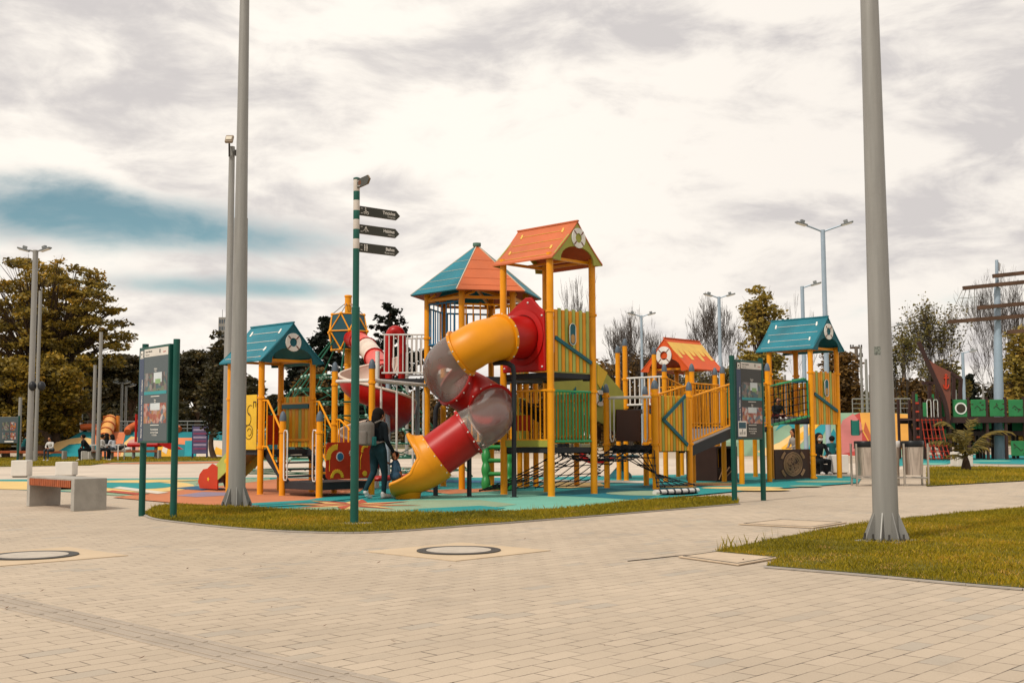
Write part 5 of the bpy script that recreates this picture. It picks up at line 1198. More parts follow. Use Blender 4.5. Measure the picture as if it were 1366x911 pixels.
def blade(pyc, ang, L, h, title, sub, icon, flip=False):
    d = Vector((math.cos(ang), math.sin(ang), 0)); z = zt(pyc); o_ = Vector((b.x, b.y, z)); n = Vector((d.y, -d.x, 0))
    if n.dot(Vector((-b.x, -b.y, 0))) < 0: n = -n
    q = lambda s, t, off=0: o_ + d * s + ZU * t + n * off
    pts = [(.045, -h / 2), (L - .06, -h / 2), (L, 0), (L - .06, h / 2), (.045, h / 2)]
    bl = build(MB().prism([q(s, t, -.012) for s, t in pts], n * .024), 'blade', BLADE, T)
    build(MB().prism([q(s * 1.0 + (.0), t * 1.05, -.008) for s, t in [(.043, -h / 2), (L - .058, -h / 2), (L + .006, 0), (L - .058, h / 2), (.043, h / 2)]], n * .016), 'blade_edge', BEDGE, bl)
    mb = MB(); off = .0135; ex = d; W_ = .0
    if title:
        mb.text(title, .056, q(L - .075, -.004, off), ex, ZU, 'RIGHT', bold=.0016); mb.text(sub, .034, q(L - .075, -.044, off), ex, ZU, 'RIGHT')
    mb.box(q(.07, .03, off), (.03, .002, .006), yaw=ang); mb.box(q(.07, -.03, off), (.03, .002, .006), yaw=ang)
    def disc(s, t, r): mb.prism([q(s + r * math.cos(R(30 * i)), t + r * math.sin(R(30 * i)), off - .001) for i in range(12)], n * .001)
    def bar(s0, t0, s1, t1, w=.008): mb.beam(q(s0, t0, off), q(s1, t1, off), .002, w, up=n.cross(q(s1, t1) - q(s0, t0)) if False else ZU) if abs(t1 - t0) < 1e-5 else mb.cyl(q(s0, t0, off), q(s1, t1, off), w / 2, n=5)
    cx = .135
    if icon == 'trike': 
        for s_, r_ in ((cx - .022, .012), (cx + .022, .017)): mb.tube([q(s_ + r_ * math.cos(R(30 * i)), -.022 + r_ * math.sin(R(30 * i)), off) for i in range(12)], .0035, 5, closed=True)
        bar(cx - .02, -.015, cx, .012); bar(cx, .012, cx + .022, -.02); bar(cx - .018, .016, cx + .004, .012); disc(cx - .006, .036, .009)
    if icon == 'tent': bar(cx, .038, cx - .03, -.02); bar(cx, .038, cx + .03, -.02); bar(cx, .03, cx, -.035); bar(cx - .03, -.02, cx - .04, -.016); bar(cx + .03, -.02, cx + .04, -.016)
    if icon == 'wc':
        for s_ in (-.016, .016): disc(cx + s_, .036, .009); bar(cx + s_, .024, cx + s_, -.012, .018); bar(cx + s_ - .004, -.01, cx + s_ - .004, -.04); bar(cx + s_ + .004, -.01, cx + s_ + .004, -.04)
        bar(cx + .008, .0, cx + .028, -.016, .006)
    if icon == 'first': mb.k = 1; mb.tube([q(.12 + x, y, off) for x, y in ((-.02, -.02), (.02, -.02), (.02, .02), (-.02, .02))], .004, 5, closed=True); mb.k = 0; mb.text(sub, .025, q(.08, -.045, off), ex, ZU)
    build(mb, 'blade_lettering', [WBRD, mat('orange_mark', '#b5653a')], bl)
sg = R(40)
blade(280.5, sg, .66, .115, 'Triciclos', 'Tricycles', 'trike'); blade(305, sg, .65, .115, 'Habitus', 'Habitus', 'tent'); blade(329.5, sg, .65, .115, 'Baños', 'Restrooms', 'wc')
blade(246.5, R(-58), .40, .11, '', 'Salida', 'first')

# ------------------------------------------------------------------ info boards
def info_board(gl, gr, label, dark, sticker, ztop_board, zbot, post_over):
    T = thing('info_board', label, 'info sign', tuple((gl + gr) / 2), 'park information boards')
    d = (gr - gl); L = d.length; d = d.normalized(); n = Vector((d.y, -d.x, 0))
    if n.dot(-gl) < 0: n = -n
    for i, g in enumerate((gl, gr)): build(MB().cyl(g, g + ZU * (ztop_board + .06), .045, n=20), 'post', SIGNG, T, smooth=40)
    q = lambda s, z, off=0: gl + d * s + ZU * z + n * off
    off0 = 0.0 if post_over else .05
    s0, s1 = (-.02, L - .05) if not post_over else (.05, L + .02)
    fr = build(MB().prism([q(s0, zbot, off0 - .03), q(s1, zbot, off0 - .03), q(s1, ztop_board, off0 - .03), q(s0, ztop_board, off0 - .03)], n * .06), 'board_frame', SIGNG, T, bevel=.006)
    b0, b1, zb, ztb = s0 + .03, s1 - .03, zbot + .03, ztop_board - .035; w = b1 - b0; h = ztb - zb
    of = off0 + .032
    rect = lambda x0, x1, y0, y1, o_=of, th=.002: MB().prism([q(b0 + w * x0, zb + h * y0, o_), q(b0 + w * x1, zb + h * y0, o_), q(b0 + w * x1, zb + h * y1, o_), q(b0 + w * x0, zb + h * y1, o_)], n * th)
    pn = build(rect(0, 1, 0, 1, of - .002), 'printed_panel', dark, fr)
    build(rect(0, .16, 0, .90, of + .001, .001), 'side_strip', NAVY, pn)
    build(rect(.17, 1, .915, 1, of + .001, .001), 'header', mat('header_vinyl', '#d6d0c6', .35), pn)
    build(rect(.19, .97, .50, .735, of + .001, .001), 'photo_print', PH_A, pn); 
    build(rect(.52, .80, .63, .735, of + .0022, .0006), 'photo_sky', mat('print_pale', '#c4ccce', .35), pn); build(rect(.58, .76, .615, .665, of + .003, .0006), 'photo_detail', mat('print_green', '#7da06a', .35), pn)
    build(rect(.19, .97, .50, .535, of + .003, .0006), 'photo_detail', mat('print_teal', '#1f8a90', .35), pn)
    build(rect(.19, .97, .19, .405, of + .001, .001), 'photo_print', PH_B, pn); build(rect(.42, .75, .33, .405, of + .0022, .0006), 'photo_sky', mat('print_pale', ''), pn)
    mb = MB(); mb.k = 0
    ex = d if True else -d
    up = ZU
    P_ = lambda x, y: q(b0 + w * x, zb + h * y, of + .0035)
    mb.text('Sector Parque de los Niños - Océano', h * .042, P_(.125, .03), up, -ex, 'LEFT', bold=.0012)
    for t, y, s_ in (('Océano', .768, .026), ('Ocean', .748, .02), ('Selva', .432, .024), ('Jungle', .414, .018), ('Recomendaciones', .115, .027), ('para el uso del juego', .085, .024), ('5 a 12 años', .055, .027), ('www', .48, .016)):
        if t != 'www': mb.text(t, h * s_, P_(.58, y), ex, up, 'CENTER', bold=.0006)
    build(rect(.43, .73, .476, .483, of + .0025, .0008), 'caption_line', WBRD, pn); build(rect(.43, .73, .166, .173, of + .0025, .0008), 'caption_line', WBRD, pn); build(rect(.02, .14, .905, .914, of + .0025, .0008), 'caption_line', WBRD, pn)
    mb.prism([P_(.04, .92), P_(.13, .92), P_(.13, .985), P_(.04, .985)], n * .001)
    mb.k = 1; mb.text('Juegos Infantiles', h * .028, P_(.21, .963), ex, up, bold=.0006); mb.text('Playground', h * .024, P_(.21, .93), ex, up)
    mb.prism([P_(.705, .945), P_(.735, .945), P_(.735, .985), P_(.705, .985)], n * .001); mb.prism([P_(.065, .935), P_(.10, .935), P_(.10, .965), P_(.065, .965)], n * .002)
    mb.k = 2; mb.text('BOGOTA', h * .017, P_(.83, .945), ex, up, bold=.0008)
    if sticker:
        st_ = build(rect(.03, .34, .02, .22, of + .0024, .0008), 'notice_sticker', WBRD, pn)
        build(rect(.05, .32, .125, .205, of + .0034, .0006), 'notice_picture', mat('notice_blue', '#164a5a', .35), st_)
        m3 = MB()
        for k, (x, hh) in enumerate(((.09, .03), (.13, .035), (.185, .07), (.24, .035), (.28, .045))): 
            c = q(b0 + w * x, zb + h * .045, of + .0036); m3.prism([c - d * .008, c + d * .008, c + d * .008 + ZU * h * hh, c - d * .008 + ZU * h * hh], n * .001)
        build(m3, 'notice_figure', CHAR, st_)
    build(mb, 'panel_lettering', [WBRD, CHAR, mat('red_print', '#b83a2a', .4)], pn)
g1, g2 = G(189, 688), G(231, 693.2)
info_board(g1, g2, 'left green framed info board showing two pictures on slate grey, beside the left lamp pole', SLATE, False, 2.36, 1.02, False)
g1, g2 = G(980, 670.6), G(1018.5, 667.3)
info_board(g1, g2, 'right green framed charcoal info board with small white notice, before the yellow ramp', CHAR, True, 2.34, 1.02, True)

# ------------------------------------------------------------------ bench and white blocks
def bench(c, yaw, L, W_, H, label, group=None, name='bench'):
    F_ = Fr(c, yaw); q = F_.p; T = thing(name, label, 'bench', tuple(c), group); th = .09
    for a in (-L / 2 + th / 2, L / 2 - th / 2):
        build(MB().box(q(a, 0, H / 2), (th, W_, H), yaw=yaw), 'leg', CONC, T, bevel=.006)
    build(MB().box(q(0, 0, H - .045), (L - 2 * th - .004, W_ - .02, .07), yaw=yaw), 'seat_slab', CONC, T, bevel=.004)
    mb = MB(); n = int((L - 2 * th) / .06)
    for i in range(n):
        a = -L / 2 + th + (i + .5) * (L - 2 * th) / n
        mb.box(q(a, 0, H - .058), ((L - 2 * th) / n - .008, W_ + .012, .115), yaw=yaw)
    build(mb, 'wood_slats', WOODR, T, bevel=.003)
    return T
# near bench: two thick concrete ends joined by a wood slat seat
cA = G(98, 682); cB = G(143, 681); cC = G(35, 675)
T = thing('bench', 'concrete bench with reddish wood slat seat in the left foreground', 'bench', tuple(cA))
dv = (cC - cA); Lb_ = dv.length; dv.normalize(); du = Vector((-dv.y, dv.x, 0)); du = du if du.y > 0 else -du
du = (U * 1.0); Hb = ZH(98, 638.5, cA.y)
wd = .52; th = .12
def slab(s0, s1, z0, z1, w0=0, w1=wd): 
    return MB().prism([cA + dv * s0 + du * w0 + ZU * z0, cA + dv * s1 + du * w0 + ZU * z0, cA + dv * s1 + du * w1 + ZU * z0, cA + dv * s0 + du * w1 + ZU * z0], (0, 0, z1 - z0))
build(slab(0, th, 0, Hb), 'leg', CONC, T, bevel=.008); build(slab(Lb_ - th, Lb_, 0, Hb), 'leg', CONC, T, bevel=.008)
build(slab(th + .002, Lb_ - th - .002, Hb - .03, Hb, .0, wd), 'seat_slab', CONC, T, bevel=.004)
mb = MB(); n_ = 22
for i in range(n_):
    s0 = lerp(th, Lb_ - th, i / n_) + .006; s1 = lerp(th, Lb_ - th, (i + 1) / n_) - .006; m2 = slab(s0, s1, Hb - .14, Hb - .031, -.012, wd + .012); mb.add(m2.v, m2.f)
build(mb, 'wood_slats', WOODR, T, bevel=.003)
def block(px0, px1, py0, py1, label, plant=False):
    g = G((px0 + px1) / 2, py1); s_ = (px1 - px0) / FOC * g.y * .9; h = ZH((px0 + px1) / 2, py0, g.y - .0)
    c = g + Vector((0, s_ / 2, 0)); T = thing('concrete_block', label, 'block seat', tuple(c), 'white block seats')
    build(MB().box((c.x, c.y, h / 2 + .02), (s_ * .97, s_ * .97, h - .04), yaw=R(3)), 'block_body', WCONC, T, bevel=.02); build(MB().box((c.x, c.y, .02), (s_ * .8, s_ * .8, .04), yaw=R(3)), 'plinth', mat('plinth_grey', '#6f6a64', .9), T)
block(12, 36, 614, 637, 'white block seat at the left edge behind the concrete bench'); block(71, 97, 616, 636, 'white block seat partly hidden behind the wooden bench seat')
block(1109, 1134, 606.5, 632.5, 'white block seat at the foot of the right play tower'); block(1275, 1300, 603, 624, 'white block behind the young palm')

# ------------------------------------------------------------------ litter bins
g0, g1_ = G(1143.5, 648.3), G(1239, 648.0); dl = (g1_ - g0); Lr = dl.length; dl.normalize(); nb = Vector((-dl.y, dl.x, 0))
RK = thing('bin_rack', 'tubular steel rack holding three litter bins behind the right lamp pole', 'bin rack', tuple(g0)); hR = .93
for k, s_ in enumerate((0, Lr / 3, 2 * Lr / 3, Lr)):
    for w_ in (0, .42): build(MB().cyl(g0 + dl * s_ + nb * w_, g0 + dl * s_ + nb * w_ + ZU * (hR - .02), .024, n=12), 'upright', STEEL, RK, smooth=40)
mb = MB()
for w_ in (0, .42): mb.cyl(g0 + nb * w_ + ZU * .17, g1_ + nb * w_ + ZU * .17, .016, n=8)
for s_ in (0, Lr): mb.cyl(g0 + dl * s_ + ZU * .17, g0 + dl * s_ + nb * .42 + ZU * .17, .016, n=8)
build(mb, 'rail', STEEL, RK, smooth=40)
def perf_mat():
    m = bpy.data.materials.new('perforated_steel'); m.use_nodes = True; N = m.node_tree.nodes; L = m.node_tree.links; p = N['Principled BSDF']
    t = N.new('ShaderNodeTexCoord'); v = N.new('ShaderNodeTexVoronoi'); v.inputs['Scale'].default_value = 38; v.inputs['Randomness'].default_value = 0.0; L.new(t.outputs['Object'], v.inputs['Vector'])
    r = N.new('ShaderNodeMapRange'); L.new(v.outputs['Distance'], r.inputs[0]); r.inputs[1].default_value = .25; r.inputs[2].default_value = .35; r.inputs[3].default_value = 1; r.inputs[4].default_value = 0
    mx = N.new('ShaderNodeMix'); mx.data_type = 'RGBA'; L.new(r.outputs[0], mx.inputs[0]); mx.inputs[6].default_value = (.55, .48, .42, 1); mx.inputs[7].default_value = (.16, .13, .11, 1)
    L.new(mx.outputs[2], p.inputs['Base Color']); p.inputs['Metallic'].default_value = .8; p.inputs['Roughness'].default_value = .35; return m
PERF = perf_mat()
for k, lb_ in enumerate(('leftmost steel litter bin with black liner, left of the right lamp pole', 'middle litter bin with white bag, hidden behind the right lamp pole', 'rightmost steel litter bin with black liner, right of the right lamp pole')):
    c = g0 + dl * (Lr / 3 * (k + .5)) + nb * .21; T = thing('litter_bin', lb_, 'litter bin', (c.x, c.y, .23), 'litter bins in the steel rack')
    build(MB().lathe((c.x, c.y, .23), [(.0, 0), (.20, 0), (.225, .62), (.222, .62), (.2, .02)], 32, cap=False), 'bin_body', PERF, T, smooth=40)
    build(MB().lathe((c.x, c.y, .83), [(.228, -.0), (.236, .04), (.238, .12), (.225, .135), (.19, .11), (.185, -.1)], 28, cap=False), 'bin_liner', mat('black_liner', '#17191c', .35) if k != 1 else mat('white_bag', '#d5d1cd', .5), T, smooth=60)
    build(MB().cyl(c - dl * .25 + ZU * .82, c + dl * .25 + ZU * .82, .014), 'pivot', BLACK, T)

# ------------------------------------------------------------------ painted skate banks in the background
def bank(name, label, Y0, run, colz, shapes, back, mats, px_l, px_r, ytop, base):
    """sloped painted bank: front foot at depth Y0, face leaning back by run"""
    H_ = ZH((px_l + px_r) / 2, ytop, Y0 + run); T = thing(name, label, 'skate bank', tuple(W((px_l + px_r) / 2, base, Y0)))
    def hit(px, py):
        r = ray(px, py); # plane: z = (y-Y0)*H/run
        k = H_ / run; t = (-(Y0) * k - CAMH) / (r[2] - r[1] * k); return Vector((r[0] * t, r[1] * t, CAMH + r[2] * t))
    n_ = Vector((0, -H_, run)).normalized()
    mb = MB()
    for i, (m, pts, lv) in enumerate(shapes):
        mb.k = m; q = [hit(*p) + n_ * (.012 * lv) for p in pts]
        if lv == 0:
            top = [max(a.z, 0) for a in q]; mb.poly(q); 
        else: mb.poly(q)
    f = build(mb, 'painted_face', mats, T, fix=False)
    q = [hit(*p) for p in shapes[0][1]]; body = MB(); 
    bk_ = [Vector((p.x, Y0 + run + back, max(p.z, 0))) for p in q]
    for i in range(len(q)): j = (i + 1) % len(q); body.poly([q[i], q[j], bk_[j], bk_[i]])
    build(body, 'bank_body', mats[shapes[0][0]], T, fix=False)
    return T, hit, H_
C_ = lambda n, h, k=.85: mat('paint_' + n, h, .75, var=.12, vs=.8, grime=.08, k=k)
BM = [C_('teal', '#14727a'), C_('butter', '#d9b377'), C_('salmon', '#cf7a50'), C_('light_teal', '#1f8890'), C_('white', '#cdbfae'), C_('gold', '#d9a02c'), C_('pinkish', '#c09086'), C_('rust', '#a8512f'), C_('sage', '#7f9a80'), C_('crimson', '#a83c34'), C_('rose', '#b56a66'), C_('mustard', '#cf9440')]
T1_, hitL, HL = bank('skate_bank', 'long painted skate bank in teal, butter and salmon stripes at the far left', 66, 2.2, 0, [
    (0, [(62, 609), (62, 606), (80, 592), (108, 576), (312, 576), (340, 580), (350, 609)], 0),
    (1, [(66, 606), (62, 600), (75, 590), (95, 585), (112, 583), (126, 586), (126, 594), (110, 591), (92, 593), (76, 603)], 1),
    (3, [(63, 609), (75, 603), (92, 594), (112, 592), (128, 594), (132, 609)], 1),
    (2, [(122, 609), (123, 594), (126, 576.5), (168, 576.5), (164, 593), (160, 609)], 1),
    (1, [(160, 609), (166, 590), (175, 582), (188, 584), (196, 609)], 1), (6, [(168, 600), (172, 588), (180, 585), (186, 592), (184, 604)], 2),
    (8, [(164, 609), (166, 602), (188, 602), (196, 609)], 2), (5, [(206, 609), (208, 583), (230, 582), (228, 609)], 1), (4, [(216, 602), (219, 592), (224, 598), (222, 606)], 2),
    (2, [(232, 592), (234, 584), (262, 584), (258, 594)], 1), (3, [(246, 609), (247, 588), (262, 588), (260, 609)], 2), (4, [(262, 609), (262, 586), (300, 588), (300, 609)], 1), (5, [(285, 606), (288, 596), (297, 600), (298, 608)], 2)],
    9, BM, 62, 350, 576, 609)
T2_, hitR, HR = bank('skate_bank', 'high painted skate bank in red, gold, sage and teal sweeps behind the right play tower', 62, 3.4, 0, [
    (8, [(985, 608), (985, 590), (1030, 572), (1060, 560), (1100, 551), (1172, 550), (1215, 552), (1215, 608)], 0),
    (9, [(1118, 608), (1116, 580), (1125, 560), (1146, 551), (1180, 551), (1180, 608)], 1), (10, [(1118, 607), (1117, 580), (1124, 561), (1138, 552), (1150, 566), (1150, 600)], 2),
    (11, [(1162, 596), (1150, 575), (1147, 551), (1172, 550.6), (1214, 553), (1214, 600)], 2),
    (1, [(1010, 602), (1040, 590), (1078, 564), (1100, 551.8), (1118, 551.6), (1080, 580), (1052, 608), (1020, 608)], 1),
    (5, [(1042, 598), (1068, 578), (1094, 560), (1104, 556), (1096, 566), (1066, 590), (1048, 604)], 2),
    (3, [(1078, 600), (1086, 575), (1104, 552), (1110, 552), (1100, 576), (1084, 604)], 2), (3, [(1034, 575), (1045, 568), (1052, 566), (1060, 574), (1062, 562), (1040, 566)], 1), (0, [(1098, 608), (1102, 590), (1112, 572), (1116, 580), (1112, 608)], 2),
    (7, [(1160, 590), (1152, 575), (1154, 563), (1163, 585)], 3)],
    9, BM, 985, 1215, 550.5, 608)
def bank_rail(px0, px1, Y, z0, h, label, n=9):
    a = W(px0, 570, Y); b_ = W(px1, 570, Y); T = thing('metal_railing', label, 'railing', (a.x, a.y, z0)); mb = MB()
    for k in range(3): mb.cyl((a.x, Y, z0 + h * (k + 1) / 3), (b_.x, Y, z0 + h * (k + 1) / 3), .035 if k == 2 else .02, n=6)
    for k in range(n + 1): x = lerp(a.x, b_.x, k / n); mb.cyl((x, Y, z0), (x, Y, z0 + h), .03, n=6)
    build(mb, 'rail', GALV, T, smooth=40)
bank_rail(90, 330, 70, HL, ZH(200, 562, 70) - HL, 'metal railing along the top of the left painted bank'); 
bank_rail(1138, 1215, 67, HR, ZH(1150, 532, 67) - HR, 'metal railing along the top of the right painted bank', 6)
# tube slides on the left bank
def bank_tube(pxs, m, r, label, ringm=None):
    pts = [hitL(x, y) + Vector((0, -r * .6, r * .8)) for x, y in pxs]; T = thing('bank_slide', label, 'slide', tuple(pts[-1]))
    build(MB().tube(smooth_line(pts, 6), r, 16), 'slide_tube', m, T, smooth=60)
    if ringm:
        sp_ = smooth_line(pts, 6)
        for i in range(2, len(sp_) - 1, 4): d_ = (sp_[i + 1] - sp_[i]).normalized(); build(MB().lathe(sp_[i], [(r, -.03), (r + .06, -.03), (r + .06, .03), (r, .03)], 18, ax=d_, cap=False), 'tube_ring', ringm, T, smooth=40)
    return T
SLT = bank_tube([(149, 566), (146, 576), (142, 588), (140, 598)], mat('orange_cream_plastic', '#e2a45c', .4), .37, 'pale orange ringed tube slide in the middle of the left painted bank', ROOFO)
a = hitL(149, 575); T = SLT; yy = a.y + .3
w0, w1 = W(140, 560, yy), W(157, 576, yy)
mb = MB(); mb.box(((w0.x + w1.x) / 2, yy, (w0.z + w1.z) / 2), (w1.x - w0.x, .15, w0.z - w1.z)); build(mb, 'gate_board', mat('orange_gate', '#d07a24', .5), T, bevel=.04)
for w_ in (w0, w1): build(MB().box((w_.x, yy, (w0.z + w1.z) / 2 + .1), (.15, .25, w0.z - w1.z + .3)), 'gate_post', mat('orange_gate', ''), T)
bank_tube([(109, 573.5), (118, 573), (128, 573.5), (131, 580)], mat('orange_tube', '#c4602e', .4), .20, 'thin orange tube lying along the top of the left bank')
bank_tube([(190, 566), (180, 571), (172, 576), (171, 580)], mat('orange_tube', ''), .2, 'curved orange tube right of the pale tube slide')
bank_tube([(222, 570), (232, 571), (240, 576)], mat('orange_tube', ''), .18, 'short orange tube behind the left info board')
# purple banner board and small far signs
def far_board(px0, px1, py0, py1, base, label, m, cols=None, postm=SIGNG):
    g = G((px0 + px1) / 2, base); Y = g.y; a = W(px0, py0, Y); b_ = W(px1, py1, Y); T = thing('park_sign', label, 'sign', (g.x, g.y, 0), 'distant park signs')
    build(MB().box(((a.x + b_.x) / 2, Y, (a.z + b_.z) / 2), (b_.x - a.x, .08, a.z - b_.z)), 'sign_panel', m, T, bevel=.01)
    for x in (a.x, b_.x): build(MB().cyl((x, Y + .02, 0), (x, Y + .02, a.z + .04), .05, n=10), 'post', postm, T, smooth=40)
    if cols:
        for i, (x0, x1, y0, y1, mm) in enumerate(cols):
            p_ = W(x0, y0, Y - .05); q_ = W(x1, y1, Y - .05); build(MB().box(((p_.x + q_.x) / 2, Y - .046, (p_.z + q_.z) / 2), (q_.x - p_.x, .01, p_.z - q_.z)), 'printed_block', mm, T)
far_board(-12, 24, 556, 591, 621, 'distant green framed map board at the left edge with four round pictures', SLATE, [(3, 12, 563, 574, PH_A), (14, 21, 563, 574, PH_B), (3, 12, 577, 586, PH_A), (14, 21, 577, 586, PH_B), (6, 18, 588, 589.5, WBRD)])
far_board(257.5, 276, 569, 605, 611.5, 'purple and navy text board in front of the left painted bank', mat('purple_print', '#5b5478', .5), [(258, 275, 572 + 5 * i, 574.5 + 5 * i, mat('print_row%d' % (i % 2), ('#a99ab5', '#8a4a6a')[i % 2])) for i in range(6)], mat('navy_post', '#2a3a5c'))
far_board(1136, 1146, 561, 588, 607, 'small teal sign panel standing against the red part of the right bank', mat('teal_sign', '#1f6f62', .5))

# ------------------------------------------------------------------ lamp posts and poles
def lamp(px, pyt, base_y=None, Y=None, arms=(-1, 1), r=.09, label='', m=GALV, wob=0, al=.5):
    g = G(px, base_y) if base_y else None; Y = Y or g.y; top = W(px, pyt, Y); x = top.x; h = top.z
    T = thing('street_lamp', label, 'street lamp', (x, Y, 0), 'street lamps of the park')
    build(MB().lathe((x, Y, 0), [(r * 1.25, 0), (r * 1.1, h * .3), (r, h)], 14), 'pole', m, T, smooth=40)
    HM = mat('lamp_head', '#6f7577', .5)
    for s_ in arms:
        e = Vector((s_, -.25, 0)).normalized(); t = Vector((x, Y, h - .08)); a_ = 1.0
        build(MB().tube([t, t + e * .35 * al + ZU * .12 * al, t + e * .8 * al + ZU * .26 * al], .035, 6), 'arm', m, T, smooth=50)
        c = t + e * (.8 * al + .22) + ZU * .34 * al; M_ = Matrix.Rotation(math.atan2(e.y, e.x), 3, 'Z') @ Matrix.Rotation(-R(14), 3, 'Y')
        hd = build(MB().box(c, (.5, .22, .06), rot=M_), 'lamp_head', HM, T, bevel=.02); build(MB().box(c + ZU * .09 - e * .05, (.16, .14, .1), rot=M_), 'sensor', HM, hd)
        build(MB().box(c - ZU * .045, (.4, .18, .02), rot=M_), 'lens', WBRD, hd)
    return T
L_ = lamp(47.5, 334, 621.5, label='nearest left street lamp with two heads and dark speakers', r=.11, al=.3)
g = G(47.5, 621.5); zz = ZH(47, 515, g.y); 
for s_ in (-1, 1): build(MB().sphere((g.x + s_ * .18, g.y - .1, zz), .17, 14, 10, (.9, 1, 1.15)), 'speaker', BLACK, L_, smooth=60)
lamp(54, 388, 616, label='plain pole just behind the nearest left street lamp', arms=(), r=.08)
for px, pt, Y, lb_ in ((110, 503, 72, 'thin pole above the left end of the painted bank'), (127, 487, 60, 'thin pale pole left of the tube slide'), (135, 443, 56, 'tallest thin pole in front of the left bank'), (27.5, 530, 58, 'short thin pole beside the left map board')): lamp(px, pt, Y=Y, arms=(), r=.085, label=lb_)
lamp(163, 510, Y=78, al=.2, r=.08, label='small T shaped lamp right of the tube slide'); lamp(168.5, 515, Y=80, arms=(1,), al=.35, r=.08, label='small single arm lamp right of the tube slide')
lamp(855.5, 421, Y=68, label='double headed lamp in front of the bare tree right of the slide tower', r=.075, m=GALVB)
lamp(959, 396, Y=60, label='double headed lamp behind the small orange roof', r=.085, m=GALVB)
lamp(1070, 382, Y=52, arms=(1,), label='single arm lamp behind the right blue roof', r=.085, m=GALVB)
lamp(1097.5, 307, Y=45, label='tallest double headed lamp above the right blue roof', r=.09, al=.9, m=GALVB)
lamp(1186, 436, Y=75, arms=(1,), r=.08, label='lamp mostly hidden behind the big right lamp pole')
lamp(1284, 470, Y=70, arms=(1,), r=.09, label='single arm lamp between the ship prow and the mast', m=GALVB)
lamp(1311, 512, Y=95, al=.3, r=.08, label='tiny T shaped lamp left of the ship mast')
for px, pt, Y, lb_ in ((1047, 500, 80, 'thin far pole left of the right play tower'), (1148, 463, 75, 'thin far pole right of the wooden utility pole'), (1155, 479, 70, 'second thin far pole right of the wooden utility pole'), (1160, 500, 85, 'shortest thin far pole beside the big right lamp pole'), (1274, 520, 60, 'white post at the right of the ship prow'), (543, 470, 60, 'thin grey pole behind the white railings')): lamp(px, pt, Y=Y, arms=(), r=.08, label=lb_)
lamp(568, 522, Y=40, arms=(), r=.12, label='bluish pole left of the hexagonal tower', m=GALVB)
# floodlight pole
Yf = 40; t = W(309.5, 196, Yf); T = thing('floodlight_pole', 'slim tall pole with one floodlight head, just left of the left lamp pole', 'floodlight pole', (t.x, Yf, 0))
xb = W(304, 610, Yf).x
build(MB().lathe((t.x, Yf, 0), [(.17, 0), (.15, t.z * .45), (.125, t.z * .46), (.105, t.z)], 18), 'pole', GALV, T, smooth=35)
hd = W(306, 186, Yf - .3); build(MB().box(hd, (.30, .12, .36), rot=Matrix.Rotation(R(-35), 3, 'X')), 'lamp_head', mat('flood_head', '#8a7a68', .5), T, bevel=.05)
build(MB().box(hd + Vector((0, -.07, .03)), (.2, .02, .16), rot=Matrix.Rotation(R(-35), 3, 'X')), 'lens', mat('flood_lens', '#cfc6b4', .3), T)
build(MB().tube([t - ZU * .4 + Vector((-.05, -.15, 0)), hd - ZU * .15], .035, 6).box(t + Vector((.2, -.1, -.25)), (.14, .12, .2)), 'bracket', IRON, T)
# utility poles
for px, pt, Y, lb_, cr in ((1142, 462, 110, 'wooden utility pole with two crossarms left of the big right lamp pole', ((464, 8), (475, 9))), (1204.5, 463, 100, 'wooden utility pole with crossarms right of the big right lamp pole', ((465, 12), (481, 12)))):
    t = W(px, pt, Y); T = thing('utility_pole', lb_, 'utility pole', (t.x, Y, 0), 'wooden utility poles'); build(MB().cyl((t.x, Y, 0), (t.x, Y, t.z), .22, .16, n=10), 'pole', BARKG, T, smooth=40)
    for y, w_ in cr: c = W(px, y, Y); w2 = w_ / FOC * Y; build(MB().box(c, (2 * w2, .16, .18)), 'crossarm', BARK, T)
    mb = MB()
    for y, w_ in cr:
        for k in (-.9, -.5, .5, .9): c = W(px + w_ * k, y - 1.5, Y); mb.lathe(c, [(.07, 0), (.09, .08), (.05, .2)], 8)
    build(mb, 'insulator', IRON, T)
# far tower block
t = W(298.5, 424, 820); T = thing('apartment_tower', 'slender far high-rise building peeking left of the left lamp pole', 'building', (t.x, 820, 0))
build(MB().box((t.x, 820, t.z / 2), (5.5, 8, t.z)), 'wall', mat('tower_wall', '#8f8a84', .8), T); mb = MB()
for k in range(16):
    for j in (-1, 0, 1): mb.box((t.x + j * 1.7, 815.9, t.z - 3 - k * 5), (1.0, .1, 2.6))
build(mb, 'window', mat('tower_glass', '#4b5560', .3), T); build(MB().cyl((t.x - 1, 820, t.z), (t.x - 1, 820, t.z + 6), .15), 'antenna', IRON, T)
# bleacher like far fence and colour boards behind the lawn
def far_fence(px0, px1, Y, z1, label, m, m2):
    a = W(px0, 600, Y); b_ = W(px1, 600, Y); T = thing('far_fence', label, 'fence', (a.x, Y, 0)); mb = MB(); n = max(1, int((b_.x - a.x) / 2.2))
    for k in range(n + 1): x = lerp(a.x, b_.x, k / n); mb.box((x, Y, z1 / 2), (.09, .09, z1))
    build(mb, 'fence_posts', m, T); mb = MB()
    for z in (.2, .35, .5, .65, .8, .95): mb.box(((a.x + b_.x) / 2, Y, z1 * z), (b_.x - a.x, .03, .10))
    build(mb, 'fence_rails', m2, T)
far_fence(-60, 75, 84, 2.9, 'grey slatted fence behind the left map board', GALV, mat('weathered_rail', '#6c6a5c', .8))
far_fence(335, 700, 92, 1.8, 'low far fence behind the left half of the playground', GALV, mat('weathered_rail', ''))
far_fence(700, 1000, 95, 1.8, 'low far fence behind the right half of the playground', GALV, mat('weathered_rail', ''))
far_fence(1205, 1240, 88, 1.9, 'short fence behind the litter bins', GALV, mat('teal_rail', '#3f7a78', .8))
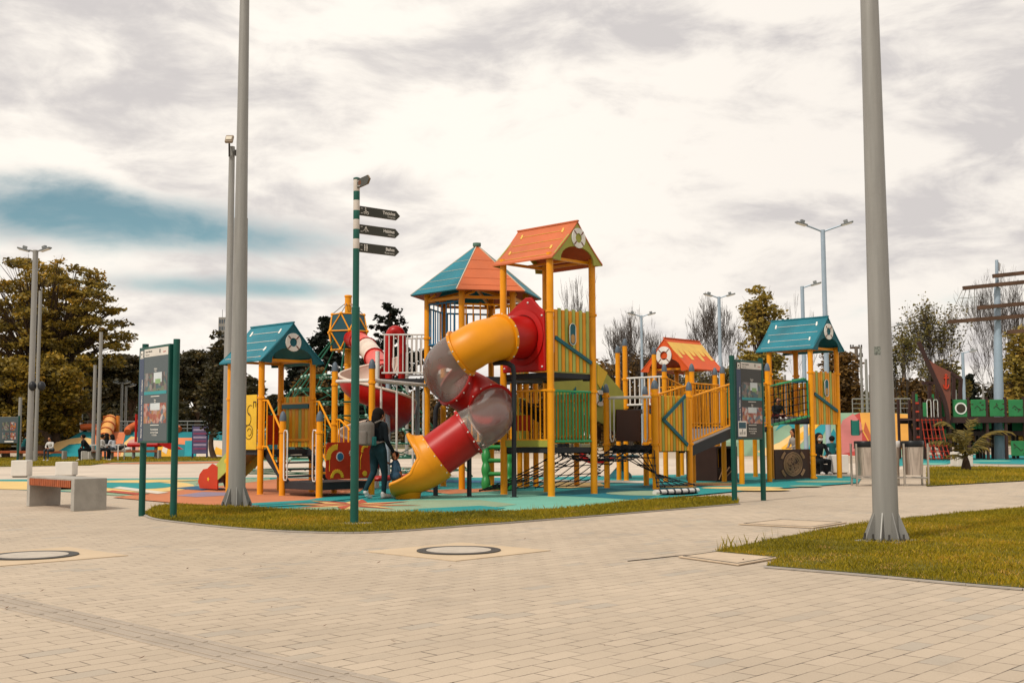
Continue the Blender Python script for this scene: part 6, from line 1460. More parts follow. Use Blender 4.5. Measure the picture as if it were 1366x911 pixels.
# distant planters, small benches
def planter(px0, px1, y0, y1, label):
    g = G((px0 + px1) / 2, y1); a = W(px0, y0, g.y); b_ = W(px1, y1, g.y); T = thing('planter', label, 'planter', tuple(g))
    build(MB().box(((a.x + b_.x) / 2, g.y + .4, a.z / 2), (b_.x - a.x, .8, a.z)), 'planter_box', WCONC, T, bevel=.03)
    return T, g, a, b_
PLT = planter(91.5, 111, 599, 608.5, 'pale planter box with small plants in front of the left bank')
bench(G(53, 613.5) + Vector((0, .3, 0)), R(0), 2.4, .5, .46, 'distant wood and concrete bench with a child in white seated on it', 'distant benches')
bench(G(178, 612.5) + Vector((0, .3, 0)), R(2), 2.6, .5, .48, 'distant concrete bench beside the small picnic table', 'distant benches')
bench(G(14, 614.5) + Vector((0, .3, 0)), R(0), 2.2, .5, .50, 'distant concrete bench below the left map board', 'distant benches')
bench(G(118, 613.5) + Vector((0, .3, 0)), R(90), 1.6, .6, .50, 'distant concrete bench end under the dark seated person', 'distant benches')
c = G(138, 614); T = thing('picnic_table', 'pale metal table frame with people sitting round it', 'table', tuple(c)); mb = MB()
for z in (.78, .48): mb.box(c + ZU * z, (1.9 if z > .6 else 2.2, .7 if z > .6 else .25, .05))
build(mb, 'table_top', WHT, T)
for s_ in (-.9, .9): build(MB().tube([c + Vector((s_, -.5, 0)), c + Vector((s_, -.5, .75)), c + Vector((s_, .4, .75)), c + Vector((s_, .4, 0))], .03, 6), 'leg_frame', WHT, T)
c = G(193, 612); T = thing('play_cart', 'red and dark play vehicle half hidden by the left info board', 'play vehicle', tuple(c))
build(MB().box(c + ZU * .75, (1.7, .9, .22)), 'body', RED, T, bevel=.08); build(MB().cyl(c + Vector((-.5, 0, .9)), c + Vector((-.5, 0, 2.4)), .07), 'mast', RED, T)
for s_ in (-.6, .6): build(MB().cyl(c + Vector((s_, 0, 0)), c + Vector((s_, 0, .65)), .09), 'leg', GALV, T)
build(MB().prism([c + Vector((x, -.2, z)) for x, z in ((.7, .8), (1.5, 1.7), (1.7, 1.5), (1.2, 1.0), (2.1, .5), (1.4, .5))], (0, .2, 0)), 'tail_fin', RED, T)

# ------------------------------------------------------------------ pirate ship playground
Ys = 50; SX = lambda px: W(px, 600, Ys).x
T = thing('ship_playground', 'pirate ship play structure with dark brown posts and green panels at the right edge', 'play ship', (SX(1300), Ys, 0))
SHB = mat('ship_brown', '#3b2420', .6); SHG = mat('ship_green', '#2f7c48', .55, grime=.05)
zD = ZH(1300, 560, Ys); zP = ZH(1300, 533, Ys)
pxs = [1229, 1245, 1256, 1268, 1293, 1318, 1343, 1368, 1395, 1420, 1450]
for i, px in enumerate(pxs):
    for j, dy in enumerate((0, 2.8)):
        x = SX(px); build(MB().box((x, Ys + dy, (zP + .1) / 2), (.10, .12, zP + .1)), 'post', SHB, T)
for px, top in ((1240, 572), (1250, 565), (1280, 565), (1306, 573), (1311, 573), (1330, 570), (1355, 575)):
    x = SX(px); build(MB().box((x, Ys + 1.4, 1.3), (.10, .10, 2.6)), 'post', SHB, T)
mb = MB(); mb.box(((SX(1229) + SX(1450)) / 2, Ys - .0, zD), (SX(1450) - SX(1229), .2, .26)).box(((SX(1229) + SX(1450)) / 2, Ys + 2.8, zD), (SX(1450) - SX(1229), .2, .26)); build(mb, 'deck_beam', SHB, T)
build(MB().box(((SX(1229) + SX(1450)) / 2, Ys + 1.4, zD + .05), (SX(1450) - SX(1229), 2.7, .08)), 'deck', SHB, T)
build(MB().box(((SX(1300) + SX(1450)) / 2, Ys + .6, ZH(1300, 578, Ys)), (SX(1450) - SX(1300), .16, .2)), 'deck_beam', SHB, T)
def shp(px0, px1, y0, y1, dy=0, port=False, marks=False):
    a = W(px0, y0, Ys); b_ = W(px1, y1, Ys); c = Vector(((a.x + b_.x) / 2, Ys - .02 + dy, (a.z + b_.z) / 2)); p_ = build(MB().box(c, (b_.x - a.x, .05, a.z - b_.z)), 'hull_panel', SHG, T, bevel=.02)
    if port:
        build(MB().lathe(c - Vector((0, .03, 0)), [(.26, 0), (.26, .02), (.19, .02)], 24, ax=(0, -1, 0)), 'porthole_ring', WBRD, p_); build(MB().lathe(c - Vector((0, .035, 0)), [(.2, 0), (.2, .025), (.01, .03)], 20, ax=(0, -1, 0)), 'porthole_glass', mat('dark_glass', '#3c3226', .3), p_)
    if marks:
        mb = MB(); rg = random.Random(int(px0))
        for k in range(5): mb.box(c + Vector((rg.uniform(-.35, .35), -.03, rg.uniform(-.25, .25))), (rg.uniform(.04, .12), .01, .04))
        mb.tube([c + Vector((-.2 + .1 * k, -.035, .1 * math.sin(k * 1.5))) for k in range(5)], .012, 5); build(mb, 'panel_marks', SHB, p_)
shp(1270, 1292, 533, 556.5, port=True); shp(1294.5, 1317, 533, 555.5, marks=True); shp(1319.5, 1342, 533, 555.5, marks=True); shp(1344.5, 1367, 533, 555.5, marks=True); shp(1369.5, 1394, 533, 555.5, marks=True)
shp(1230.5, 1237.5, 537, 556); shp(1257.5, 1266, 534, 556, .2); 
for a_, b2 in ((1275, 1281), (1300, 1311), (1311, 1318), (1322, 1330), (1345, 1352)): shp(a_, b2, 562, 572, .6)
shp(1348, 1368, 588, 608, marks=True); shp(1261, 1266, 572, 590, .3); shp(1243, 1250, 523, 534, 2.4); shp(1268, 1273, 523, 533, 2.4)
mb = MB()
for x0, x1, z0, z1 in ((1222, 1229, 538, 580),):
    for k in range(7): z = lerp(ZH(1225, z0, Ys), ZH(1225, 606, Ys), k / 6); mb.cyl((SX(x0), Ys, z), (SX(x1), Ys, z), .05, n=6)
build(mb, 'ladder_rung', mat('ship_red', '#b03a24', .5), T); build(MB().cyl((SX(1221), Ys, 0), (SX(1221), Ys, 3), .07), 'ladder_rail', SHB, T)
net(T, (SX(1230), Ys - .1, zD), (SX(1256), Ys - .1, zD), (SX(1250), Ys - 1.6, .1), (SX(1222), Ys - 1.6, .1), 5, 6, .018, .3, m=mat('red_rope', '#9a2f1c', .8), kr=.05)
for px in (1238, 1247): build(MB().tube([(SX(px), Ys - .05, zD + .1), (SX(px), Ys - .05, zP - .1), (SX(px) + .03, Ys - .05, zP), (SX(px) + .15, Ys - .05, zP), (SX(px) + .18, Ys - .05, zP - .1), (SX(px) + .18, Ys - .05, zD + .1)], .018, 6), 'grab_rail', WHT, T)
for px in (1236, 1262, 1287, 1299, 1305, 1324, 1337, 1350, 1361, 1376, 1388, 1402):
    x = SX(px); build(MB().box((x, Ys + 2.0 + (px % 3) * .35, 1.15), (.12, .12, 2.3)), 'inner_post', SHB, T)
for a_, b2, y0, y1 in ((1283, 1290, 573, 590), (1332, 1340, 562, 575), (1356, 1366, 562, 575), (1376, 1392, 562, 574), (1376, 1398, 588, 608), (1322, 1330, 590, 606)): shp(a_, b2, y0, y1, 2.0)
build(MB().box(((SX(1268) + SX(1450)) / 2, Ys + 2.9, 1.35), (SX(1450) - SX(1268), .06, .5)), 'back_board', SHB, T)
# prow with anchor
def SP(px, py, Y=Ys - .3): return W(px, py, Y)
pr = [(1224, 457), (1227, 456), (1236, 478), (1250, 487), (1268, 496), (1268, 560), (1263, 560), (1262, 545), (1258, 528), (1251, 512), (1243, 497), (1234, 480)]
PRM = mat('prow_brown', '#7a4638', .6)
build(MB().prism([SP(*p) for p in pr], (0, .12, 0)), 'prow_sail', PRM, T)
stem = smooth_line([SP(1225, 456, Ys - .25), SP(1235, 478, Ys - .25), SP(1247, 505, Ys - .25), SP(1258, 530, Ys - .25), SP(1263, 550, Ys - .25), SP(1264, 565, Ys - .25)], 4)
mb = MB()
for i in range(len(stem) - 1): mb.beam(stem[i], stem[i + 1], .15, .15, up=(0, 1, 0))
build(mb, 'prow_stem', SHB, T)
mb = MB(); A_ = lambda x, y: SP(x, y, Ys - .34); mb.tube([A_(1262, 502), A_(1262, 519)], .035, 6); mb.tube([A_(1259, 504.5), A_(1265.5, 504)], .03, 6); mb.tube([A_(1258.5, 513), A_(1260, 517.5), A_(1262, 519), A_(1264.5, 517.5), A_(1265.8, 513)], .035, 6)
mb.tube([A_(1262 + 1.2 * math.cos(R(a)), 500.6 + 1.3 * math.sin(R(a))) for a in range(0, 360, 45)], .025, 6, closed=True); build(mb, 'anchor_emblem', mat('anchor_red', '#c23a1c', .5), T)
for a_, b2 in ((SP(1268, 497, Ys), SP(1283, 507, Ys)), (SP(1282, 506, Ys + 1), SP(1280, 533, Ys + 1)), (SP(1272, 500, Ys + 1), SP(1272, 533, Ys + 1)), (SP(1240, 512, Ys + 2.4), SP(1240, 533, Ys + 2.4)), (SP(1250, 512, Ys + 2.4), SP(1250, 533, Ys + 2.4)), (SP(1230, 511, Ys + 2.4), SP(1252, 511, Ys + 2.4))): build(MB().beam(a_, b2, .13, .14), 'cabin_post', SHB, T)
def mast(px, pyt, r, yards, label, bx=0):
    Y = Ys + 1.4; t = W(px, pyt, Y); T = thing('ship_mast', label, 'ship mast', (t.x, Y, 0), 'masts of the play ship'); xb = W(px + bx, 612, Y).x
    zs = [0, t.z * .38, t.z * .62, t.z * .86, t.z]
    for i, (z0, z1) in enumerate(zip(zs[:-1], zs[1:])): rr = r * (1, .86, .66, .34)[i]; build(MB().cyl((lerp(xb, t.x, z0 / t.z), Y, z0), (lerp(xb, t.x, z1 / t.z), Y, z1), rr, rr * .9, n=16), 'mast_section', GALVB, T, smooth=40)
    WD = mat('yard_wood', '#584030', .8, var=.25, vs=2)
    for (x0, y0, x1, y1) in yards:
        a = W(x0, y0, Y - .3); b_ = W(x1, y1, Y - .3); build(MB().beam(a, b_, .16, .17), 'yard', WD, T)
    return T, Y
MT, Ym = mast(1329.5, 347, .23, [(1284.7, 384.6, 1376, 375.4), (1264.5, 429.5, 1396, 419)], 'grey blue ship mast with two long wooden yards', 4)
mb = MB()
for f in (0, .3, .62, 1): mb.cyl(W(lerp(1264.5, 1300, f), lerp(429, 425, f), Ym - .3), W(lerp(1284.7, 1300, f), lerp(385, 383, f), Ym - .3), .015, n=4, cap=False)
mb.cyl(W(1272, 413, Ym - .3), W(1300, 411, Ym - .3), .012, n=4, cap=False); mb.cyl(W(1279, 398, Ym - .3), W(1310, 396, Ym - .3), .012, n=4, cap=False)
build(mb, 'rigging', GALV, MT); build(MB().prism([W(1331, 349, Ym), W(1335, 352, Ym), W(1334, 362, Ym), W(1331, 360, Ym)], (0, .04, 0)), 'flag', mat('flag_grey', '#a9a6a6'), MT)
mast(1374, 316, .24, [(1324.5, 368.5, 1424, 358), (1304.5, 410.7, 1444, 398), (1344, 443, 1410, 438)], 'second ship mast at the right picture edge with three yards', 3)

# ------------------------------------------------------------------ trees
LF_OLIVE = leaf_mat('olive_leaves', '#4a4220', '#8e7626', '#c4942e', k=1.0); LF_DARK = leaf_mat('dark_leaves', '#1e1e12', '#4c4524', '#7a622c', k=.7)
LF_GOLD = leaf_mat('golden_leaves', '#5c5220', '#a08a3c', '#c8a24c', k=.85); LF_BROWN = leaf_mat('brownish_leaves', '#3a2c18', '#80602c', '#ac7c34', k=.75)
LF_FIR = leaf_mat('fir_needles', '#10150f', '#232c1d', '#3b3f28'); LF_MIX = leaf_mat('sparse_leaves', '#3c3a1e', '#7c7238', '#a68a3c', k=.8)
def leaf_obj(name, cents, rads, per, size, m, parent, seed, flat=.55, label=None):
    rg = np.random.default_rng(seed); cents = np.array(cents); rads = np.array(rads); n = len(cents); k = np.maximum((per * (rads / rads.mean()) ** 2).astype(int), min(8, int(per)))
    idx_ = np.repeat(np.arange(n), k); N = len(idx_)
    d = rg.normal(size=(N, 3)); d /= np.linalg.norm(d, axis=1)[:, None]; rr = rg.uniform(0, 1, N) ** .45
    p = cents[idx_] + d * (rr * rads[idx_])[:, None] * np.array([1, 1, flat]) + rg.normal(0, .06, (N, 3))
    a = rg.normal(size=(N, 3)); a /= np.linalg.norm(a, axis=1)[:, None]; b = rg.normal(size=(N, 3)); b -= a * (a * b).sum(1)[:, None]; b /= np.linalg.norm(b, axis=1)[:, None]
    a[:, 2] *= .6
    s = size * rg.uniform(.6, 1.4, N); a *= s[:, None]; b *= (s * .55)[:, None]
    root = np.array(ROOT[parent]); v = np.stack([p - a, p - a * .1 + b, p + a, p - a * .1 - b], 1).reshape(-1, 3) - root
    me = np_mesh(name, v, np.arange(N * 4).reshape(N, 4), 4, [m]); o = bpy.data.objects.new(name, me); SC.collection.objects.link(o); o.parent = parent; return o
def leafy(label, px, Y, top_py, half_px, low_py, m, seed, nc=70, per=160, size=.16, shape='round', flat=.55, trunk=None, bark=BARK, name='tree', cr=None, lean=0, group=None, thin=1.0, lobes=None, multi=1):
    rg = random.Random(seed); b = W(px, 600, Y); b.z = 0; H_ = ZH(px, top_py, Y); low = ZH(px, low_py, Y); hw = half_px / FOC * Y
    T = thing(name, label, 'tree', (b.x, Y, 0), group); tr = trunk or H_ * .022
    cents = []; rads = []; crad = cr or hw * .22
    c0 = Vector((b.x + lean, Y, (H_ + low) / 2)); hh = (H_ - low) / 2
    tries = 0
    while len(cents) < nc and tries < 6000:
        tries += 1; d = Vector((rg.gauss(0, 1), rg.gauss(0, 1), rg.gauss(0, 1))).normalized(); q = rg.uniform(.35, 1) ** .5
        rx = hw - crad * .8; rz = hh - crad * .4
        p = Vector((d.x * rx, d.y * rx * .9, d.z * rz)) * q
        if shape == 'umbrella': 
            zt_ = 1 - (abs(p.x) / hw) ** 2; p.z = lerp(-hh, hh, rg.uniform(.15, 1) ** .6) * max(zt_, .12) if rg.random() < .9 else p.z * .6
        if shape == 'cone': f = (p.z + hh) / (2 * hh); p.x *= 1.15 - f; p.y *= 1.15 - f
        if any((c0 + p - o_).length < crad * .62 for o_ in cents): continue
        if lobes and not any((Vector((p.x / hw, 0, p.z / hh)) - Vector((lx, 0, lz))).length < lr for lx, lz, lr in lobes): continue
        cents.append(c0 + p); rads.append(crad * rg.uniform(.6, 1.25))
    tk = MB(); tops = []
    for k in range(multi):
        off = Vector((rg.uniform(-.3, .3), rg.uniform(-.3, .3), 0)) * (multi > 1); s0 = b + off; fork = Vector((b.x + lean * .4 + off.x * 3 + rg.uniform(-.2, .2), Y + off.y * 2, max(low, H_ * .25)))
        tk.tube(smooth_line([s0, s0.lerp(fork, .5) + Vector((rg.uniform(-.12, .12), 0, 0)), fork], 4), [tr * 1.35, tr * 1.15, tr * 1.05, tr, tr * .95, tr * .92, tr * .9, tr * .88, tr * .85], 10); tops.append(fork)
    build(tk, 'trunk', bark, T, smooth=60)
    br = MB()
    for i, c in enumerate(cents):
        if i % 2 and nc > 60 and rg.random() < .35: continue
        f = min(tops, key=lambda t: (t - c).length); st = f.lerp(Vector((f.x, f.y, lerp(f.z, c.z, .5))), rg.uniform(0, .9)) if c.z > f.z else f
        mid = st.lerp(c, .5) + Vector((rg.uniform(-.2, .2), rg.uniform(-.2, .2), .12 * (c - st).length)); r0 = tr * rg.uniform(.22, .42)
        br.tube([st, st.lerp(mid, .5) + Vector((0, 0, .05)), mid, mid.lerp(c, .6), c], [r0, r0 * .75, r0 * .5, r0 * .32, r0 * .12], 5, cap=False)
        for q in range(2): e = c + Vector((rg.gauss(0, 1), rg.gauss(0, 1), rg.uniform(-.2, 1))) * crad * .8; br.tube([mid, mid.lerp(e, .6), e], [r0 * .3, r0 * .15, r0 * .06], 4, cap=False)
    build(br, 'limb', bark, T, smooth=60)
    leaf_obj('crown', cents, rads, per * thin, size, m, T, seed, flat)
    return T
BARKD = mat('dark_twig_bark', '#4a423c', .95, var=.2, vs=3)
def bare(label, px, Y, top_py, half_px, seed, bark=BARKD, multi=3, depth=6, leafm=None, per=6, thick=1.0, droop=0, name='bare_tree', fork=.3):
    rg = random.Random(seed); b = W(px, 600, Y); b.z = 0; H_ = ZH(px, top_py, Y); hw = half_px / FOC * Y; T = thing(name, label, 'tree', (b.x, Y, 0), 'bare and thinning trees')
    mb = MB(); tips = []
    def grow(p, d, L, r, lv):
        k = 3; pts = [p]; dd = d.copy()
        for i in range(k): dd = (dd + Vector((rg.gauss(0, .12), rg.gauss(0, .12), rg.gauss(0, .06) + .05))).normalized(); pts.append(pts[-1] + dd * L / k)
        mb.tube(pts, [r * lerp(1, .68, i / k) for i in range(k + 1)], 7 if lv < 2 else 4 if lv < 4 else 3, cap=False)
        if lv >= depth: tips.append(pts[-1]); return
        nb_ = 2 if rg.random() < .5 else 3
        for j in range(nb_):
            ang = rg.uniform(.3, .8) if j else rg.uniform(.05, .3); ax = Vector((rg.gauss(0, 1), rg.gauss(0, 1), rg.gauss(0, .4))).normalized(); nd = (dd * math.cos(ang) + ax * math.sin(ang)); nd.z = nd.z * .85 + .12; nd.normalize()
            grow(pts[-1] if j == 0 else pts[rg.choice([2, 3])], nd, L * rg.uniform(.68, .86), max(r * rg.uniform(.5, .68), .019), lv + 1)
    tr = H_ * .011 * thick; q = .76; S_ = sum(q ** i for i in range(depth + 1))
    for k in range(multi):
        a = 2 * math.pi * k / max(multi, 1) + rg.uniform(0, 1); sp = hw / H_ * 1.1 * (1 if multi > 1 else .2); d = Vector((math.cos(a) * sp, math.sin(a) * sp, 1)).normalized()
        if multi == 1: d = Vector((0, 0, 1))
        grow(b + Vector((math.cos(a), math.sin(a), 0)) * .15 * (multi > 1), d, H_ / S_ * 1.08, tr, 0)
    xs = max(max(abs(v[0] - b.x) for v in mb.v), .1); zs = max(v[2] for v in mb.v)
    fx = min(hw / xs, 2.0); fz = H_ / zs
    mb.v = [(b.x + (v[0] - b.x) * fx, Y + (v[1] - Y) * fx, v[2] * fz) for v in mb.v]
    tips = [Vector((b.x + (v.x - b.x) * fx, Y + (v.y - Y) * fx, v.z * fz)) for v in tips]
    build(mb, 'branches', bark, T, smooth=60)
    if leafm: leaf_obj('leaves', [tuple(t) for t in tips], [.45] * len(tips), per, .10, leafm, T, seed)
    return T
def conifer(label, px, Y, top_py, half_px, base_z, seed, thin=1, m=LF_FIR):
    rg = random.Random(seed); b = W(px, 600, Y); b.z = 0; H_ = ZH(px, top_py, Y); hw = half_px / FOC * Y; T = thing('conifer_tree', label, 'tree', (b.x, Y, 0), 'dark conifers')
    build(MB().cyl(b, b + ZU * H_, H_ * .018, .03, n=9), 'trunk', BARK, T, smooth=60); br = MB(); cs = []; rs = []
    n = int(70 * thin) + 16
    for i in range(n):
        t = (i + rg.random()) / n; z = lerp(base_z, H_ * .99, t); L = hw * (1 - t) ** .95 * rg.uniform(.55, 1.15) + .15; a = rg.uniform(0, 6.28); s = b + ZU * z; e = s + Vector((math.cos(a), math.sin(a), .25 if thin < .85 else -.1)) * L
        br.tube([s, s.lerp(e, .5) - ZU * .05 * L, e + ZU * .1 * L], [.05, .035, .015], 4, cap=False)
        for k in range(max(2, int(L / .35))): f = (k + 1) / max(2, int(L / .35)); c = s.lerp(e, f); cs.append(tuple(c)); rs.append(.32 if thin >= .85 else .2)
    build(br, 'limb', BARK, T, smooth=60); leaf_obj('crown', cs, rs, 42 if thin >= .85 else 24, .15, m, T, seed, .5); return T

# left side
leafy('huge spreading tree with rust tinged flat foliage layers at the left edge', 58, 74, 343, 118, 600, LF_OLIVE, 11, nc=230, per=105, size=.14, shape='umbrella', flat=.32, trunk=.42, cr=.78, multi=2,
      lobes=[(-.6, .3, .5), (-.1, .55, .5), (.35, .45, .45), (.75, .05, .35), (.5, -.1, .4), (-.5, -.4, .6), (0, -.3, .5), (.9, -.15, .25)])
leafy('dense low tree with brown and olive leaves behind the left map board', 8, 66, 468, 62, 606, LF_OLIVE, 12, nc=80, per=200, size=.14, trunk=.2, cr=.75)
leafy('tree leaning beside the two speaker lamp with hanging rusty foliage', 74, 68, 470, 46, 588, LF_OLIVE, 13, nc=60, per=190, size=.15, trunk=.32, cr=.7)
DKG = 'row of dark trees behind the left painted bank'
for i, (px, tp, hp, lo, lab) in enumerate(((120, 480, 50, 560, 'flat topped dark tree behind the thin poles'), (172, 474, 48, 555, 'flat topped dark tree behind the T shaped lamp'), (222, 478, 42, 560, 'flat topped dark tree behind the left info board'), (262, 470, 40, 560, 'layered dark tree between info board and left lamp pole'))):
    leafy(lab, px, 100 + i * 3, tp, hp, lo, LF_DARK, 20 + i, nc=58, per=130, size=.2, shape='umbrella', flat=.28, trunk=.3, cr=1.15, group=DKG)
for i, (px, tp, hp) in enumerate(((-40, 470, 70), (40, 545, 50), (105, 548, 45), (150, 545, 45), (195, 548, 45), (240, 545, 42), (285, 540, 45), (330, 538, 40), (375, 525, 40), (415, 530, 36))):
    leafy('dark undergrowth tree number %s from the left behind the painted bank' % ('one two three four five six seven eight nine ten'.split()[i]), px, 112 + (i % 3) * 4, tp, hp, 612, LF_DARK, 40 + i, nc=80, per=240, size=.26, trunk=.25, cr=1.4, group='dark undergrowth trees behind the left bank', name='tree')
leafy('slim young tree with thin trunk in front of the left bank beside the purple board', 286, 60, 480, 30, 585, LF_DARK, 60, nc=30, per=90, size=.12, trunk=.14, cr=.7)
leafy('narrow tall tree rising left of the left lamp pole', 288, 92, 442, 15, 540, LF_DARK, 61, nc=40, per=90, size=.16, trunk=.15, cr=.7)
conifer('dense dark conifer right of the blue roofed playhouse', 432, 75, 423, 62, 2.0, 62); conifer('dark conifer behind the playhouse roof', 398, 90, 462, 40, 2.0, 63)
conifer('sparse ragged conifer left of the hexagonal roof', 519, 70, 405, 105, 1.5, 64, thin=.8)
conifer('dark conifer just right of the green finger post', 492, 82, 465, 40, 2.0, 65, thin=.9)
leafy('brown leaved bush tree behind the open spiral slide', 560, 66, 515, 36, 603, LF_BROWN, 66, nc=60, per=150, size=.15, trunk=.15, cr=.8)
leafy('rusty foliage tree between rope ball and playhouse', 415, 70, 488, 26, 600, LF_BROWN, 67, nc=50, per=160, size=.15, trunk=.15, cr=.75)
leafy('brown foliage tree seen behind the lower slide tower', 640, 80, 500, 50, 605, LF_BROWN, 68, nc=70, per=150, size=.18, trunk=.2, cr=1.0)
# middle
bare('bare tree seen through the slide tower under its roof', 763, 75, 362, 36, 70, multi=2, depth=7, thick=1.0)
bare('wide bare tree right of the slide tower', 842, 78, 398, 56, 71, multi=4, depth=7, thick=1.0)
bare('bare tree behind the small orange roof', 950, 80, 386, 50, 72, multi=4, depth=7, thick=1.0)
bare('thin bare tree left of the golden tree', 895, 84, 440, 26, 171, multi=2, depth=6)
bare('bare tree peeking above the right blue roof', 1075, 85, 388, 28, 73, multi=2, depth=6)
bare('small bare tree right of the tallest lamp', 1108, 90, 405, 14, 74, multi=2, depth=5)
for i, (px, tp, hp, mm, lab) in enumerate(((808, 478, 34, LF_BROWN, 'rusty hedge tree just right of the slide tower'), (850, 470, 36, LF_BROWN, 'rusty hedge tree behind the capped posts'), (890, 482, 34, LF_BROWN, 'rusty hedge tree behind the small orange roof'), (930, 490, 34, LF_MIX, 'olive hedge tree right of the small orange roof'), (975, 478, 30, LF_MIX, 'olive hedge tree behind the right info board'), (720, 500, 40, LF_BROWN, 'rusty hedge tree behind the slide tower posts'))):
    leafy(lab, px, 88 + (i % 3) * 3, tp, hp, 606, mm, 80 + i, nc=70, per=105, size=.18, trunk=.2, cr=1.15, group='hedge trees behind the playground')
leafy('tall golden green leafy tree above the right info board', 1017, 72, 374, 38, 560, LF_GOLD, 90, nc=95, per=60, size=.14, trunk=.2, cr=.62, lobes=[(0, .6, .55), (.3, .1, .5), (-.45, -.35, .5), (.1, -.7, .5)])
leafy('leafy dark tree between the right play tower posts', 1125, 84, 462, 30, 570, LF_BROWN, 91, nc=70, per=120, size=.18, trunk=.22, cr=1.0)
leafy('low dark tree under the golden tree', 1040, 92, 500, 46, 600, LF_MIX, 92, nc=70, per=120, size=.2, trunk=.2, cr=1.2)
# right
bare('half bare tree with small leaves left of the ship prow', 1212, 72, 425, 36, 100, multi=4, depth=6, leafm=LF_MIX, per=2, name='thinning_tree')
bare('half bare tree with small leaves behind the anchor sail', 1258, 76, 392, 54, 101, multi=5, depth=6, leafm=LF_MIX, per=2, name='thinning_tree')
leafy('dark leafed tree at the foot of the half bare trees', 1215, 82, 500, 42, 606, LF_BROWN, 102, nc=70, per=130, size=.18, trunk=.2, cr=1.0)
leafy('olive tree behind the ship prow', 1262, 84, 478, 36, 600, LF_MIX, 103, nc=60, per=110, size=.18, trunk=.2, cr=1.0)
bare('tall bare fan shaped tree behind the ship masts', 1338, 82, 350, 56, 104, multi=5, depth=7, thick=.8)
leafy('golden leafed tree right of the ship mast', 1368, 74, 430, 34, 600, LF_GOLD, 105, nc=80, per=70, size=.17, trunk=.25, cr=.9)
leafy('golden leafed tree beyond the right picture edge', 1430, 78, 440, 50, 600, LF_GOLD, 106, nc=80, per=80, size=.18, trunk=.25, cr=1.1)
conifer('small far conifer left of the ship mast', 1297, 110, 500, 14, 2, 107)
leafy('low dark hedge tree behind the green ship panels', 1310, 96, 535, 50, 606, LF_BROWN, 108, nc=60, per=120, size=.22, trunk=.2, cr=1.2)
leafy('small dark bush tree beside the wooden utility pole', 1165, 98, 520, 34, 606, LF_MIX, 109, nc=50, per=120, size=.22, trunk=.2, cr=1.2)
# far wooded mass
rg_ = np.random.default_rng(77); T = thing('far_woods', 'distant line of low woods along the horizon', 'woods', (0, 150, 0), kind='stuff')
cs = []; rs = []
for i in range(520):
    x = rg_.uniform(-95, 105); y = rg_.uniform(140, 165); z = rg_.uniform(.3, 1) * (5.5 + 2 * math.sin(x * .11) + 1.5 * math.sin(x * .31)); cs.append((x, y, z)); rs.append(rg_.uniform(1.3, 2.2))
lo_ = leaf_obj('far_woods_crown', cs, rs, 170, .42, LF_DARK, T, 7, .8); lo_['kind'] = 'stuff'

# young palm on the far lawn
g = G(1289, 628); T = thing('young_palm', 'young palm with arching yellow green fronds on the far lawn before the ship', 'palm', tuple(g))
build(MB().lathe((g.x, g.y, 0), [(.12, 0), (.15, .08), (.10, .3), (.05, .45)], 12), 'trunk', BARK, T, smooth=60)
PALM = leaf_mat('palm_frond', '#3a3a1c', '#79682c', '#a5852c', k=1.0); rgp = random.Random(4)
fr_ = [(-1.15, -.2, 1.12), (-.8, .2, 1.85), (-.5, -.3, 1.3), (.1, .3, 1.5), (.33, .1, 1.9), (1.38, -.1, 1.5), (.9, .4, 1.1), (-.7, -.3, .6), (-.25, -.6, .8), (.5, -.4, .9), (-.35, .5, 1.4)]
for fx, fy, fz in fr_:
    p0_ = g + ZU * .35; tip = g + Vector((fx, fy, fz * .78)); ctl = g + Vector((fx * .35, fy * .35, fz * .95)); pts = [p0_ * (1 - t) ** 2 + ctl * (2 * t * (1 - t)) + tip * t * t for t in [i / 14 for i in range(15)]]
    mb = MB(); mb.tube(pts, [lerp(.022, .005, i / 14) for i in range(15)], 5)
    for i in range(3, 15):
        d_ = (pts[i] - pts[i - 1]).normalized(); sd_ = d_.cross(ZU).normalized(); Lf = .38 * math.sin(math.pi * (i + 1) / 17) + .08
        for s_ in (-1, 1):
            for h_ in (0, .5):
                q = pts[i].lerp(pts[i - 1], h_); e = q + (sd_ * s_ * .75 + d_ * .6 - ZU * rgp.uniform(.1, .7)) * Lf * .8; w_ = d_ * .016
                mb.add([q - w_, q + w_, q.lerp(e, .5) + w_ * 1.2, e, q.lerp(e, .5) - w_ * 1.2], [(0, 1, 2, 3, 4)])
    build(mb, 'frond', PALM, T, fix=False)
# shrubs by the far bank
for px, base, h, w_, lab in ((103, 600, 18, 4, 'spiky yucca in the pale planter box'), (97, 600, 8, 5, 'low shrub in the pale planter box'), (240, 606, 22, 6, 'small yellow green shrub in front of the bank behind the info board'), (1245, 560, 0, 0, '')):
    if not w_: continue
    g = G(px, 608); T = thing('shrub', lab, 'shrub', tuple(g)); H_ = h / FOC * g.y; z0 = .6 if base == 600 else 0; mb = MB(); rgs = random.Random(px)
    for k in range(26): a = rgs.uniform(0, 6.28); l = rgs.uniform(.4, 1); e = g + Vector((math.cos(a) * w_ / FOC * g.y, math.sin(a) * .3, z0 + H_ * l)); s_ = g + ZU * z0; mb.add([s_ - Vector((.03, 0, 0)), s_ + Vector((.03, 0, 0)), s_.lerp(e, .6) + Vector((.05, 0, .03)), e], [(0, 1, 2, 3)])
    build(mb, 'leaves', LF_MIX if 'yellow' not in lab else LF_GOLD, T, fix=False)

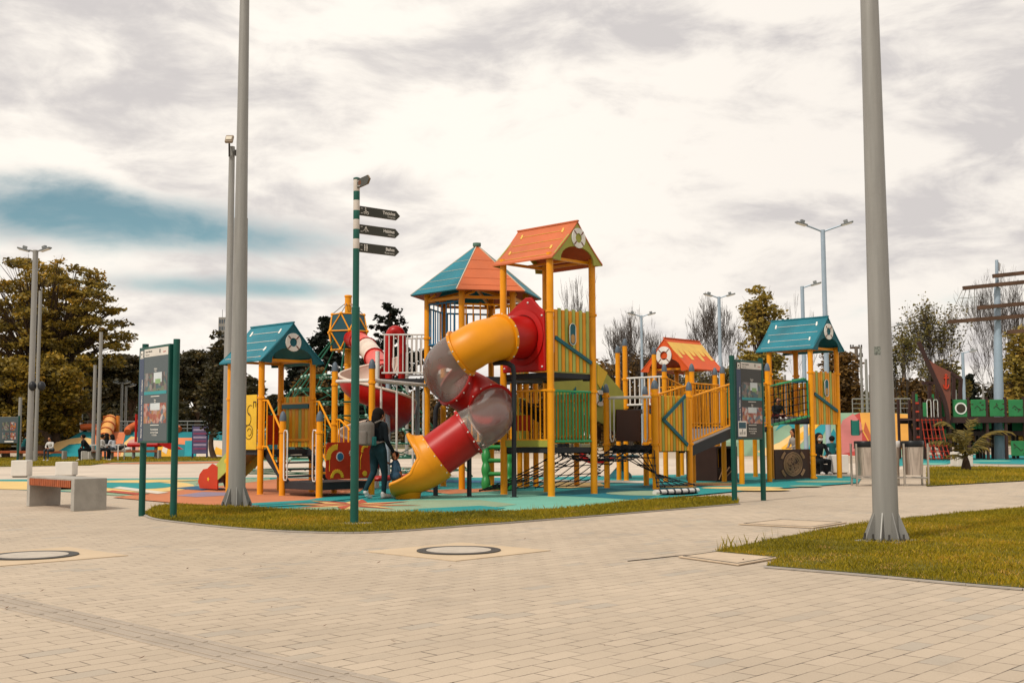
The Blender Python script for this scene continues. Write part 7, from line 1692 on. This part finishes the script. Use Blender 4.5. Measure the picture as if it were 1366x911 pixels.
# ------------------------------------------------------------------ people
def figure(label, loc, yaw, caps, mats, voxel, hair=None, extra=None, name='person', group=None, z0=0):
    """caps: (p0, p1, r0, r1, material index) in local metres, facing +Y; merged into one remeshed body"""
    M_ = Matrix.Rotation(yaw, 3, 'Z'); loc = Vector(loc); T = thing(name, label, 'person', tuple(loc), group)
    tf = lambda p: loc + M_ @ Vector(p)
    mb = MB()
    for p0, p1, r0, r1, k in caps:
        a, b_ = tf(p0), tf(p1); mb.sphere(a, r0, 12, 8); mb.sphere(b_, r1, 12, 8)
        if (a - b_).length > 1e-4: mb.cyl(a, b_, r0 * .995, r1 * .995, n=12)
    o = build(mb, 'tmp', mats[0], T); md = o.modifiers.new('r', 'REMESH'); md.mode = 'VOXEL'; md.voxel_size = voxel; md.use_smooth_shade = True
    sm = o.modifiers.new('s', 'SMOOTH'); sm.factor = .5; sm.iterations = 3
    dg = bpy.context.evaluated_depsgraph_get(); dg.update(); me = bpy.data.meshes.new_from_object(o.evaluated_get(dg)); bpy.data.objects.remove(o)
    me.materials.clear(); [me.materials.append(m) for m in mats]
    segs = [(tf(a) - loc, tf(b_) - loc, r0, r1, k) for a, b_, r0, r1, k in caps]
    P0 = np.array([s[0] for s in segs]); D = np.array([s[1] - s[0] for s in segs]); Rr = np.array([(s[2], s[3]) for s in segs]); K = np.array([s[4] for s in segs]); LL = np.maximum((D ** 2).sum(1), 1e-9)
    cen = np.zeros(len(me.polygons) * 3); me.polygons.foreach_get('center', cen); cen = cen.reshape(-1, 3)
    t = np.clip(((cen[:, None] - P0) * D).sum(2) / LL, 0, 1); d = np.linalg.norm(cen[:, None] - (P0 + t[..., None] * D), axis=2) - (Rr[:, 0] * (1 - t) + Rr[:, 1] * t)
    me.polygons.foreach_set('material_index', K[d.argmin(1)].astype(np.int32)); me.polygons.foreach_set('use_smooth', [True] * len(me.polygons)); me.update()
    body = bpy.data.objects.new('body', me); SC.collection.objects.link(body); body.parent = T; ROOT[body] = loc
    if hair:
        hb = MB()
        for c, r, sc_ in hair: hb.sphere(tf(c), r, 14, 10, sc_, rot=M_)
        build(hb, 'hair', HAIR, T, smooth=70)
    if extra: extra(T, tf, M_)
    return T
def hand(p, d, r=.011, L=.075, curl=(0, 0, -1)):
    """palm and five fingers from wrist p along d"""
    p = Vector(p); d = Vector(d).normalized(); sd_ = d.cross(Vector((0, 1, 0))); sd_ = (sd_ if sd_.length > .2 else Vector((1, 0, 0))).normalized(); out = [(tuple(p), tuple(p + d * .05), .024, .030, 0)]
    c_ = Vector(curl)
    for k, (o_, l) in enumerate(((-.026, .85), (-.009, 1.0), (.009, .95), (.026, .75))):
        a = p + d * .06 + sd_ * o_; b_ = a + d * L * l * .55; e = b_ + (d * .6 + c_ * .5) * L * l * .5; out += [(tuple(a), tuple(b_), r, r * .9, 0), (tuple(b_), tuple(e), r * .9, r * .75, 0)]
    a = p + d * .02 - sd_ * .028; b_ = a - sd_ * .025 + d * .03; out += [(tuple(a), tuple(b_), .013, .011, 0), (tuple(b_), tuple(b_ + d * .03 + c_ * .01), .011, .009, 0)]
    return out
JEAN = cloth('dark_teal_jeans', '#16353d'); JACK = cloth('dark_navy_jacket', '#10191f'); SHOE = mat('white_shoe', '#d8d4d0', .6); SOLE = mat('shoe_sole', '#6a6058', .7); BPK = cloth('grey_backpack', '#77716b'); PINKC = cloth('pink_shirt', '#c98a86')
# woman walking away, 1.58 m; local: faces +Y
s = 1.0
L = []
wc = G(504, 665.2); wy = R(-44)
caps = [((-.0, 0, .86), (0, 0, 1.0), .125, .115, 1), ((-.07, 0, .84), (-.05, 0, .95), .11, .10, 1), ((.07, 0, .84), (.05, 0, .95), .11, .10, 1), ((0, 0, .98), (0, .0, 1.03), .118, .115, 3), ((0, 0, 1.04), (0, .01, 1.22), .118, .125, 2), ((-.08, 0, 1.08), (-.09, 0, 1.24), .09, .085, 2), ((.08, 0, 1.08), (.09, 0, 1.24), .09, .085, 2),
        ((-.14, 0, 1.30), (.14, 0, 1.30), .065, .065, 2), ((0, 0, 1.32), (0, .015, 1.40), .052, .048, 0),
        ((0, .02, 1.455), (0, .03, 1.50), .082, .092, 0), ((0, .115, 1.455), (0, .12, 1.46), .018, .014, 0), ((-.09, .02, 1.47), (-.095, .02, 1.46), .02, .015, 0), ((.09, .02, 1.47), (.095, .02, 1.46), .02, .015, 0),
        # left leg trailing, heel raised
        ((-.085, 0, .84), (-.095, -.02, .47), .105, .062, 1), ((-.095, -.02, .47), (-.10, -.20, .17), .060, .040, 1), ((-.10, -.20, .12), (-.10, -.13, .045), .042, .038, 4), ((-.10, -.17, .07), (-.10, -.08, .032), .04, .032, 4),
        # right leg
        ((.085, 0, .84), (.09, .08, .46), .105, .062, 1), ((.09, .08, .46), (.09, .06, .12), .060, .042, 1), ((.09, .05, .06), (.095, .20, .04), .045, .036, 4), ((.09, .05, .05), (.09, .04, .09), .045, .042, 4),
        # left arm bent forward, right arm down and forward to the child
        ((-.185, 0, 1.29), (-.24, -.03, 1.03), .052, .044, 2), ((-.24, -.03, 1.03), (-.20, .13, .86), .043, .032, 2),
        ((.185, 0, 1.29), (.235, .0, 1.03), .052, .044, 2), ((.235, .0, 1.03), (.25, .14, .84), .043, .033, 2)]
caps += hand((.252, .15, .82), (.05, .3, -1)) + hand((-.197, .15, .84), (.1, .5, -1))
def wex(T, tf, M_):
    mb = MB(); mb.prism([tf((x, y, .0)) for x, y in ((.055, .0), (.13, .0), (.135, .22), (.095, .245), (.055, .22))], (0, 0, .022)); build(mb, 'shoe_sole', SOLE, T)
figure('long haired person in dark jacket and teal jeans walking away holding a child by hand', wc, wy, caps, [SKIN, JEAN, JACK, PINKC, SHOE], .011, [((0, .0, 1.505), .112, (.95, 1.0, 1.0)), ((0, -.055, 1.42), .105, (1.0, .62, 1.35)), ((0, -.06, 1.30), .085, (1.15, .55, 1.3))], wex)
M_ = Matrix.Rotation(wy, 3, 'Z'); tf = lambda p: wc + M_ @ Vector(p)
T = thing('backpack', 'grey backpack worn on the back of the walking person', 'backpack', tuple(tf((0, -.25, .95))))
bp = build(MB().box(tf((-.02, -.245, 1.15)), (.30, .17, .42), yaw=wy), 'bag_body', BPK, T, bevel=.06, smooth=40); bp.modifiers['b'].segments = 4
build(MB().box(tf((-.02, -.345, 1.08)), (.24, .05, .24), yaw=wy), 'front_pocket', BPK, T, bevel=.02)
build(MB().tube([tf((-.02 + .05 * math.cos(R(a)), -.22, 1.36 + .035 * math.sin(R(a)))) for a in range(0, 181, 30)], .010, 6), 'handle', BLACK, T)
for s_ in (-1, 1): build(MB().tube([tf((s_ * .1, -.16, 1.34)), tf((s_ * .12, -.05, 1.385)), tf((s_ * .12, .08, 1.34)), tf((s_ * .13, .14, 1.2)), tf((s_ * .14, .05, 1.02)), tf((s_ * .13, -.15, .98))], .017, 8), 'strap', BPK, T, smooth=60)
build(MB().box(tf((.13, -.2, 1.02)), (.06, .09, .16), yaw=wy), 'side_bottle', mat('teal_bottle', '#1c6a6a', .4), T, bevel=.02)
# child held by the hand, about 1.02 m
DRS = cloth('blue_pattern_dress', '#3f5f78'); 
cc_ = wc + Vector((.30, .10, 0))
k = .64
kc = [((0, 0, .55), (0, 0, .78), .10, .085, 1), ((-.05, 0, .50), (.05, 0, .50), .10, .10, 1), ((0, 0, .80), (0, 0, .88), .055, .04, 0), ((0, .01, .93), (0, .015, .965), .07, .078, 0), ((0, .085, .94), (0, .09, .94), .013, .011, 0),
      ((-.055, 0, .46), (-.055, .01, .26), .055, .04, 0), ((-.055, .01, .26), (-.055, 0, .07), .038, .028, 0), ((-.055, -.01, .035), (-.055, .08, .028), .032, .026, 2), ((.055, 0, .46), (.055, .03, .26), .055, .04, 0), ((.055, .03, .26), (.055, .02, .07), .038, .028, 0), ((.055, .01, .035), (.055, .10, .028), .032, .026, 2),
      ((-.10, 0, .77), (-.15, -.03, .76), .035, .03, 1), ((-.15, -.03, .76), (-.19, -.08, .80), .028, .02, 0), ((.10, 0, .77), (.14, .02, .62), .035, .03, 1), ((.14, .02, .62), (.14, .08, .48), .026, .018, 0)] + hand((.14, .09, .47), (0, .3, -1), .008, .04)
kc = [(tuple(Vector(a) * .8), tuple(Vector(b_) * .8), r0 * .8, r1 * .8, k_) for a, b_, r0, r1, k_ in kc]
figure('small child in a blue patterned dress holding the hand of the person with backpack', cc_, R(-44), kc, [SKIN, DRS, SHOE], .008, [((0, -.012, .78), .069, (1, 1, .95)), ((0, -.04, .736), .056, (1, .6, 1.1))])
# seated figures
def seated(label, loc, yaw, seat, top, bottom, hscale=1.0, mask=None, voxel=.02, long_hair=True, lean=.1, book=None, group=None, hairm=None, shoes=None):
    s = hscale; z = seat
    c = [((-.08 * s, 0, z + .09), (.08 * s, 0, z + .09), .115 * s, .115 * s, 2), ((0, 0, z + .12), (0, lean, z + .42 * s), .125 * s, .13 * s, 1), ((-.15 * s, lean, z + .47 * s), (.15 * s, lean, z + .47 * s), .06 * s, .06 * s, 1), ((0, lean, z + .5 * s), (0, lean + .03, z + .58 * s), .05 * s, .045 * s, 0),
         ((0, lean + .04, z + .64 * s), (0, lean + .05, z + .69 * s), .085 * s, .095 * s, 0), ((0, lean + .145 * s, z + .65 * s), (0, lean + .15 * s, z + .65 * s), .015, .012, 0)]
    for sx in (-1, 1):
        c += [((sx * .09 * s, .02, z + .08), (sx * .11 * s, .42 * s, z + .07), .085 * s, .06 * s, 2), ((sx * .11 * s, .42 * s, z + .06), (sx * .11 * s, .40 * s, .10), .055 * s, .04 * s, 2), ((sx * .11 * s, .40 * s, .05), (sx * .11 * s, .52 * s, .04), .042 * s, .034 * s, 3),
              ((sx * .19 * s, lean, z + .46 * s), (sx * .23 * s, lean + .06, z + .26 * s), .05 * s, .042 * s, 1), ((sx * .23 * s, lean + .06, z + .26 * s), (sx * .08 * s, .30 * s, z + .2 * s), .04 * s, .032 * s, 1)]
        c += [((sx * .08 * s, .30 * s, z + .2 * s), (sx * .05 * s, .36 * s, z + .19 * s), .028 * s, .024 * s, 0)]
        for f in (-.02, 0, .02): c += [((sx * .05 * s + f, .37 * s, z + .19 * s), (sx * .04 * s + f, .42 * s, z + .17 * s), .010, .008, 0)]
    hr = [((0, lean + .02, z + .70 * s), .11 * s, (1, 1, .98))]
    if long_hair: hr += [((0, lean - .04, z + .60 * s), .10 * s, (1.1, .65, 1.5)), ((-.07 * s, lean + .02, z + .56 * s), .05 * s, (.8, .9, 2.2)), ((.07 * s, lean + .02, z + .56 * s), .05 * s, (.8, .9, 2.2))]
    def ex(T, tf, M_):
        if mask: build(MB().sphere(tf((0, lean + .095 * s, z + .635 * s)), .066 * s, 12, 8, (1, .75, .8), rot=M_), 'face_mask', mask, T, smooth=70)
        mb = MB(); [mb.sphere(tf((sx * .032 * s, lean + .135 * s, z + .69 * s)), .012 * s, 6, 5) for sx in (-1, 1)]; build(mb, 'eyes', HAIR, T)
    return figure(label, loc, yaw, c, [SKIN, top, bottom, shoes or SHOE], voxel, hr, ex, group=group)
GREY = cloth('grey_coat', '#8a847e'); BLK = cloth('black_clothes', '#15191c'); TEALC = cloth('teal_clothes', '#0f4a4c'); WHC = cloth('white_shirt', '#c9c6c2'); DGR = cloth('grey_trousers', '#3b4248'); REDC = cloth('dark_red_clothes', '#4a1513'); MW = mat('white_mask', '#e2ddd6', .7); MT_ = mat('teal_mask', '#2a8a8a', .7)
# child on the green rope bridge
seated('child with teal face mask and dark clothes sitting on the green rope bridge', CH_SPOT - ZU * .0, FBy + R(150), .02, BLK, REDC, .66, MT_, .012, False, .05)
bpy.data.objects[[o.name for o in SC.objects if o.name.startswith('person')][-1]]
# right: three people behind the right play tower
g = G(1064, 626); seated('person with long dark hair and grey coat sitting behind the labyrinth board', g, R(110), .50, GREY, GREY, 1.02)
build(MB().box(g + Vector((0, .1, .23)), (.6, .6, .46)), 'block_seat', WCONC, None, loc=tuple(g)); o = SC.objects[-1]; tagp(bpy.data.objects['block_seat'], 'white block under the person in the grey coat', 'block seat')
g = G(1097, 633.5); seated('person in black with long black hair and white mask sitting between the right tower posts', g + Vector((0, .5, 0)), R(195), .30, BLK, BLK, 1.08, MW, .02)
build(MB().box(g + Vector((0, .75, .14)), (.7, .6, .28)), 'low_seat', mat('black_bag', '#17191b', .8), None, loc=tuple(g), bevel=.05); tagp(bpy.data.objects['low_seat'], 'dark bag or cushion under the person in black', 'cushion')
g = G(1114, 630); seated('child in teal seen from behind sitting on the white block at the right tower', g + Vector((0, .2, 0)), R(-10), .44, TEALC, BLK, .80, None, .02, False)
# left background people
g = G(30, 613); seated('person in a dark teal jacket and pale cap sitting below the left map board', g, R(-60), .48, TEALC, BLK, 1.2, None, .03, False, .15)
g = G(68, 615); seated('child in a white shirt reading on the distant wooden bench', g, R(165), .46, WHC, DGR, .92, None, .025, False)
g = G(118, 614.5); seated('person in black leaning over on the distant bench end left of the picnic table', g, R(120), .48, BLK, BLK, 1.05, None, .03, False, .25)
GP_ = 'people round the distant picnic table'
g = G(133, 614.5); seated('person in white at the left of the picnic table', g, R(-90), .48, WHC, BLK, 1.05, None, .03, False, .1, group=GP_)
g = G(141, 613.5); seated('person in black with long hair in the middle of the picnic table', g, R(10), .48, BLK, BLK, 1.12, None, .03, True, .1, group=GP_)
g = G(151.5, 613.5); seated('person in pale grey with black hair at the right of the picnic table', g, R(70), .48, cloth('pale_grey_shirt', '#b9bcc2'), DGR, 1.05, None, .03, True, .1, group=GP_)
g = G(160, 611); T = thing('bag', 'black and white bag lying right of the picnic table people', 'bag', tuple(g)); build(MB().sphere(g + ZU * .62, .32, 12, 8, (1.3, .7, .6)), 'bag_body', BLACK, T, smooth=60); build(MB().sphere(g + Vector((.3, 0, .5)), .25, 12, 8, (1.3, .7, .5)), 'bag_cloth', WHT, T, smooth=60)
def stander(label, px, base, yaw, top, bottom, H_=1.65, group=None, fz=None):
    g = G(px, base); s = H_ / 1.6
    c = [((-.07, 0, .86), (.07, 0, .86), .11, .11, 2), ((0, 0, .9), (0, 0, 1.22), .13, .13, 1), ((-.15, 0, 1.3), (.15, 0, 1.3), .065, .065, 1), ((0, 0, 1.33), (0, .02, 1.4), .05, .045, 0), ((0, .02, 1.45), (0, .03, 1.51), .085, .095, 0), ((0, .12, 1.47), (0, .125, 1.47), .015, .012, 0)]
    for sx in (-1, 1): c += [((sx * .09, 0, .84), (sx * .10, .02 * sx, .46), .10, .062, 2), ((sx * .10, .02 * sx, .46), (sx * .10, 0, .1), .058, .04, 2), ((sx * .10, -.01, .05), (sx * .11, .12, .04), .045, .035, 3), ((sx * .19, 0, 1.29), (sx * .24, 0, 1.03), .05, .042, 1), ((sx * .24, 0, 1.03), (sx * .23, .1, .82), .04, .03, 1), ((sx * .23, .1, .8), (sx * .23, .12, .72), .03, .022, 0)]
    c = [(tuple(Vector(a) * s), tuple(Vector(b_) * s), r0 * s, r1 * s, k) for a, b_, r0, r1, k in c]
    figure(label, g, yaw, c, [SKIN, top, bottom, SHOE], .03, [((0, 0, 1.53 * s), .11, (1, 1, 1)), ((0, -.05, 1.44 * s), .09, (1, .6, 1.3))], group=group)
stander('person in dark clothes standing behind the green bar railing of the slide tower', 748, 612.5, R(20), BLK, BLK, 1.6)
stander('second person in dark clothes beyond the right end of the green railing', 755, 612, R(200), cloth('pale_top', '#9a8f88'), BLK, 1.62)
